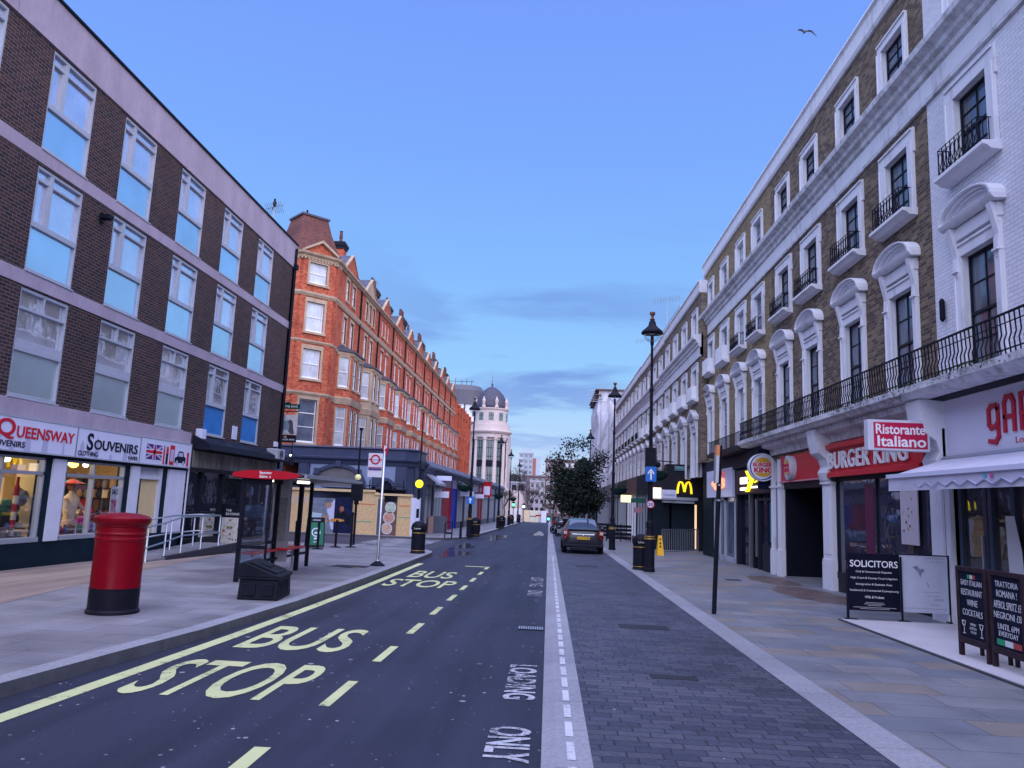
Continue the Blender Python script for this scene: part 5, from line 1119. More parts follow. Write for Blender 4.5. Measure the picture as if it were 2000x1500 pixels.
b = MB(); b.fprism(FAc, [(LA/2-1.0, 16.34), (LA/2+1.0, 16.34), (LA/2, 17.05)], -.1, .12); b.build('pediment', M['brick_red'], pub)
for i, (a, c_) in enumerate(wa):
    wn_ = MB().fb(FAc, LA/2-.58, LA/2+.58, a-.03, a+.05, -.15, .05).build('window', M['white'], pub); rsash(wn_, 1.16, a+.03, c_, FAc, -.1, LA/2, .68 if i == 0 else .5, M['pane_dark'] if i == 0 else M['pane_white'])
    for u in (-17.6, -20, -22.4): wn_ = MB().fb(FSd, u-.5, u+.5, a-.03, a+.05, -.15, .05).build('window', M['white'], pub); rsash(wn_, 1.0, a+.03, c_, FSd, -.1, u, .5)
# mansard tower, square with the canted face
cx_, cy_ = (A0[0]+A1[0])/2-q*1.75, (A0[1]+A1[1])/2+q*1.75
def sq(r, z): return [(cx_+r*math.cos(a), cy_+r*math.sin(a), z) for a in (0, math.pi/2, math.pi, 1.5*math.pi)]
b = MB(); lv = [(2.35, 16.3), (1.90, 17.1), (1.52, 18.0), (1.20, 19.0)]; v = []
for r, z in lv: v += sq(r, z)
b.add(v, [(j*4+i, j*4+(i+1) % 4, j*4+4+(i+1) % 4, j*4+4+i) for j in range(3) for i in range(4)]); b.build('tower_roof', M['tile'], pub)
b = MB(); b.lathe([(1.34, 18.98), (1.34, 19.1), (1.2, 19.14)], 4, cx_, cy_); b.build('tower_cap', M['slate'], pub)
# ground floor front of the pub
FP = Face((0, 43.55), (1, 0), (0, -1)); FC = Face((-8.25, 43.55), (q, q), (q, -q)); FE = Face((-7.65, 0), (0, 1), (1, 0))
b = MB(); ph = [(-16.2, 43.62), (-8.3, 43.62), (-7.75, 44.2), (-7.75, 47.0), (-13.8, 47.0), (-16.2, 45)]
b.hprism(ph, 3.55, 4.45)
for F, a, c_ in ((FP, -16.4, -8.2), (FC, -.05, .9), (FE, 44.1, 47.0)):
    b.prof(F, [(-.1, 3.5), (.04, 3.52), (.10, 3.72), (.22, 3.80), (.24, 3.90), (.06, 3.95), (.06, 4.40), (.16, 4.45), (.14, 4.52), (-.2, 4.56)], a, c_)
for x in (-15.9, -14.35, -10.05, -8.75): b.fb(FP, x, x+.62, -.5, 3.5, -.1, .06); b.fb(FP, x-.04, x+.66, 2.2, 2.3, -.1, .1); b.fb(FP, x+.1, x+.5, 2.5, 3.4, .06, .09)
b.fb(FC, 0, .15, -.5, 3.5, -.1, .06); b.fb(FC, .7, .85, -.5, 3.5, -.1, .06); b.fb(FE, 46.6, 47.0, -.5, 3.5, -.1, .06)
ring(b, FP, -12.05, 2.28, 1.42, 1.66, -.1, .10, 0, math.pi, 18, .76); ring(b, FP, -9.35, 2.15, .52, .70, -.1, .10, 0, math.pi, 12, 1.0)
for k in (0.2, .5, .8): a = math.pi*k; b.fprism(FP, [(-12.05+1.5*math.cos(a)+dx, 2.28+1.5*.76*math.sin(a)+dz_) for dx, dz_ in ((-.14, -.05), (.14, -.05), (.18, .3), (-.18, .3))], .1, .16)
b.fb(FP, -12.2, -11.9, 3.4, 3.52, -.1, .15)
b.build('shopfront', M['blue_shop'], pub)
b = MB(); b.fb(FP, -13.7, -10.1, 2.0, 3.5, -.25, -.02); b.fb(FP, -9.95, -8.2, 2.6, 3.5, -.25, -.02); b.build('spandrel', P('pale_blue_spandrel', (.20, .25, .40), .6, var=.15), pub)
b = MB(); b.fprism(FP, arc(-12.05, 2.28, 1.43, 0, math.pi, 18, .76), -.02, .0); b.build('arch_panel', P('arch_grey', (.13, .12, .14), .6, var=.2), pub)
MB().fprism(FP, arc(-9.35, 2.15, .53, 0, math.pi, 12), -.02, .0).build('arch_window', M['pane_black'], pub)
b = MB(); b.fb(FP, -16.2, -8.2, -.6, 2.6, -.6, -.2); b.fb(FE, 44.1, 47.0, -.6, 3.6, -.6, -.1); b.fb(FC, .1, .75, -.6, 3.6, -.4, -.05); b.build('front_wall', M['blue_shop'], pub)
b = MB(); b.fb(FP, -12.7, -8.0, 2.15, 2.2, .0, .9); 
for x in (-10.0, -9.0, -8.1): b.tube([FP.pt(x, 1.9, .8), FP.pt(x, 2.7, .8)], .03)
b.tube([FP.pt(-10.2, 2.35, .8), FP.pt(-8.0, 2.35, .8)], .025); b.build('terrace_rail', M['black'], pub)
# boarding around the terrace
hd = thing('site_hoarding', (-12, 42.6, 0), 'pale chipboard hoarding with posters in front of the pub terrace', 'hoarding'); FH = Face((12, 0), (1, 0), (0, -1))
def hb(b, u0, u1, z0, z1, d0=0, d1=.04, m=0): b.fb(FH, u0, u1, z0, z1, d0, d1, m)
b = MB(); zb = g(42.6)+.1
for a, c_, zt in ((-15.6, -14.3, 2.0), (-14.28, -13.15, 2.0), (-10.82, -9.45, 2.0), (-9.43, -9.1, 1.9), (-8.35, -7.55, 1.85)): b = MB(); hb(b, a, c_, zb, zt); b.build('board', M['ply'], hd)
b = MB(); hb(b, -14.6, -10.9, 1.96, 2.10, .04, .12); hb(b, -10.5, -9.6, 2.0, 2.12, .04, .12); hb(b, -9.6, -7.5, 1.84, 1.96, .04, .12); hb(b, -9.50, -9.42, zb, 1.9, .04, .08); hb(b, -14.2, -14.16, zb, 2.0, .04, .06); hb(b, -7.62, -7.5, zb, 1.9, -.1, .08); b.build('batten', M['wood'], hd)
b = MB(); hb(b, -9.4, -9.12, zb, 1.66, .04, .12); b.build('grey_side_panel', P('panel_slate', (.08, .10, .16), .5), hd)
b = MB(); hb(b, -10.7, -9.6, 1.30, 1.36, .04, .045, 0); hb(b, -8.25, -7.6, 1.28, 1.34, .04, .045, 0); hb(b, -10.7, -9.7, .35, .40, .04, .045, 1); hb(b, -8.25, -7.6, .66, .71, .04, .045, 1); b.build('tape_mark', [P('tape_orange', (.55, .16, .06), .6), P('tape_green', (.12, .32, .22), .6)], hd)
text('lettering', 'HARMONY', P('print_lilac', (.38, .36, .55), .6), FH, -15.4, -13.3, 1.25, 1.6, .042, hd, ext=.002)
o = thing('hoarding_poster', (-11.86, 42.54, zb), 'poster of a man in a cap and white shirt holding pizza', 'poster'); 
b = MB(); b.fb(FSt, -1.28, .05, 0, 1.9, -.02, .02); b.build('sheet', P('poster_street', (.16, .19, .26), .5, var=.5, vs=4), o)
b = MB()
def blob(F, pts, d, m): b.fprism(F, pts, .02, d, m)
blob(FSt, [(-1.28, .7), (-.7, .62), (-.65, 1.05), (-1.28, 1.1)], .022, 4)
blob(FSt, [(-.08, .2), (.05, .2), (.05, 1.85), (-.02, 1.8), (-.35, 1.45), (-.38, 1.25), (-.22, .7)], .024, 0)             # shirt
blob(FSt, arc(-.3, 1.56, .17, 0, 6.28, 14, 1.25)[:-1], .026, 1); blob(FSt, arc(-.33, 1.70, .24, 0, math.pi, 12, .8), .028, 2); blob(FSt, [(-.58, 1.7), (-.4, 1.66), (-.1, 1.7), (-.1, 1.76), (-.56, 1.76)], .029, 2)
blob(FSt, [(-.85, .75), (-.3, 1.0), (-.22, .9), (-.5, .68), (-.75, .62)], .03, 1); blob(FSt, [(-1.1, .62), (-.7, .85), (-.3, .7), (-.35, .55), (-.85, .5)], .032, 3)
b.build('figure_print', [P('shirt_print', (.50, .52, .75), .5), P('skin_print', (.38, .22, .15), .5, var=.3, vs=9), P('cap_print', (.10, .13, .2), .5), P('pizza_print', (.5, .3, .18), .5, var=.5, vs=18), P('bag_print', (.4, .5, .6), .5)], o)
o = thing('hoarding_poster', (-10.84, 42.5, zb), 'dark poster of a seated person in black above a pizza', 'poster'); b = MB(); b.fb(FSt, -.97, .02, -.02, 1.98, -.02, .02); b.build('sheet', P('poster_dark', (.012, .016, .05), .5, var=.6, vs=4), o)
b = MB(); blob(FSt, [(-.95, .85), (-.25, .85), (-.28, 1.1), (-.45, 1.2), (-.72, 1.2), (-.9, 1.05)], .022, 0); blob(FSt, arc(-.55, 1.34, .11, 0, 6.28, 12, 1.3)[:-1], .026, 1); blob(FSt, arc(-.62, 1.32, .1, 0, 6.28, 12, 2.0)[:-1], .024, 2); blob(FSt, arc(-.8, .72, .42, 0, 6.28, 16, .2)[:-1], .028, 3); blob(FSt, [(-.3, .5), (-.02, .5), (-.02, 1.0), (-.3, 1.0)], .023, 0)
b.build('figure_print', [P('jumper_print', (.01, .012, .02), .5), P('face_print', (.30, .12, .08), .5), P('hair_print', (.12, .03, .03), .5), P('pizza_warm', (.55, .24, .05), .5, var=.6, vs=16)], o)
o = thing('hoarding_poster', (-8.70, 42.54, zb), 'tall poster of three round plates of food on the right of the hoarding', 'poster'); b = MB(); b.fb(FSt, -.42, .35, 0, 1.82, -.02, .03); b.build('sheet', P('poster_brown', (.14, .07, .07), .5, var=.6, vs=5), o)
b = MB()
for i, (cxx, czz, r, m) in enumerate(((.0, 1.52, .31, 0), (-.06, .98, .33, 1), (-.15, .38, .31, 2))):
    r0 = min(r, .33); b.fprism(FSt, arc(cxx, czz, r0, 0, 6.28, 20)[:-1], .03, .034, 3); b.fprism(FSt, arc(cxx, czz, r0*.8, 0, 6.28, 20)[:-1], .03, .037, m)
b.build('plate_print', [P('salad', (.42, .5, .42), .5, var=.6, vs=18), P('toast', (.5, .25, .2), .5, var=.7, vs=18), P('prawns', (.55, .35, .28), .5, var=.6, vs=22), P('plate', (.5, .53, .56), .5)], o)
for k, (cxx, czz) in enumerate(((.0, 1.52), (-.06, .98), (-.15, .38))): foodprint(FSt, max(cxx-.2, -.4), min(cxx+.2, .33), czz-.2, czz+.2, 30+k, .037, FOOD, 16).build('food_print', FOOD, o)
tag(MB().box(-7.55, -7.05, 42.5, 42.56, zb, 1.78).build('boarding', M['sgn']), 'white boarding panel right of the three plates poster', 'panel')
# single storey shops in front of the red terrace
SH = [(47.0, 50.6, 'dark_grey', 'grey shopfront with a pale awning right beside the pub'), (50.6, 55.0, 'grey', 'slate grey shopfront behind the grey cabinet'), (55.0, 59.2, 'redp', 'red painted takeaway front with white cartoon shapes'), (59.2, 62.5, 'bluep', 'deep blue painted shopfront'), (62.5, 67.5, 'navy', 'navy shopfront with two pale sign panels'), (67.5, 73.5, 'brown', 'brown grey shopfront behind the second left lamp post'), (73.5, 80, 'navy', 'narrow navy shopfront beside the red pillar'), (80, 83, 'redp', 'narrow red pillared front far along the left'), (83, 92, 'dark_grey', 'dark grey shuttered front far along the left'), (92, 101, 'navy', 'blue grey shuttered front, second last on the left'), (101, 118, 'dark_grey', 'long dark front at the far end of the left shops')]
SC = {'dark_grey': (.035, .04, .06), 'grey': (.10, .11, .15), 'redp': (.30, .012, .018), 'bluep': (.01, .02, .28), 'navy': (.03, .045, .10), 'brown': (.07, .045, .05)}
for i, (a, c_, cn, lb) in enumerate(SH):
    xs = -7.65+.012*(a-47); F = Face((xs, 0), (0, 1), (1, 0)); o = thing('shop', (0, 0, 0), lb, 'shop'); m = P('shop_paint', SC[cn], .5, var=.25, vs=2)
    b = MB(); b.fb(F, a, c_, 3.35, 3.6, -5.9, .05); b.fb(F, a, c_, -1.4, 3.4, -5.9, -1.2); b.fb(F, a, a+.22, -1.4, 3.4, -1.3, .06); b.fb(F, c_-.2, c_, -1.4, 3.4, -1.3, .06); b.fb(F, a+.22, c_-.2, -1.4, g(a)+.6, -.25, -.03)
    if cn in ('bluep', 'redp'): b.fb(F, a+.22, c_-.2, -1.3, 2.6, -.25, -.02)
    b.build('front', m, o)
    b = MB(); b.prof(F, [(-.1, 3.3), (.12, 3.34), (.2, 3.55), (.34, 3.62), (.36, 3.74), (-.1, 4.15), (-1.0, 4.3), (-1.0, 3.3)], a, c_); b.build('cornice', P('shop_cornice', (.09, .10, .15), .6, var=.3), o)
    b = MB(); b.fb(F, a+.3, c_-.3, 2.62, 3.3, -.2, .04); b.build('fascia', P('shop_fascia', [(.20, .21, .28), (.05, .055, .10), (.13, .12, .14)][i % 3], .5, var=.2), o)
    MB().fb(F, a+.2, c_-.2, g(a)+.6, 2.62, -.18, -.14).build('shop_glass', M['pane_black'], o)
    if cn not in ('bluep', 'redp'):
        b = MB(); n = max(2, int((c_-a)/1.3))
        for k in range(n+1): u = a+.22+(c_-a-.44)*k/n; b.fb(F, u-.04, u+.04, g(a)+.1, 2.62, -.2, -.02)
        b.fb(F, a+.2, c_-.2, 2.05, 2.12, -.2, -.02); b.build('mullion', M['alu'], o)
    if i in (0, 1, 4, 5, 7): 
        b = MB(); k0 = a+.5
        b.prof(F, [(.02, 3.35), (.9, 2.75), (.92, 2.6), (.02, 3.2)], a+.4, a+2.2 if i else c_-.4) if i in (0, 4) else b.fb(F, a+.5, a+1.9, 2.7, 3.1, .04, .09)
        b.build('awning' if i in (0, 4) else 'fascia_sign', P('pale_canvas', (.30, .31, .42), .7), o)
b = MB(); Fx = Face((-7.4, 0), (0, 1), (1, 0))
for sx, y, z0, z1, cl, lb, bod in ((.6, 49.6, 2.95, 3.25, 'sgn', 'projecting white oval barber sign with red letters above the pavement', None), (.5, 63.5, 2.1, 2.55, 'sgn_grey', 'pale square hanging sign before the navy shopfront', None), (.5, 66.0, 2.1, 2.5, 'sgn_grey', 'second pale square hanging sign before the navy shopfront', None), (.55, 49.0, 1.85, 2.25, 'sgn', 'small white projecting sign right of the pub', None), (.5, 76, 2.0, 2.4, 'sgn', 'pale square sign beside the far red pillar', None)):
    o = tag(MB().box(-7.3, -7.3+sx+.4, y, y+.06, z0, z1).build('projecting_sign', M[cl], bevel=.02), lb, 'sign')
o = thing('plain_cabinet', (-7.3, 49.8, g(50)+.11), 'waist high grey and pink cabinet on the pavement before the shops', 'cabinet'); MB().box(-.35, .0, -.4, .5, 0, 1.05).build('pink_side', P('cab_pink', (.38, .26, .24), .6), o); MB().box(.01, .75, -.4, .5, 0, 1.07).build('grey_side', P('cab_grey', (.10, .11, .16), .5), o)
for i, y in enumerate((83.5, 84.0)):
    pass
o = thing('pagoda_sign', (-6.6, 81.5, 2.2), 'tall red projecting sign far along the left shops', 'sign'); MB().box(-.5, .5, 0, .1, 0, 1.5).build('box', M['sign_red'], o); MB().box(-.3, .35, -.02, -.001, .2, 1.1).build('white_panel', M['sgn'], o); MB().box(-.62, .62, -.1, .2, 1.5, 1.6).build('cap', M['sign_red'], o)
# ---------------- domed corner building
dc = (-13.2, 166.0); dm = thing('domed_building', (dc[0], dc[1], 0), 'round stone corner building with a slate dome, tall columns and statues', 'building')
ms = P('portland_stone', (.50, .42, .42), .8, var=.15, vs=.6)
b = MB(); b.lathe([(4.1, -1.6), (4.1, 3.6), (4.3, 3.7), (4.3, 4.1), (3.35, 4.15), (3.35, 15.2), (4.1, 15.25), (4.1, 16.0), (4.45, 16.15), (4.75, 16.5), (4.7, 16.75), (4.15, 16.8), (4.15, 18.0), (3.95, 18.05), (3.6, 18.1), (3.6, 21.2), (3.85, 21.3), (3.9, 21.6), (3.5, 21.65)], 32); b.build('drum', ms, dm)
b = MB()
for k in range(10):
    a = 2*math.pi*(k+.15)/10; b.lathe([(.55, 4.1), (.55, 4.4), (.45, 4.5), (.38, 14.6), (.55, 14.8), (.6, 15.25)], 10, 3.55*math.cos(a), 3.55*math.sin(a))
b.build('column', ms, dm)
b = MB(); gp = pane('tall_window_glass', (.06, .09, .10), .12, .05)
for k in range(10):
    a = 2*math.pi*(k+.65)/10; F = Face((3.30*math.cos(a), 3.30*math.sin(a)), (-math.sin(a), math.cos(a)), (math.cos(a), math.sin(a))); wn_ = MB().fb(F, -.72, .72, 5.0, 14.6, -.1, .12).build('window', gp, dm)
    b = MB()
    for u in (-.72, -.25, .25, .72): b.fb(F, u-.04, u+.04, 5, 14.6, .12, .18)
    for z in (5, 7.2, 11.2, 13, 14.6): b.fb(F, -.75, .75, z-.05, z+.05, .12, .19)
    b.fb(F, -.78, .78, 9.0, 10.4, .05, .25); b.build('bar', M['iron'], wn_)
    F = Face((3.57*math.cos(a), 3.57*math.sin(a)), (-math.sin(a), math.cos(a)), (math.cos(a), math.sin(a))); wn_ = MB().fb(F, -.55, .55, 18.9, 20.6, -.1, .05).build('window', gp, dm)
    b = MB(); b.fb(F, -.03, .03, 18.9, 20.6, .05, .09); b.fb(F, -.55, .55, 19.9, 19.97, .05, .09); b.build('bar', M['iron'], wn_)
b = MB(); b.lathe([(3.55, 21.6), (3.48, 22.4), (3.2, 23.5), (2.6, 24.7), (1.8, 25.6), (.9, 26.3), (.3, 26.5), (.12, 26.7), (.28, 27.0), (.05, 27.4), (.03, 29.2)], 28); b.build('dome', P('dome_slate', (.055, .055, .09), .5, var=.2, vs=1.5), dm, smooth=True)
for k in range(8):
    a = 2*math.pi*(k+.5)/8; MB().lathe([(.42, 21.6), (.42, 22.1), (.22, 22.2), (.34, 22.8), (.38, 23.2), (.2, 23.5), (.17, 23.8), (.02, 24.0)], 8, 3.6*math.cos(a), 3.6*math.sin(a)).build('statue', ms, dm)
b = MB(); b.box(-16, 3.0, .5, 30, -1.6, 18); b.box(2.9, 3.6, 2, 26, -1.6, 5.0); b.box(-2, 7.6, -1, 20, -1.6, 4.2); b.build('side_wing', ms, dm)
# curved modern building behind
mb = thing('curved_office', (-22.0, 186, 0), 'grey curved modern building with a ribbon window between the red terrace and the dome', 'building')
b = MB(); b.lathe([(5.2, -2), (5.2, 20.5), (5.0, 20.5)], 32, 0, 0); b.lathe([(5.4, 24.5), (5.4, 28.0), (4.6, 29.2)], 32, 0, 0); b.build('wall', P('office_grey', (.09, .09, .12), .5, var=.1), mb)
b = MB(); b.lathe([(5.0, 20.5), (5.0, 24.5)], 32); b.build('ribbon_window', M['pane_white'], mb); b = MB(); b.lathe([(5.3, 20.4), (5.3, 21.6)], 32); b.build('white_band', M['stucco_far'], mb)
b = MB()
for a in range(14): b.box(5.05*math.cos(a*.45)-.1, 5.05*math.cos(a*.45)+.1, 5.05*math.sin(a*.45)-.1, 5.05*math.sin(a*.45)+.1, 20.5, 24.5)
for k, x in enumerate((-3, -1.5, 0, 1.2, 2.4)): b.tube([(x, -3, 29), (x, -3, 30.5+.5*(k % 2))], .05, 4)
b.tube([(-3.5, -3, 30.2), (3, -3, 30.2)], .05, 4)
b.build('mullion', M['iron'], mb)
# ---------------- far end of the street
def slab_tower(name, x, y, w_, d, h, nf, nb, label, wallm, panem, cat='building', rz=0):
    o = thing(name, (x, y, g(y)), label, cat, rz=rz); F = Face((0, 0), (1, 0), (0, -1)); b = MB(); hs = []
    for i in range(nb):
        for j in range(nf):
            u0 = -w_/2+w_*(i+.2)/nb; u1 = -w_/2+w_*(i+.8)/nb; z0 = h*(j+.35)/nf; hs.append((u0, u1, z0, z0+h/nf*.5))
    b.wall(F, -w_/2, w_/2, 0, h, hs, 0, .3); b.fb(F, -w_/2, w_/2, 0, h, -d, -.32); b.fb(F, -w_/2-.1, w_/2+.1, h, h+.5, -d, .2); b.build('wall', wallm, o)
    for a, c_, z0, z1 in hs: MB().fb(F, a, c_, z0, z1, -.31, -.2).build('window', panem, o)
    return o
tw = slab_tower('tower_block', -12.6, 400, 7.2, 8, 28.5, 10, 3, 'distant pale grey tower block with balconies beyond the end of the street', P('tower_grey', (.30, .33, .40), .7, var=.1), M['pane_dark'])
b = MB(); b.box(3.6, 7.3, .5, 8, 0, 26.3); b.build('brick_wing', P('tower_brick', (.30, .12, .10), .8, var=.1), tw)
b = MB(); b.box(5.2, 7.4, .3, .5, 0, 26.8); b.box(-2.2, 2.5, 1, 6, 28.5, 31); b.build('roof_house', P('tower_pale', (.36, .40, .48), .7), tw)
for j in range(10): MB().box(-4.6, -1.4, -1.0, 0, 2+j*2.6, 3.0+j*2.6).build('balcony', P('tower_balcony', (.4, .44, .5), .6) if j == 0 else bpy.data.materials['tower_balcony'], tw)
WF = P('far_white', (.42, .40, .46), .8, var=.15); BF = P('far_brick', (.14, .10, .12), .8, var=.3)
slab_tower('white_house', -10.8, 215, 8, 10, 8.5, 3, 4, 'distant white house with dark windows at the end of the street', WF, M['pane_black'])
slab_tower('white_house', -3.6, 232, 4.4, 10, 9.5, 4, 3, 'distant narrow white house half hidden by the bare tree', WF, M['pane_black'])
slab_tower('mansion_block', 3.6, 205, 9.6, 14, 14.5, 6, 6, 'distant dark brick mansion block with grey bays at the end of the street', BF, M['pane_white'])
slab_tower('low_block', -1.2, 260, 16, 12, 12.0, 4, 8, 'distant brown building stretching behind the bare trees', BF, M['pane_dark'])
slab_tower('street_block', 10.6, 170, 9, 18, 11.5, 4, 6, 'distant dark brick building behind the leafy tree', BF, M['pane_dark'])
# white and cream site hoardings closing the road
o = thing('road_hoarding', (-2.7, 125, g(125)), 'cream hoarding panels with faded red and black lettering closing the far road', 'hoarding')
for i, c_ in enumerate(((.62, .52, .36), (.58, .55, .48), (.60, .57, .50))): MB().box(-1.3+i*.95, -.38+i*.95, 0, .08, 0, 1.85).build('panel', P('hoard_cream', c_, .6, var=.1), o)
b = MB(); b.box(.7, 1.5, -.01, -.001, .95, 1.2); b.build('red_band', M['sign_red'], o); b = MB(); b.box(-.3, .8, -.012, -.002, .85, 1.0); b.build('black_band', P('faint_black', (.1, .1, .12), .6), o)
tag(MB().box(-1.15, -.35, 124.6, 124.7, g(125), g(125)+1.85).build('barrier_panel', M['sgn']), 'pale lilac panel at the right end of the far cream hoarding', 'panel')
tag(MB().box(-6.2, -4.15, 118, 118.1, g(118), g(118)+2.05).build('barrier_panel', P('panel_white', (.66, .66, .70), .5)), 'bright white panel at the far end of the left pavement', 'panel')
# scaffolded building on the right
o = thing('sheeted_scaffold', (5.2, 86, 0), 'tall scaffold wrapped in white plastic sheeting with a plank deck on top', 'scaffold')
b = MB(); n, mz = 26, 16; sh = P('plastic_sheeting', (.50, .50, .60), .45, var=.3, vs=.8, vstretch=(1, 1, .3), bmp=.2, bs_=4); rn = random.Random(3)
pth = [(0, 14), (0, 0), (3.2, 0), (6, 0)]; pts = []
for (x0, y0), (x1, y1) in zip(pth, pth[1:]):
    for k in range(10): t = k/10; pts.append((x0+(x1-x0)*t, y0+(y1-y0)*t))
grid = [[(x+rn.uniform(-.07, .07)+.1*math.sin(j*1.3), y+rn.uniform(-.09, .09), 1.6+13.0*j/mz) for x, y in pts] for j in range(mz+1)]
W_ = len(pts); b.add([p for r in grid for p in r], [(j*W_+i, j*W_+i+1, (j+1)*W_+i+1, (j+1)*W_+i) for j in range(mz) for i in range(W_-1)]); b.build('sheeting', sh, o)
b = MB(); b.box(.3, 6, .3, 14, -1.2, 14.4); b.build('core', M['stucco_far'], o)
b = MB(); b.box(-.35, 5.9, -.4, 14, 14.6, 14.72); b.box(-.35, .3, -.5, 12, 14.0, 14.1); b.build('deck', P('scaffold_plank', (.12, .08, .07), .8), o)
b = MB()
for k in range(6): z = 13.3+.28*k; b.tube([(-1.0-.2*(k % 2), -.3+.3*k, z), (.8, -.3+.3*k, z)], .035, 5)
for k in range(7): b.tube([(-.05, .3+k*2, -1.0), (-.05, .3+k*2, 2.0)], .04, 5); b.tube([(.3+k*.9, -.1, -1.0), (.3+k*.9, -.1, 15.2 if k < 2 else 2.0)], .04, 5)
b.build('pole', M['alu'], o)
b = MB(); b.box(-1.3, 6, -2, 12, 1.7, 1.85); b.box(-1.3, -1.2, -2, 12, -.9, 1.7); b.build('gantry', P('gantry_grey', (.09, .10, .13), .6), o)
# single storey shops of the far right terrace
FM = Face((5.3, 0), (0, 1), (-1, 0))
SR = [(41.0, 47.0, (.012, .018, .028), 'dark fast food shopfront with a yellow arch sign facing down the street'), (47.0, 53.0, (.10, .045, .045), 'brown red shopfront with lit cream sign box'), (53.0, 60.0, (.02, .03, .03), 'dark green shopfront beyond the fast food front'), (60.0, 68.0, (.12, .12, .15), 'grey shopfront with a white door far along the right'), (68.0, 85.0, (.05, .06, .08), 'long dark front before the sheeted scaffold')]
shops = []
for i, (a, c_, cl, lb) in enumerate(SR):
    o = thing('shop', (0, 0, 0), lb, 'shop'); m = P('shop_paint', cl, .5, var=.25); shops.append(o)
    b = MB(); b.fb(FM, a, c_, 3.3, 3.6, -3, .05); b.fb(FM, a, c_, -1.2, 3.4, -3, -1.0)
    for u in (a, c_-.25): b.fb(FM, u, u+.25, -1.2, 3.4, -1.1, .04)
    b.fb(FM, a+.25, c_-.25, -1.2, g(a)+.45, -.2, -.02); b.fb(FM, a, c_, 2.5, 3.3, -.2, .06); b.build('front', m, o)
    MB().fb(FM, a+.2, c_-.2, g(a)+.4, 2.5, -.15, -.1).build('shop_glass', M['pane_black'], o)
    b = MB(); n = max(2, int((c_-a)/1.4))
    for k in range(n+1): u = a+.25+(c_-a-.5)*k/n; b.fb(FM, u-.05, u+.05, g(a), 2.5, -.2, .0)
    b.build('mullion', M['alu'] if i != 1 else M['white'], o)
# front of the fast food shop that faces down the street
mc = shops[0]; FQ = Face((0, 41.0), (1, 0), (0, -1)); zg = g(41)+.05
b = MB(); b.fb(FQ, 5.2, 8.0, 2.35, 3.70, -.4, .05); b.fb(FQ, 6.2, 8.0, 3.7, 4.1, -1.4, -.4); b.fb(FQ, 7.72, 8.0, zg-.3, 2.4, -.4, .05); b.fb(FQ, 5.2, 5.4, zg-.3, 2.4, -.3, .03); b.fb(FQ, 5.4, 7.8, -1, 2.4, -1.4, -1.2); b.build('dark_facade', P('facade_charcoal', (.02, .02, .03), .5), mc)
b = MB(); b.fb(FQ, 5.9, 7.5, 2.05, 2.15, -.1, .5); b.fb(FQ, 5.4, 7.75, 2.2, 2.36, -.3, .12); b.build('canopy', M['alu'], mc)
b = MB()
for u in (5.45, 6.05, 6.65, 7.45): b.fb(FQ, u, u+.06, zg, 2.2, -.15, -.05)
b.build('door_frame', M['alu'], mc); MB().fb(FQ, 5.4, 7.72, zg, 2.2, -.2, -.12).build('shop_glass', M['pane_black'], mc)
b = MB(); b.fb(FQ, 5.55, 5.95, .45, 1.75, -.11, -.08); b.fb(FQ, 6.15, 6.4, .45, 1.7, -.11, -.08); b.fb(FQ, 6.75, 7.0, .45, 1.7, -.11, -.08); b.build('menu_panel', P('menu_glow', (.7, .7, .75), .5, em=.35, emc=(.7, .72, .8)), mc)
b = MB(); b.fb(FQ, 7.60, 7.70, zg+.1, 2.0, -.1, .02); b.build('lit_edge', P('lit_orange', (1, .6, .3), .5, em=1.0, emc=(1, .62, .35)), mc)
o = thing('arch_sign', (7.05, 40.93, 2.55), 'glowing yellow double arch letter M on the dark fast food fascia', 'sign'); b = MB()
for s in (-1, 1):
    pts = [(s*.36, 0), (s*.34, .30), (s*.29, .52), (s*.22, .63), (s*.14, .60), (s*.07, .45), (0, .10)]
    for p, q2 in zip(pts, pts[1:]):
        w1 = .05; b.fprism(FSt, [(p[0]-w1, p[1]), (p[0]+w1, p[1]), (q2[0]+w1, q2[1]), (q2[0]-w1, q2[1])], 0, .08)
b.build('arches', P('arch_glow', (1, .72, .02), .5, em=1.0, emc=(1, .74, .02)), o)
mc2 = shops[1]
b = MB(); b.box(5.22, 5.75, 40.2, 40.35, 2.25, 2.8); tag(b.build('box_sign', P('cream_glow', (1, .85, .6), .5, em=1.0, emc=(1, .84, .6))), 'lit cream box sign over the pavement behind the lamp post', 'sign')
o = thing('hanging_sign', (6.35, 39.9, 2.28), 'white sign with blue lettering hanging left of the yellow arches', 'sign'); MB().box(-.62, .12, -.03, .03, 0, .42).build('panel', M['sgn'], o); text('lettering', 'THAMEEM', P('ink_blue', (.03, .04, .2), .5), FSt, -.54, .05, .1, .2, .031, o, ext=.002)
tag(MB().box(4.5, 5.28, 43, 43.12, 2.0, 2.25).build('box_sign', P('green_band', (.01, .08, .06), .5)), 'dark sign with a green band before the far right shops', 'sign')
tag(MB().box(4.6, 5.25, 50, 50.15, 2.05, 2.5).build('box_sign', P('lemon_glow', (1, .95, .4), .5, em=1.3, emc=(1, .93, .4))), 'bright lemon yellow lit sign far along the right shops', 'sign')
tag(MB().box(4.8, 5.28, 44, 44.1, 1.45, 1.75).build('box_sign', P('pink_panel', (.4, .2, .25), .5)), 'dull pink and white sign low over the far right pavement', 'sign')
b = MB(); b.prof(Face((0, 41.0), (1, 0), (0, -1)), [(-.4, 3.72), (.1, 3.74), (.1, 3.86), (-.4, 4.0)], 6.6, 7.6); b.build('green_ledge', P('copper_green', (.10, .18, .20), .6), mc)
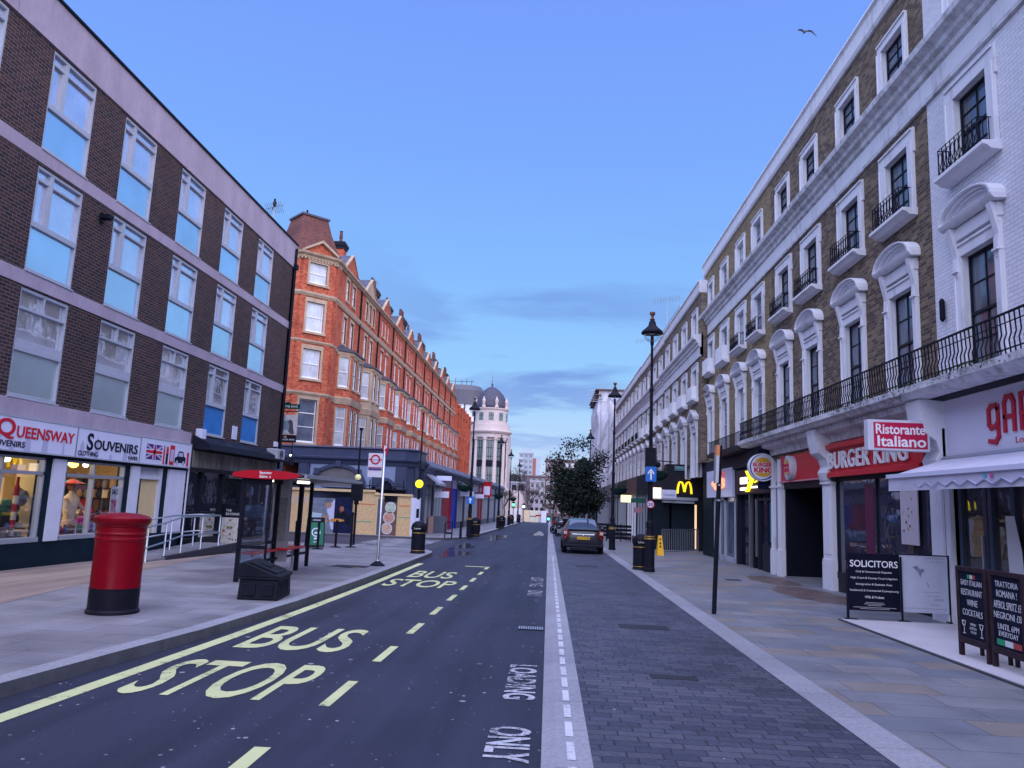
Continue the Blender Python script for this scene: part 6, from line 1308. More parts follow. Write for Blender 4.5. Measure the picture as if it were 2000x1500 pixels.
# roof items
o = thing('roof_railing', (7.3, 44, 11.5), 'grey scaffold style guard rail on the roof of the far right terrace', 'railing'); b = MB()
for z in (.6, 1.3, 2.0): b.tube([(0, 0, z), (0, 8, z)], .03, 5)
for y in range(0, 9, 2): b.tube([(0, y, 0), (0, y, 2.0)], .035, 5); b.tube([(0, y, 2.0), (1.2, y, 0)], .025, 5)
b.build('rail', M['alu'], o)
def aerial(x, y, z, h, label, s=1):
    o = thing('tv_aerial', (x, y, z), label, 'aerial'); MB().tube([(0, 0, 0), (0, 0, h)], .025, 5).build('mast', M['alu'], o); b = MB(); b.tube([(-.9*s, 0, h-.25*s), (1.0*s, 0, h+.1)], .018, 4)
    for k in range(9): x_ = -.8*s+.2*s*k; zz = h-.25*s+.3*s*(k/9); b.tube([(x_, -.25, zz+.15), (x_, .25, zz-.15)], .010, 4)
    b.build('antenna', M['alu'], o)
aerial(7.4, 50, 12.4, 3.2, 'tall television aerial on the roof of the far right terrace beside the guard rail'); aerial(7.4, 61, 12.4, 2.8, 'smaller television aerial behind the tall lamp head'); aerial(-11.9, 30.2, 12.1, 1.5, 'television aerial at the corner of the flats roof with a bird on it', .4)
aerial(-16, 64, 18.3, 1.8, 'thin television aerial between chimneys on the red terrace', .7)
# ================================================================ street furniture and vehicles
PZ = .12
# pillar box
o = thing('pillar_box', (-6.02, 10.78, g(10.78)+PZ), 'red cast iron pillar box with a black base on the left pavement', 'post box')
MB().lathe([(.345, 0), (.345, .04), (.325, .07), (.325, .36), (.33, .38)], 40).build('base', P('box_base_black', (.012, .012, .02), .35, var=.3), o, smooth=False)
b = MB(); b.lathe([(.325, .38), (.322, .40), (.322, 1.06), (.330, 1.07), (.333, 1.09), (.330, 1.11), (.322, 1.12), (.322, 1.15), (.330, 1.16), (.333, 1.175), (.328, 1.19), (.322, 1.20), (.322, 1.27), (.335, 1.285), (.335, 1.30)], 40); b.build('body', M['red'], o, smooth=True).modifiers.new('e', 'EDGE_SPLIT').split_angle = R(25)
b = MB(); b.lathe([(.335, 1.30), (.35, 1.315), (.365, 1.345), (.372, 1.36), (.372, 1.405), (.362, 1.415), (.33, 1.44), (.22, 1.47), (.06, 1.485), (.01, 1.487)], 40); b.build('cap', M['red'], o, smooth=True).modifiers.new('e', 'EDGE_SPLIT').split_angle = R(25)
o.scale = (1, 1, .925)
b = MB(); b.lathe([(.45, -.002), (.45, .004)], 30); b.build('footing_ring', M['slab'], o)
# grit bin
gbm = P('grit_bin_black', (.012, .014, .022), .45, var=.4, vs=4, bmp=.1)
o = thing('grit_bin', (-4.78, 13.25, g(13.1)+PZ), 'black plastic grit bin with a sloping lid beside the bus shelter', 'grit bin', rz=R(6)); o.scale = (.80, 1.1, .90)
v = [(-.42, -.42, 0), (.42, -.42, 0), (.42, .42, 0), (-.42, .42, 0), (-.40, -.40, .38), (.40, -.40, .38), (.40, .40, .38), (-.40, .40, .38)]
b = MB(); b.add(v, [(3, 2, 1, 0), (0, 1, 5, 4), (1, 2, 6, 5), (2, 3, 7, 6), (3, 0, 4, 7), (4, 5, 6, 7)]); b.build('body', gbm, o, bevel=.03)
b = MB(); b.box(-.42, .42, -.42, .42, .37, .41); b.box(-.31, -.05, -.435, -.40, .08, .30); b.box(.05, .31, -.435, -.40, .08, .30)
for y in (-.3, -.15, 0, .15): b.box(.40, .425, y, y+.06, .05, .33)
b.build('rim', gbm, o, bevel=.012)
b = MB(); pr = [(-.43, .41), (-.43, .66), (-.30, .67), (.30, .47), (.44, .44), (.44, .41)]; Fy = Face((0, 0), (0, 1), (1, 0)); b.prof(Fy, pr, -.42, .42); 
b.build('lid', gbm, o, bevel=.03)
b = MB(); b.add([(-.27, -.32, .672), (.32, -.32, .48), (.32, .32, .48), (-.27, .32, .672), (-.27, -.32, .69), (.30, -.32, .505), (.30, .32, .505), (-.27, .32, .69)], [(4, 5, 6, 7), (0, 1, 5, 4), (1, 2, 6, 5), (2, 3, 7, 6), (3, 0, 4, 7)])
b.add([(-.1, -.14, .64), (.12, -.14, .57), (.12, .14, .57), (-.1, .14, .64), (-.1, -.14, .655), (.12, -.14, .585), (.12, .14, .585), (-.1, .14, .655)], [(4, 5, 6, 7), (0, 1, 5, 4), (1, 2, 6, 5), (2, 3, 7, 6), (3, 0, 4, 7)]); b.build('lid_panel', gbm, o, bevel=.008)
# bus shelter
o = thing('bus_shelter', (-5.8, 17.6, g(17.6)+PZ), 'black framed glass bus shelter with a red end panel and red bench', 'bus shelter'); zb = 0
zsh = lambda y: 0
y0, y1 = -2.2, 2.5; xl, xr = -.55, .80
b = MB(); b.prof(Face((0, 0), (0, 1), (1, 0)), [(-.7, 2.06), (-.7, 2.12), (.1, 2.20), (.72, 2.22), (.86, 2.17), (.84, 2.11), (.1, 2.12)], y0, y1); b.build('roof', P('shelter_roof', (.05, .052, .07), .4, var=.2), o)
b = MB(); b.fb(Face((.87, 0), (0, 1), (1, 0)), y0, y1, 2.12, 2.19, -.05, .03); b.build('roof_gutter', M['alu'], o)
b = MB(); Fz = Face((0, y0), (1, 0), (0, -1)); el = [(-.60, 2.14), (-.56, 2.19), (-.3, 2.235), (.10, 2.25), (.50, 2.235), (.74, 2.19), (.78, 2.15), (.74, 2.11), (.5, 2.08), (.1, 2.07), (-.3, 2.08), (-.56, 2.10)]; b.fprism(Fz, el, 0, .10); b.build('end_panel', M['sign_red'], o)
text('lettering', 'Bayswater\nStation  o', M['letter_white'], Fz, -.03, .22, 2.095, 2.225, .101, o, ext=.003, bold=.02)
b = MB(); b.box(-.42, -.34, y0, y0+.10, -.05, 2.12); b.box(.16, .20, y0, y0+.05, .0, 2.12); b.box(-.34, .16, y0, y0+.05, .68, .75); b.box(-.34, .16, y0, y0+.05, 1.95, 2.12)
b.box(-.42, -.34, -.2, -.1, -.05, 2.12); b.box(-.42, -.34, y1-.2, y1-.1, -.05, 2.12); b.box(-.40, -.36, y0+.1, y1-.2, .30, .36); b.box(-.40, -.36, y0+.1, y1-.2, 2.0, 2.1); b.box(-.40, -.36, y0+.1, -.2, .68, .74)
b.box(-.26, -.16, .95, 1.05, -.05, 2.14)
b.build('post', M['black'], o, bevel=.01)
b = MB(); b.box(-.34, .16, y0+.02, y0+.03, .1, .68); b.box(-.34, .16, y0+.02, y0+.03, .75, 1.95); b.box(-.385, -.375, y0+.1, -.2, .36, 2.0); b.build('glass_panel', glass('shelter_glass', (.82, .88, .95), .10), o)
b = MB(); b.box(-.56, -.18, .1, .2, .25, 2.12); b.box(-.56, -.18, .06, .1, 1.78, 2.14); p_ = b.build('timetable_panel', P('panel_steel', (.34, .34, .38), .4, metal=.3, var=.15), o); MB().box(-.51, -.23, .085, .098, .72, 1.70).build('timetable', P('timetable_paper', (.22, .21, .21), .5, var=.4, vs=20), p_); MB().box(-.53, -.38, .05, .059, 1.74, 1.77).build('red_strip', M['sign_red'], p_)
b = MB(); b.box(-.62, -.30, -1.4, -.1, .50, .55); b.box(-.42, -.08, -.05, 1.2, .52, .57); b.build('bench', P('bench_red', (.65, .02, .03), .35, coat=.3), o, bevel=.015)
b = MB(); b.box(-.48, -.44, -1.2, -1.15, 0, .5); b.box(-.28, -.24, .8, .85, 0, .52); b.build('bench_leg', M['alu'], o)
b = MB(); b.lathe([(.13, 2.02), (.13, 2.07)], 16, .62, -1.5); b.lathe([(.13, 2.03), (.13, 2.07)], 16, -.12, -1.6); b.build('roof_light', P('tube_glow', (1, .93, .8), .5, em=5, emc=(1, .93, .80)), o)
# bus stop flag post
o = thing('bus_stop_post', (-4.58, 21.1, g(21.1)+PZ), 'grey bus stop pole with a red ringed flag and red P disc on top', 'bus stop')
b = MB(); b.lathe([(.19, 0), (.19, .02), (.06, .12), (.045, .14), (.038, .2), (.036, 3.1)], 12); b.build('pole', M['steel'], o, smooth=True); MB().lathe([(.20, 0), (.20, .025), (.055, .13)], 14).build('foot', M['iron'], o)
b = MB(); b.fb(FSt, -.44, -.04, 2.37, 3.03, -.02, .02); b.build('flag', P('flag_white', (.58, .56, .66), .4), o, bevel=.01)
b = MB(); ring(b, FSt, -.24, 2.86, .095, .135, .02, .03, 0, 2*math.pi, 26); b.fb(FSt, -.42, -.06, 2.845, 2.875, .02, .028); b.fb(FSt, -.42, -.05, 2.63, 2.65, .02, .03); b.build('roundel', M['sign_red'], o)
b = MB(); b.fb(FSt, -.42, -.05, 2.56, 2.62, .02, .028); b.build('blue_strip', P('strip_indigo', (.06, .05, .2), .5), o); b = MB(); b.fb(FSt, -.325, -.155, 2.83, 2.89, .028, .031); b.build('bar', M['sgn'], o)
text('lettering', 'BUS STOP', M['sign_red'], FSt, -.315, -.165, 2.845, 2.875, .032, o, ext=.002)
b = MB(); b.fprism(FSt, arc(.02, 3.18, .085, 0, 2*math.pi, 20)[:-1], -.015, .02); b.fb(FSt, -.03, .07, 3.0, 3.1, -.015, .02); d_ = b.build('disc', M['sign_red'], o); text('lettering', 'P', M['letter_white'], FSt, -.02, .06, 3.12, 3.25, .022, o, ext=.003, bold=.03)
# street bins
def litter_bin(x, y, label, dz=PZ, s=1):
    o = thing('litter_bin', (x, y, g(y)+dz), label, 'litter bin', 'black litter bins along the street')
    b = MB(); b.lathe([(.26*s, 0), (.27*s, .03), (.25*s, .06), (.25*s, .80), (.27*s, .82)], 16); b.build('body', M['black'], o); b = MB()
    b.lathe([(.27*s, .82), (.28*s, .84), (.275*s, .93), (.24*s, 1.02), (.16*s, 1.09), (.05*s, 1.12), (.01, 1.12)], 16); b.build('hood', M['black'], o, smooth=True)
    b = MB(); b.lathe([(.256*s, .70), (.256*s, .725)], 20, cap=False); b.lathe([(.256*s, .10), (.256*s, .12)], 20, cap=False); b.build('band', M['gold'], o)
    b = MB(); b.box(-.12, .12, -.265*s, -.25*s, .83, .92); b.build('slot', M['iron'], o)
    text('lettering', 'Litter', M['letter_white'], Face((0, 0), (1, 0), (0, -1)), -.12, .12, .84, .90, .285*s, o, ext=.003); return o
litter_bin(-4.55, 27.4, 'black litter bin standing alone on the left pavement, nearest bin on that side')
litter_bin(-4.3, 46.3, 'black litter bin just behind the nearest left lamp post')
litter_bin(-4.15, 69.3, 'black litter bin beside the second lamp post on the left')
litter_bin(-4.45, 93, 'black litter bin far along the left pavement before the white panel')
litter_bin(-3.95, 104, 'farthest black litter bin on the left pavement')
litter_bin(2.98, 25.2, 'black litter bin with gold bands against the big lamp post on the right', .05)
# lamp posts
def lamp_post(x, y, label, H=8.0, dz=PZ):
    o = thing('lamp_post', (x, y, g(y)+dz), label, 'lamp post', 'tall black street lamps')
    b = MB(); b.lathe([(.17, 0), (.17, .10), (.155, .12), (.155, .95), (.17, .98), (.17, 1.03)], 16); b.lathe([(.15, 1.05), (.12, 1.12), (.10, 1.3), (.12, 1.36), (.12, 1.5), (.09, 1.55), (.075, 3.6), (.085, 3.65), (.085, 3.72), (.062, 3.78), (.05, 5.6), (.07, 5.62), (.07, 5.7), (.045, 5.75), (.04, H-1.0), (.06, H-.95), (.05, H-.7)], 14); b.build('post', M['black'], o, smooth=False)
    b = MB(); b.lathe([(.175, .985), (.175, 1.03)], 16); b.lathe([(.165, 1.06), (.165, 1.09)], 16); b.build('gold_band', M['gold'], o)
    b = MB(); b.lathe([(.34, H-.62), (.36, H-.60), (.32, H-.52), (.20, H-.42), (.13, H-.34), (.10, H-.22), (.06, H-.15)], 20); b.build('lantern_hood', M['black'], o, smooth=True)
    b = MB(); b.lathe([(.05, H-.16), (.09, H-.14), (.05, H-.10), (.045, H-.02), (.09, H+.03), (.09, H+.10)], 8); b.build('finial', P('finial_copper', (.16, .08, .05), .5, metal=.3) if 'finial_copper' not in bpy.data.materials else bpy.data.materials['finial_copper'], o)
    b = MB(); b.lathe([(.30, H-.61), (.26, H-.75), (.16, H-.86), (.04, H-.90)], 14); b.build('glass_bowl', M['glass'], o, smooth=True)
    return o
lp = lamp_post(3.15, 24.4, 'nearest and tallest looking black street lamp, on the right beside the litter bin', 8.1, .05)
def cp(src, x, y, lb, dz=.05): return copy_tree(src, None, (x, y, g(y)+dz), label=lb)
cp(lp, 3.12, 38.2, 'black street lamp on the right pavement just behind the parked car'); cp(lp, 3.1, 60.5, 'black street lamp on the right rising through the leafy tree')
cp(lp, -4.62, 45.6, 'black street lamp on the left carrying a blue arrow sign, nearest lamp on that side', PZ); cp(lp, -4.4, 68.3, 'second black street lamp along the left pavement, before the dome', PZ); cp(lp, -4.3, 84.5, 'third black street lamp along the left pavement', PZ); cp(lp, -4.1, 104, 'farthest black street lamp on the left, small against the distant tower', PZ)
# things on the nearest right lamp
zg = g(24.4)+.05
o = thing('one_way_sign', (3.14, 24.22, 2.56), 'blue square sign with a white up arrow on the nearest right lamp post', 'sign'); b = MB(); b.fb(FSt, -.165, .165, 0, .46, 0, .02); b.build('plate', P('sign_blue', (.02, .14, .50), .4), o, bevel=.004)
b = MB(); b.fb(FSt, -.025, .025, .06, .30, .02, .026); b.fprism(FSt, [(-.10, .27), (0, .40), (.10, .27), (.10, .21), (0, .33), (-.10, .21)], .02, .027); b.build('arrow', M['letter_white'], o)
o = thing('speed_limit_sign', (3.14, 24.25, 1.86), 'small round 20 sign with a red ring on the nearest right lamp post', 'sign'); b = MB(); b.fprism(FSt, arc(0, 0, .125, 0, 2*math.pi, 24)[:-1], 0, .015); b.build('plate', M['sgn'], o); b = MB(); ring(b, FSt, 0, 0, .10, .125, .015, .02, 0, 2*math.pi, 24); b.build('red_ring', M['sign_red'], o); text('lettering', '20', M['ink'], FSt, -.07, .07, -.045, .045, .016, o, ext=.003, bold=.02)
tag(MB().box(2.98, 3.30, 24.28, 24.55, 3.0, 3.62).build('control_box', M['black'], bevel=.015), 'black box strapped to the nearest right lamp post above the arrow sign', 'box')
o = thing('hanging_basket_arm', (3.2, 24.4, 3.2), 'thin black bracket arm with a small camera dome on the nearest right lamp post', 'bracket'); MB().tube([(0, 0, .03), (.65, 0, .0)], .018, 5).build('arm', M['iron'], o); MB().ball((.17, 0, -.1), .10, 0, 12, 8).build('dome_camera', M['black'], o)
o = thing('one_way_sign', (-4.6, 45.35, 1.55), 'small blue arrow sign on the nearest left lamp post', 'sign'); MB().fb(FSt, -.22, .22, 0, .42, 0, .02).build('plate', bpy.data.materials['sign_blue'], o); b = MB(); b.fb(FSt, -.03, .03, .06, .28, .02, .026); b.fprism(FSt, [(-.1, .24), (0, .37), (.1, .24)], .02, .027); b.build('arrow', M['letter_white'], o)
def basket(x, y, z, label, r=.4):
    o = thing('flower_basket', (x, y, z), label, 'flower basket', 'dark planted baskets on the lamp posts'); MB().lathe([(r*.3, -.35), (r*.8, -.2), (r, 0)], 12).build('basket', P('basket_dark', (.01, .03, .03), .6) if 'basket_dark' not in bpy.data.materials else bpy.data.materials['basket_dark'], o)
    rn = random.Random(int(x*10+y)); b = MB()
    for i in range(260):
        p = Vector((rn.gauss(0, r*.55), rn.gauss(0, r*.4), abs(rn.gauss(.1, .12))-.05)); a = Vector((rn.uniform(-1, 1), rn.uniform(-1, 1), rn.uniform(-.6, .6))).normalized()*.08; c_ = a.orthogonal().normalized()*.03
        b.add([tuple(p-c_), tuple(p+a), tuple(p+c_)], [(0, 1, 2)])
    b.build('foliage', M['leaf'], o)
M['leaf'] = P('leaf_dark', (.016, .027, .024), .8, var=.5, vs=2)
M['leaf2'] = P('leaf_light', (.032, .042, .030), .8, var=.5, vs=2)
basket(5.0, 36, 3.35, 'planted basket in front of the dark fast food fascia', .5); basket(3.9, 44, 2.75, 'planted basket right of the second right lamp post', .5); basket(-4.3, 66, 2.3, 'planted basket on the second left lamp post'); basket(-3.9, 84, 2.2, 'planted basket on the third left lamp post'); basket(-5.0, 45.5, 2.6, 'planted basket on the nearest left lamp post', .45)
# belisha beacons
def beacon(x, y, label, glow, top):
    o = thing('beacon_post', (x, y, g(y)+PZ), label, 'crossing beacon'); b = MB()
    for k in range(5): MB().lathe([(.075, k*.5), (.075, (k+1)*.5)], 10).build('stripe', M['black'] if k % 2 == 0 else M['sgn'], o)
    b.lathe([(.05, 2.5), (.05, 2.62)], 10); b.lathe([(.045, 3.05), (.035, top), (.06, top+.02), (.06, top+.1)], 8); b.build('pole', M['black'], o)
    m = P('globe_yellow', (1, .80, .02), .4, em=1.6, emc=(1, .85, .02)) if glow else P('globe_pale', (.60, .60, .30), .4, em=.25, emc=(.9, .9, .5))
    MB().ball((0, 0, 2.85), .22 if glow else .17, 0, 16, 12).build('globe', m, o, smooth=True)
beacon(-7.72, 31.2, 'pale unlit crossing beacon behind the bus shelter roof, in front of the pub', False, 4.55) if False else None
beacon(-7.15, 42.3, 'bright yellow glowing crossing beacon at the corner of the side street', True, 6.7)
o = thing('beacon_post', (-7.80, 31.2, g(31)+PZ), 'pale unlit crossing beacon behind the bus shelter roof, in front of the pub', 'crossing beacon')
MB().lathe([(.06, 2.78), (.05, 2.85)], 8).build('collar', M['black'], o); MB().ball((0, 0, 2.70), .125, 0, 16, 12).build('globe', P('globe_pale', (.62, .62, .30), .4, em=.3, emc=(.9, .9, .5)), o, smooth=True)
b = MB(); b.lathe([(.10, 1.6), (.10, 2.5)], 10); b.box(-.22, .22, -.12, .12, 1.75, 2.5); b.lathe([(.05, -.3), (.05, 2.6)], 8); b.lathe([(.04, 2.8), (.035, 4.6), (.07, 4.62), (.07, 4.72)], 8); b.build('pole', M['black'], o)
# black sign post, right
o = thing('parking_sign_post', (3.04, 14.5, g(14.5)+.05), 'slim black post with a narrow grey and orange parking plate, near the right kerb', 'sign post', rz=0); o.rotation_euler.y = R(2.2)
b = MB(); b.lathe([(.042, 0), (.042, 3.03), (.038, 3.05)], 12); b.build('post', M['black'], o, smooth=False)
b = MB(); b.box(-.075, -.045, -.12, .13, 2.35, 3.05); b.build('plate', M['alu'], o); b = MB(); b.box(-.078, -.076, -.1, .11, 2.86, 3.03); b.box(-.09, -.03, -.125, -.12, 2.85, 3.04); b.build('orange_label', P('label_orange', (.6, .22, .08), .5), o); b = MB(); b.lathe([(.055, 2.3), (.055, 2.33)], 10); b.lathe([(.055, 2.02), (.055, 2.05)], 10); b.build('clamp', M['steel'], o)
b = MB(); b.fb(FSt, -.09, -.035, 2.35, 2.85, .12, .126); b.build('side_plate', P('plate_grey', (.45, .47, .55), .4), o)
# ramp with steel handrails before the shop door
o = thing('access_ramp', (-9.9, 21, g(20)+PZ), 'dark edged concrete access ramp beside the shop door', 'ramp')
b = MB(); b.add([(-1.0, -3.0, 0), (.0, -3.0, 0), (.25, 2.9, 0), (-1.0, 2.9, 0), (-1.0, -3.0, .02), (.0, -3.0, .02), (.25, 2.9, .22), (-1.0, 2.9, .22)], [(4, 5, 6, 7), (0, 1, 5, 4), (1, 2, 6, 5), (2, 3, 7, 6), (3, 0, 4, 7)]); b.build('slab', M['slab'], o)
b = MB(); b.add([(.0, -1.2, .0), (.12, -1.2, .0), (.36, 2.9, .0), (.25, 2.9, .0), (.0, -1.2, .10), (.12, -1.2, .10), (.36, 2.9, .26), (.25, 2.9, .26)], [(4, 5, 6, 7), (0, 1, 5, 4), (1, 2, 6, 5), (2, 3, 7, 6), (3, 0, 4, 7)]); b.build('edge', P('ramp_edge', (.04, .04, .055), .6), o)
o = thing('steel_handrail', (-9.9, 18.5, g(18.5)+PZ), 'double bar stainless handrail rising along the access ramp', 'handrail')
b = MB(); rr = .022
P0 = [(.05, 0), (.05, .35), (.0, 1.35), (.02, 2.2), (.1, 4.4)]
zz = [.83, .83, .92, 1.05, 1.06]
b.tube([(x, y, z+.02) for (x, y), z in zip(P0, zz)], rr, 8); b.tube([(x, y, z-.48) for (x, y), z in zip(P0, zz)], rr, 8); b.tube([(.1, 4.4, 1.08), (-.6, 4.5, 1.08), (-.7, 3.2, 1.06), (-.7, 1.4, .95)], rr, 8); b.tube([(.1, 4.4, .6), (-.6, 4.5, .6), (-.7, 3.2, .58), (-.7, 1.4, .5)], rr, 8)
b.build('rail', M['steel'], o, smooth=True); b = MB()
for (x, y), z in zip(P0+[(.06, 3.3)], zz+[1.06]): b.tube([(x, y, -.02), (x, y, z)], .024, 8)
for y in (1.5, 3.0, 4.4): b.tube([(-.68, y, 0), (-.68, y, .98)], .024, 8)
b.build('upright', M['steel'], o, smooth=True)
# outdoor barrier on small feet, a-boards in front of the pub
def bollard(x, y, h, label, foot=True, r=.045):
    o = thing('bollard', (x, y, g(y)+PZ), label, 'bollard', 'slim black posts on the left pavement'); MB().lathe([(r, 0), (r, h-.08), (r*1.25, h-.06), (r*.9, h), (.005, h+.02)], 10).build('post', M['black'], o)
    if foot: MB().lathe([(.22, 0), (.21, .02), (.06, .045)], 16).build('foot', M['iron'], o)
for x, y, h, lb in ((-8.15, 25.0, 1.0, 'slim black barrier post seen just left of the shelter corner post'), (-7.85, 24.4, 1.05, 'slim black barrier post seen just right of the shelter corner post'), (-8.1, 27.3, .95, 'slim black post in front of the green sandwich board'), (-7.9, 28.9, 1.0, 'slim black post directly right of the green sandwich board'), (-7.45, 29.4, 1.3, 'slim black post on a round foot near the zebra crossing')): bollard(x, y, h, lb)
for x, y, h, lb in ((-4.75, 42.4, .9, 'short black bollard left of the nearest left lamp'), (-4.95, 50.5, .85, 'black bollard behind the bin by the nearest left lamp'), (-4.85, 55, .85, 'black bollard farther behind the nearest left lamp'), (-4.5, 74, .85, 'black bollard beyond the second left lamp'), (-4.45, 80, .85, 'black bollard before the third left lamp'), (-4.3, 96, .85, 'black bollard among the far left bins')): bollard(x, y, h, lb, False, .07)
o = thing('cycle_stand', (-5.35, 41.9, g(42)+PZ), 'black metal cycle stand on the left pavement before the shops', 'cycle stand'); MB().tube([(-.19, 0, 0), (-.19, 0, .8), (-.1, 0, .86), (.1, 0, .86), (.19, 0, .8), (.19, 0, 0)], .03, 8).build('hoop', M['black'], o); MB().tube([(-.19, 0, .28), (.19, 0, .28)], .05, 8).build('crossbar', M['black'], o)
o = thing('sandwich_board', (-8.5, 28.4, g(28.4)+PZ), 'green and black sandwich board standing outside the pub terrace', 'sign', rz=R(24))
b = MB(); b.add([(-.36, -.38, .06), (.26, -.38, .06), (.26, -.1, 1.08), (-.36, -.1, 1.08), (-.36, -.34, .06), (.26, -.34, .06), (.26, -.06, 1.08), (-.36, -.06, 1.08)], [(0, 1, 2, 3), (7, 6, 5, 4), (0, 4, 5, 1), (1, 5, 6, 2), (2, 6, 7, 3), (3, 7, 4, 0)])
b.add([(-.36, .38, .0), (.26, .38, .0), (.26, .02, 1.08), (-.36, .02, 1.08), (-.36, .34, .0), (.26, .34, .0), (.26, -.02, 1.08), (-.36, -.02, 1.08)], [(0, 1, 2, 3), (7, 6, 5, 4), (0, 4, 5, 1), (1, 5, 6, 2), (2, 6, 7, 3), (3, 7, 4, 0)])
for x in (-.34, .22): b.tube([(x, -.36, 0), (x, -.1, 1.0)], .025, 6); b.tube([(x, .38, 0), (x, .05, 1.0)], .025, 6)
b.build('frame', M['black'], o)
sl = (.28)/1.02
def sb(b, u0, u1, z0, z1, d, m=0): b.add([(u0, -.38+sl*(z0-.06)-d, z0), (u1, -.38+sl*(z0-.06)-d, z0), (u1, -.38+sl*(z1-.06)-d, z1), (u0, -.38+sl*(z1-.06)-d, z1)], [(0, 1, 2, 3)], m)
b = MB(); sb(b, -.32, .22, .10, .90, .004); b.build('green_panel', P('board_green', (.012, .14, .085), .5), o)
b = MB(); c0 = (-.05, .55); n = 18
for k in range(n):
    a, a2 = 2*math.pi*k/n, 2*math.pi*(k+1)/n; b.add([(c0[0]+r*math.cos(t), -.38+sl*(c0[1]+r*math.sin(t)-.06)-.008, c0[1]+r*math.sin(t)) for r, t in ((.12, a), (.12, a2), (.16, a2), (.16, a))], [(0, 1, 2, 3)])
sb(b, -.12, .0, .30, .36, .008); sb(b, -.15, .04, .20, .22, .008); sb(b, -.1, .06, .5, .56, .009); b.build('white_print', M['sgn'], o)
sb_ = MB(); sb(sb_, -.18, .1, .97, 1.0, .004); sb_.build('header_print', M['alu'], o)
# solicitors boards on the terrace corner
o = thing('banner_stand', (5.92, 14.62, g(14.6)+.05), 'black banner board reading SOLICITORS in white serif letters', 'sign')
b = MB(); b.fb(FSt, -.44, .47, .17, 1.18, -.01, .01); b.build('board', P('banner_black', (.008, .008, .022), .5), o)
text('lettering', 'SOLICITORS', M['letter_white'], FSt, -.41, .44, .94, 1.06, .011, o, ext=.002, bold=.01)
for t_, z, w_ in (('Civil & Commercial Disputes', .83, .32), ('High Court & County Court Litigation', .72, .41), ('Immigration & Business Visas', .61, .32), ('Residential & Commercial Conveyancing', .50, .43), ('Wills & Probate', .39, .17)): text('lettering', t_, M['letter_white'], FSt, .01-w_, .01+w_, z, z+.045, .011, o, ext=.002)
b = MB()
for z, w_ in ((.31, .16), (.285, .18), (.26, .12), (.225, .38), (.20, .26)): b.fb(FSt, .01-w_, .01+w_, z, z+.009, .011, .013)
b.build('small_print', P('print_dim', (.35, .35, .4), .5), o)
b = MB(); b.tube([(-.46, 0, 0), (-.46, 0, .9)], .025, 8); b.tube([(.49, -.02, 0), (.49, -.02, 1.15)], .02, 8); b.box(-.5, -.30, -.06, .06, 0, .025); b.box(.45, .62, -.06, .06, 0, .025); b.tube([(-.47, .0, .9), (-.44, .02, 1.18)], .012, 6); b.build('stand', M['black'], o)
o = thing('banner_stand', (6.84, 14.68, g(14.6)+.06), 'pale white board with a faded bird print on a black stand', 'sign')
b = MB(); b.fb(FSt, -.49, .43, .16, 1.17, -.01, .01); b.build('board', P('board_faded', (.50, .53, .66), .45, var=.12, vs=3), o)
b = MB(); b.fprism(FSt, [(-.20, .96), (-.12, .99), (-.06, .93), (.0, .94), (.02, .90), (-.03, .86), (-.06, .78), (-.09, .86), (-.14, .92)], .011, .013); b.fprism(FSt, [(.03, .74), (.08, .66), (.10, .58), (.06, .66)], .011, .013)
b.build('bird_print', P('print_greyblue', (.22, .24, .34), .5, var=.4, vs=20), o)
b = MB()
for z, a, c_ in ((1.12, .02, .36), (1.06, .12, .36), (.52, .0, .30), (.455, .05, .28), (.30, .08, .28), (.23, -.35, .38)): b.fb(FSt, a, c_, z, z+.012, .011, .013)
b.build('small_print', P('print_mid', (.34, .36, .48), .5), o); text('lettering', '5004', bpy.data.materials['print_greyblue'], FSt, .17, .33, .38, .42, .011, o, ext=.002)
b = MB(); b.box(.43, .47, -.02, .02, .15, 1.19); b.box(-.49, .46, -.015, .02, 1.17, 1.19); b.box(.45, .49, -.02, .02, 0, .2); b.box(.40, .58, -.06, .06, 0, .02); b.box(.46, .54, -.02, .02, .78, .82); b.build('stand', M['black'], o)
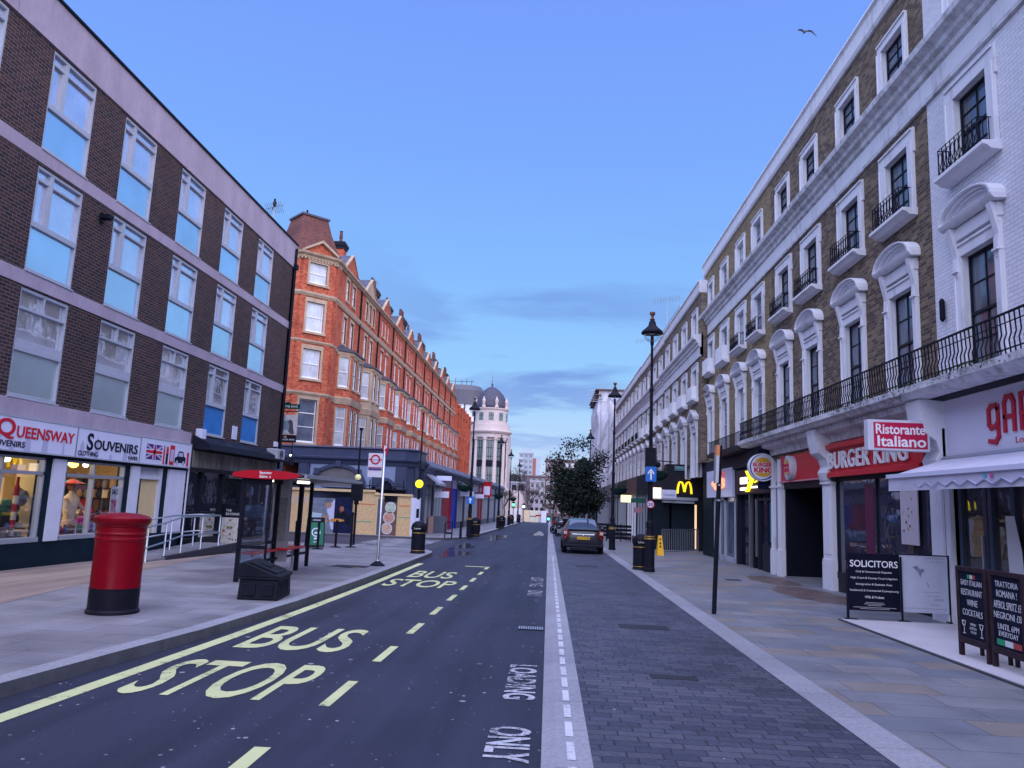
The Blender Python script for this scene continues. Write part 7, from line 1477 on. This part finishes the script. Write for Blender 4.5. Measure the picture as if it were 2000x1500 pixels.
# chalk boards on the terrace edge (facing the street)
CH = P('chalk', (.60, .62, .68), .9, var=.3, vs=30)
def chalkboard(y, label, lines, flagz, flagw, rz=0):
    o = thing('chalkboard', (5.62, y, g(y)+.076), label, 'chalkboard', rz=rz); F = Face((0, 0), (0, 1), (-1, 0)); W_ = .36; H_ = 1.17
    b = MB(); b.fb(F, -W_, -W_+.055, .0, H_, -.03, .03); b.fb(F, W_-.055, W_, .0, H_, -.03, .03); b.fb(F, -W_+.055, W_-.055, H_-.06, H_, -.03, .03); b.fb(F, -W_+.055, W_-.055, .17, .25, -.03, .03); b.build('frame', P('dark_stained_wood', (.035, .022, .03), .5, var=.4, vs=8) if 'dark_stained_wood' not in bpy.data.materials else bpy.data.materials['dark_stained_wood'], o, bevel=.006)
    MB().fb(F, -W_+.05, W_-.05, .25, H_-.06, -.02, .012).build('slate_panel', P('chalk_slate', (.010, .012, .030), .6, var=.4, vs=4) if 'chalk_slate' not in bpy.data.materials else bpy.data.materials['chalk_slate'], o)
    b = MB(); b.fb(F, -W_+.02, -W_+.06, .0, H_-.2, -.28, -.24); b.fb(F, W_-.06, W_-.02, .0, H_-.2, -.28, -.24); b.build('back_leg', bpy.data.materials['dark_stained_wood'], o)
    rn = random.Random(len(label))
    for t_, z, hw, hh in lines: text('lettering', t_, CH, F, hw+rn.uniform(-.01, .01), -hw, z, z+hh, .013, o, ext=.002, bold=-.005)
    b = MB(); z, h = flagz
    for k in range(3): b.fb(F, flagw-(k+1)*flagw*2/3, flagw-k*flagw*2/3-.01, z, z+h, .013, .016, k)
    b.build('flag', [P('chalk_green', (.03, .30, .14), .8), CH, P('chalk_red', (.36, .07, .06), .8)], o); return o
cb1 = chalkboard(10.72, 'chalkboard reading easy Italian restaurant wine cocktails, with a small flag on top', [('EASY ITALIAN', .93, .25, .07), ('RESTAURANT', .80, .25, .08), ('WINE', .67, .13, .08), ('COCKTAILS', .54, .24, .08), ('MENU', .42, .07, .03), ('& PIZZA', .37, .08, .03), ('TO GO', .32, .07, .03)], (1.02, .05), .10)
b = MB(); F_ = Face((0, 0), (0, 1), (-1, 0))
for u in (.22, -.2): strokes([(u-.04, .46), (u-.02, .40), (u+.02, .40), (u+.04, .46), (u-.04, .46)], .008, F_, .013, .015, b); strokes([(u, .40), (u, .30)], .008, F_, .013, .015, b); strokes([(u-.03, .30), (u+.03, .30)], .008, F_, .013, .015, b)
b.build('glass_drawing', CH, cb1)
chalkboard(9.93, 'chalkboard reading Trattoria Romana with spritz and negroni prices, at the right edge', [('TRATTORIA', .98, .24, .07), ('ROMANA !', .86, .21, .08), ('APEROL SPRITZ £8', .72, .29, .09), ('NEGRONI £8', .60, .28, .08), ('UNTIL 6PM', .47, .22, .07), ('EVERYDAY', .39, .2, .06)], (.28, .07), .26)
# wet floor sign and fence by the fast food shop
o = thing('wet_floor_sign', (4.97, 35.0, g(35)+.05), 'yellow wet floor sign beside the silver barrier', 'wet floor sign'); b = MB()
for s in (1, -1): b.add([(-.15, -.28*s, 0), (.15, -.28*s, 0), (.08, -.03*s, .86), (-.08, -.03*s, .86), (-.15, -.25*s, 0), (.15, -.25*s, 0), (.08, 0, .86), (-.08, 0, .86)], [(0, 1, 2, 3), (7, 6, 5, 4), (0, 4, 5, 1), (1, 5, 6, 2), (2, 6, 7, 3), (3, 7, 4, 0)])
b.build('panel', M['yellow'], o); b = MB()
for z in (.65, .48, .34): yv = -.28+.25*z/.86-.004; b.add([(-.04, yv, z), (.04, yv, z), (.03, yv+.025, z+.09), (-.03, yv+.025, z+.09)], [(0, 1, 2, 3)])
b.build('print', M['ink'], o)
o = thing('crowd_barrier', (5.15, 35.6, g(36)+.05), 'silver barred metal barrier before the fast food doors', 'barrier'); b = MB(); e = (2.1, 2.6)
for z in (1.12, .12): b.tube([(0, 0, z), (e[0], e[1], z)], .024, 6)
b.tube([(0, 0, 0), (0, 0, 1.12)], .024, 6); b.tube([(e[0], e[1], 0), (e[0], e[1], 1.12)], .024, 6); b.build('frame', M['steel'], o); b = MB()
for k in range(1, 20): b.tube([(e[0]*k/20, e[1]*k/20, .12), (e[0]*k/20, e[1]*k/20, 1.12)], .011, 5)
b.build('bar', M['steel'], o)
o = thing('dining_barrier', (4.6, 50, g(50)+.05), 'black slatted outdoor barrier on the right pavement behind the second lamp', 'barrier'); b = MB()
for z in (.15, .4, .65, .88): b.box(-.9, .9, 0, .05, z, z+.16)
for x in (-.9, 0, .88): b.box(x, x+.06, -.02, .07, 0, 1.1)
b.build('slats', M['iron'], o)
o = thing('dining_barrier', (4.0, 56, g(56)+.05), 'farther black slatted barrier behind the second right lamp', 'barrier'); b = MB()
for z in (.15, .4, .65, .88): b.box(-.8, .8, 0, .05, z, z+.16)
b.box(-.8, -.74, -.02, .07, 0, 1.1); b.box(.74, .8, -.02, .07, 0, 1.1); b.build('slats', M['iron'], o)
# parked car, seen from behind
def car():
    o = thing('parked_car', (1.50, 33.2, g(33.2)+.05), 'dark grey hatchback parked in the loading bay, seen from behind', 'car')
    cm = P('car_paint', (.022, .024, .036), .3, metal=.2, coat=.35, spec=.3)
    # stations along y (0 = rear): half width, heights at shoulder / roof profile
    st = [(-.02, .62, .42, .66, .70, .52), (.06, .80, .30, .78, .98, .62), (.20, .86, .22, .86, 1.03, .68), (.55, .88, .20, .90, 1.10, .70), (1.0, .885, .20, .93, 1.34, .62), (1.6, .885, .20, .92, 1.45, .58), (2.3, .885, .20, .90, 1.46, .60), (3.0, .88, .20, .88, 1.28, .62), (3.6, .87, .20, .86, .98, .70), (4.2, .80, .22, .76, .82, .66), (4.5, .60, .35, .58, .62, .45)]
    b = MB(); n = 14; vs = []
    for y, hw, zb_, zs, zt, rw in st:
        prof = [(0, zb_), (hw*.85, zb_), (hw*.97, zb_+.08), (hw, (zb_+zs)/2), (hw*.985, zs-.03), (hw*.95, zs), (rw, zt-.05), (rw*.86, zt), (0, zt+.015)]
        full = prof+[(-x, z) for x, z in prof[-2:0:-1]]; n = len(full); vs += [(x, y, z) for x, z in full]
    K_ = len(st); fs = [(j*n+i, j*n+(i+1) % n, (j+1)*n+(i+1) % n, (j+1)*n+i) for j in range(K_-1) for i in range(n)]+[tuple(range(n))[::-1], tuple((K_-1)*n+i for i in range(n))]
    b.add(vs, fs); body = b.build('body', cm, o, smooth=True, fix=True); md = body.modifiers.new('s', 'SUBSURF'); md.levels = 2; md.render_levels = 2
    gm = pane('car_glass', (.03, .04, .06), .5, .03)
    b = MB(); b.add([(-.60, .50, 1.075), (.60, .50, 1.075), (.53, 1.14, 1.40), (-.53, 1.14, 1.40)], [(0, 1, 2, 3)]); b.build('rear_window', gm, o)
    b = MB(); b.add([(-.46, -.0, .80), (.46, -.0, .80), (.48, .13, .985), (-.48, .13, .985)], [(0, 1, 2, 3)]); b.build('lower_rear_window', gm, o)
    b = MB(); b.box(-.66, .66, .02, .34, .985, 1.03); b.build('spoiler', cm, o, bevel=.015)
    b = MB(); b.box(-.74, .74, -.075, .1, .28, .40); b.box(-.55, .55, -.07, .1, .19, .28); b.build('bumper', P('bumper_dark', (.02, .02, .03), .5), o, bevel=.03)
    for s in (-1, 1):
        b = MB(); b.add([(s*.82, .10, .95), (s*.62, .0, .93), (s*.60, -.02, .82), (s*.74, .0, .62), (s*.84, .10, .66)], [(0, 1, 2, 3, 4)]); b.add([(s*.835, .085, .97), (s*.60, -.025, .945), (s*.58, -.05, .82), (s*.74, -.03, .60), (s*.86, .09, .64)], [(0, 1, 2, 3, 4)])
        b.build('tail_light', P('tail_lens', (.16, .012, .014), .2, coat=.3), o)
        b = MB(); b.box(s*.76-.07, s*.76+.07, -.02, .05, .80, .93); b.build('indicator', P('lens_clear', (.55, .40, .36), .2), o)
        b = MB(); b.ball((s*1.0, 2.95, .98), .11, 0, 10, 6, (1, .6, .75)); b.build('wing_mirror', cm, o, smooth=True)
        for y in (.75, 3.55):
            b = MB(); pr = [(.20, -.11), (.30, -.105), (.32, -.08), (.32, .08), (.30, .105), (.20, .11)]; vs = []; nn = 24
            for r_, x_ in pr:
                for k in range(nn): t = 2*math.pi*k/nn; vs.append((s*.78+x_, y+r_*math.cos(t), .32+r_*math.sin(t)))
            b.add(vs, [(j*nn+i, j*nn+(i+1) % nn, (j+1)*nn+(i+1) % nn, (j+1)*nn+i) for j in range(5) for i in range(nn)]); w_ = b.build('wheel', P('tyre', (.012, .012, .014), .8), o)
            b = MB(); b.tube([(s*.78-.07, y, .32), (s*.78+.07, y, .32)], .2, 14); b.build('rim', M['alu'], w_)
    b = MB(); b.box(-.26, .26, -.085, -.06, .60, .71); pl = b.build('number_plate', P('plate_yellow', (.72, .45, .03), .5), o); text('lettering', 'LC19 KVE', M['ink'], Face((0, 0), (1, 0), (0, -1)), -.23, .23, .62, .69, .086, o, ext=.002, bold=.02)
    b = MB(); b.ball((0, .02, .77), .06, 0, 10, 6, (1, .4, .6)); b.build('badge', M['steel'], o)
    b = MB(); b.box(.2, .26, 1.0, 1.3, 1.42, 1.5); b.build('aerial_fin', cm, o)
car()
# motorcycles parked in a row
def motorbike(x, y, rz, label, col):
    o = thing('motorbike', (x, y, g(y)+.05), label, 'motorbike', 'motorbikes parked beyond the car', rz)
    for yy_ in (-.65, .65):
        b = MB(); b.tube([(0, yy_+.27*math.cos(t), .30+.27*math.sin(t)) for t in [k*math.pi/9 for k in range(19)]], .055, 6); b.tube([(-.04, yy_, .3), (.04, yy_, .3)], .15, 10); b.build('wheel', M['iron'], o)
    m = P('bike_paint', col, .3, coat=.4); b = MB(); b.ball((0, .15, .78), .24, 0, 10, 6, (.7, 1.3, .7)); b.ball((0, .55, .85), .2, 0, 10, 6, (.9, .7, 1.2)); b.ball((0, -.55, .82), .2, 0, 10, 6, (.7, 1.5, .5)); b.build('body', m, o, smooth=True)
    b = MB(); b.box(-.15, .15, -.55, .15, .80, .90); b.build('seat', M['black'], o, bevel=.03); b = MB(); b.tube([(-.38, .42, 1.06), (0, .5, 1.0), (.38, .42, 1.06)], .022, 6); b.tube([(0, .5, 1.0), (0, .65, .3)], .035, 6); b.build('handlebar', M['steel'], o)
    b = MB(); b.box(-.16, .16, -.25, .35, .25, .62); b.build('engine', M['alu'], o); b = MB(); b.add([(-.18, .62, .95), (.18, .62, .95), (.12, .5, 1.3), (-.12, .5, 1.3)], [(0, 1, 2, 3)]); b.build('windscreen', M['pane_dark'], o)
    if rz > .2: b = MB(); b.box(-.22, .22, -.95, -.55, .85, 1.2); b.build('top_box', M['black'], o, bevel=.03)
for x, y, rz, lb, c_ in ((.95, 55, .5, 'nearest parked motorbike, dark with a black top box', (.02, .02, .03)), (1.3, 58, -.6, 'red and black parked motorbike in the middle of the row', (.35, .03, .03)), (.85, 62, .8, 'dark red motorbike behind the nearest one', (.25, .03, .03)), (1.9, 64, -.4, 'black motorbike farthest back under the tree', (.03, .03, .04)), (1.9, 52, .9, 'dark motorbike just behind the parked car', (.03, .03, .05))): motorbike(x, y, rz, lb, c_)
# leafy street tree
def leafy(x, y, H, rad, label, nl=5200, seed=1):
    o = thing('street_tree', (x, y, g(y)+.05), label, 'tree'); rn = random.Random(seed); b = MB(); tips = []
    b.tube([(0, 0, 0), (.03, 0, 1.2), (.0, .05, 2.4), (-.05, 0, H*.62)], .12, 8, 0, .05)
    for k in range(34):
        h = rn.uniform(1.7, H*.62); a = rn.uniform(0, 6.28); l = rad*rn.uniform(.45, 1.05)*(1.15-.45*abs(h/H-.4)); up = rn.uniform(.2, .9)
        p0 = Vector((0, 0, h)); p1 = p0+Vector((math.cos(a)*l*.5, math.sin(a)*l*.5, l*up*.35)); p2 = p0+Vector((math.cos(a)*l, math.sin(a)*l, l*up)); b.tube([p0, p1, p2], .035, 5, 0, .008); tips += [p1*.4+p2*.6, p2, p1]
        for q_ in range(2):
            d = Vector((rn.uniform(-1, 1), rn.uniform(-1, 1), rn.uniform(-.2, 1))).normalized()*rad*.35; b.tube([p2*.6+p1*.4, p2*.6+p1*.4+d], .012, 4, 0, .004); tips.append(p2*.6+p1*.4+d)
    b.build('trunk', P('bark_dark', (.04, .035, .035), .9, var=.3, vs=10), o)
    core = [Vector((rn.gauss(-.1, rad*.38), rn.gauss(0, rad*.4), min(max(rn.gauss(3.2, .9), 1.8), 5.0))) for _ in range(110)]; tips += core; tips += [Vector((rn.uniform(-.9, 1.0), rn.uniform(-.5, .5), H*rn.uniform(.80, .97))) for _ in range(9)]
    b = MB(); b2 = MB()
    for i in range(nl):
        t = rn.choice(tips); s = rad*.17; p = t+Vector((rn.gauss(0, s), rn.gauss(0, s), rn.gauss(0, s*.8)))
        if p.z < 1.35: continue
        a = Vector((rn.uniform(-1, 1), rn.uniform(-1, 1), rn.uniform(-1, .6))).normalized()*rn.uniform(.16, .26); c_ = a.orthogonal().normalized(); c_.rotate(Matrix.Rotation(rn.uniform(0, 6), 3, a)); c_ *= .07
        (b if rn.random() < .72 else b2).add([tuple(p), tuple(p+a*.5+c_), tuple(p+a), tuple(p+a*.5-c_)], [(0, 1, 2, 3)])
    k0 = len(b.v); b.v += b2.v; b.f += [[i+k0 for i in f] for f in b2.f]; b.m += [1]*len(b2.f)
    b.build('crown', [M['leaf'], M['leaf2']], o)
leafy(2.3, 62, 7.6, 1.95, 'dense dark green street tree on the right pavement beyond the parked car', 11500)
def bare(x, y, H, label, seed, col=(.06, .05, .055)):
    o = thing('bare_tree', (x, y, g(y)), label, 'tree', 'bare winter trees at the end of the street'); rn = random.Random(seed); b = MB(); tw = MB()
    def grow(p, d, l, r, dep):
        q_ = p+d*l; (b if dep > 2 else tw).tube([p, p+d*l*.5+Vector((rn.gauss(0, .04)*l, rn.gauss(0, .04)*l, 0)), q_], r, 5 if dep > 2 else 3, 0, r*.65)
        if dep == 0: return
        for k in range(rn.choice((3, 3, 4))):
            e_ = (d+Vector((rn.gauss(0, .42), rn.gauss(0, .42), rn.gauss(.08, .25)))).normalized(); grow(q_ if k else p+d*l*.75, e_, l*rn.uniform(.62, .82), r*.62, dep-1)
    grow(Vector((0, 0, 0)), Vector((0, 0, 1)), H*.24, .2, 5)
    m = bpy.data.materials.get('bare_bark') or P('bare_bark', col, .9); b.build('trunk', m, o); tw.build('crown', m, o)
for i, (x, y, H) in enumerate(((-9.2, 160, 9.5), (-6.2, 185, 11), (-3.6, 150, 9), (-1.5, 190, 12.5), (.9, 155, 9), (3.0, 175, 11), (-7.9, 240, 20), (-13.5, 250, 20))): bare(x, y, H, ['bare tree in front of the distant white house', 'bare tree left of centre at the end of the street', 'slender bare tree behind the cream hoarding', 'tall bare tree below the distant tower', 'bare tree right of the cream hoarding', 'bare tree before the dark mansion block', 'large bare tree against the foot of the distant tower', 'bare tree beside the dome at the far end'][i], 20+i)
def bush(x, y, z, r, h, label, n, seed):
    rn = random.Random(seed); b = MB(); o = thing('evergreen_tree', (x, y, g(y)), label, 'tree')
    for i in range(n):
        t = rn.uniform(0, 6.28); q_ = rn.random()**.5; zz = rn.uniform(0, 1); rr = r*math.sin(math.pi*min(1, .15+.85*zz))**.6*q_*(1+.2*math.sin(5*t+zz*7)); p = Vector((rr*math.cos(t), rr*math.sin(t), z+h*zz)); a = Vector((rn.gauss(0, 1), rn.gauss(0, 1), rn.gauss(0, 1))).normalized()*.6; c_ = a.orthogonal().normalized()*.32
        b.add([tuple(p-c_), tuple(p+a), tuple(p+c_)], [(0, 1, 2)])
    MB().tube([(0, 0, 0), (0, 0, z+h*.6)], .18, 6, 0, .06).build('trunk', bpy.data.materials['bark_dark'], o); b.build('crown', M['leaf'], o)
bush(6.4, 150, 3, 3.0, 9.0, 'dark evergreen crown rising behind the leafy street tree', 2600, 5); bush(1.5, 300, 8, 5, 9, 'far evergreen mass above the distant rooftops', 2600, 6); bush(-13.8, 300, 6, 4, 8, 'far evergreen beside the foot of the tower', 1600, 7)
# green crossing lights and small far signals
for i, (x, y, z, c_, lb) in enumerate(((-4.9, 108, 1.4, (.1, 1, .3), 'green glowing traffic light before the far white panel'), (-3.6, 112, 1.2, (.6, 1, .75), 'pale green glowing light right of the far lamp post'), (.0, 122, -.6, (.1, .9, .5), 'small green glow at the right end of the cream hoarding'))):
    o = thing('traffic_light', (x, y, z), lb, 'traffic light'); MB().box(-.18, .18, 0, .2, -.4, .45).build('housing', M['iron'], o); MB().ball((0, -.05, 0), .2, 0, 10, 6).build('lens', P('signal_glow', c_, .5, em=2.5, emc=c_), o); MB().tube([(0, .1, g(y)-z), (0, .1, -.3)], .05, 6).build('pole', M['iron'], o)
# birds
def gull(loc, s, label, rz, mat, flying=True):
    o = thing('bird', loc, label, 'bird', rz=rz); o.scale = (s, s, s)
    if flying:
        b = MB(); b.lathe([(.004, -.24), (.035, -.18), (.06, -.05), (.065, .05), (.05, .13), (.04, .19), (.01, .25)], 10); bd = b.build('body', mat, o, smooth=True); bd.rotation_euler = (R(-80), 0, 0)
        for sgn in (-1, 1):
            b = MB(); L1 = [(0, .07), (.24, .14), (.42, .08), (.66, -.12)]; T1 = [(0, -.08), (.24, -.02), (.42, -.06), (.665, -.14)]; Zs = [0.0, .15, .10, -.30 if sgn > 0 else -.38]
            v = [(sgn*x, y_, z_) for (x, y_), z_ in zip(L1, Zs)]+[(sgn*x, y_, z_-.006) for (x, y_), z_ in zip(T1, Zs)]+[(sgn*x, y_, z_-.02) for (x, y_), z_ in zip(L1, Zs)]
            b.add(v, [(0, 1, 5, 4), (1, 2, 6, 5), (2, 3, 7, 6), (8, 9, 5, 4), (9, 10, 6, 5), (10, 11, 7, 6), (0, 1, 9, 8), (1, 2, 10, 9), (2, 3, 11, 10)]); b.build('wing', mat, o)
    else:
        b = MB(); b.lathe([(.01, -.05), (.07, .02), (.09, .12), (.07, .22), (.045, .28), (.05, .33), (.03, .38), (.005, .39)], 10); b.build('body', mat, o, smooth=True); b = MB(); b.add([(-.03, .05, .06), (.03, .05, .06), (.02, .25, -.10), (-.02, .25, -.10)], [(0, 1, 2, 3)]); b.build('tail', mat, o)
        b = MB(); b.add([(-.012, -.05, .345), (.012, -.05, .345), (0, -.12, .335)], [(0, 1, 2)]); b.build('beak', M['iron'], o); b = MB(); b.tube([(.02, 0, -.1), (.02, 0, 0)], .006, 4); b.tube([(-.02, 0, -.1), (-.02, 0, 0)], .006, 4); b.build('leg', M['iron'], o)
gull((13.4, 40.0, 28.3), .95, 'grey gull flying with drooped wingtips in the open sky', R(10), P('gull_grey', (.20, .21, .26), .6, var=.3, vs=10))
crow = P('crow_black', (.012, .012, .02), .5)
gull((cx_-.1, cy_-.3, 19.1), 1.3, 'black bird perched on top of the brown mansard tower', R(60), crow, False); gull((-11.9, 30.2, 13.62), .9, 'small black bird perched on the aerial above the flats', R(40), crow, False)
# lit details inside and drain puddles
o = tag(MB().fb(FL, 29.3, 29.36, 1.3, 1.36, .0, .02).build('door_bell', M['sgn']), 'tiny white bell push on the dark restaurant front', 'bell')
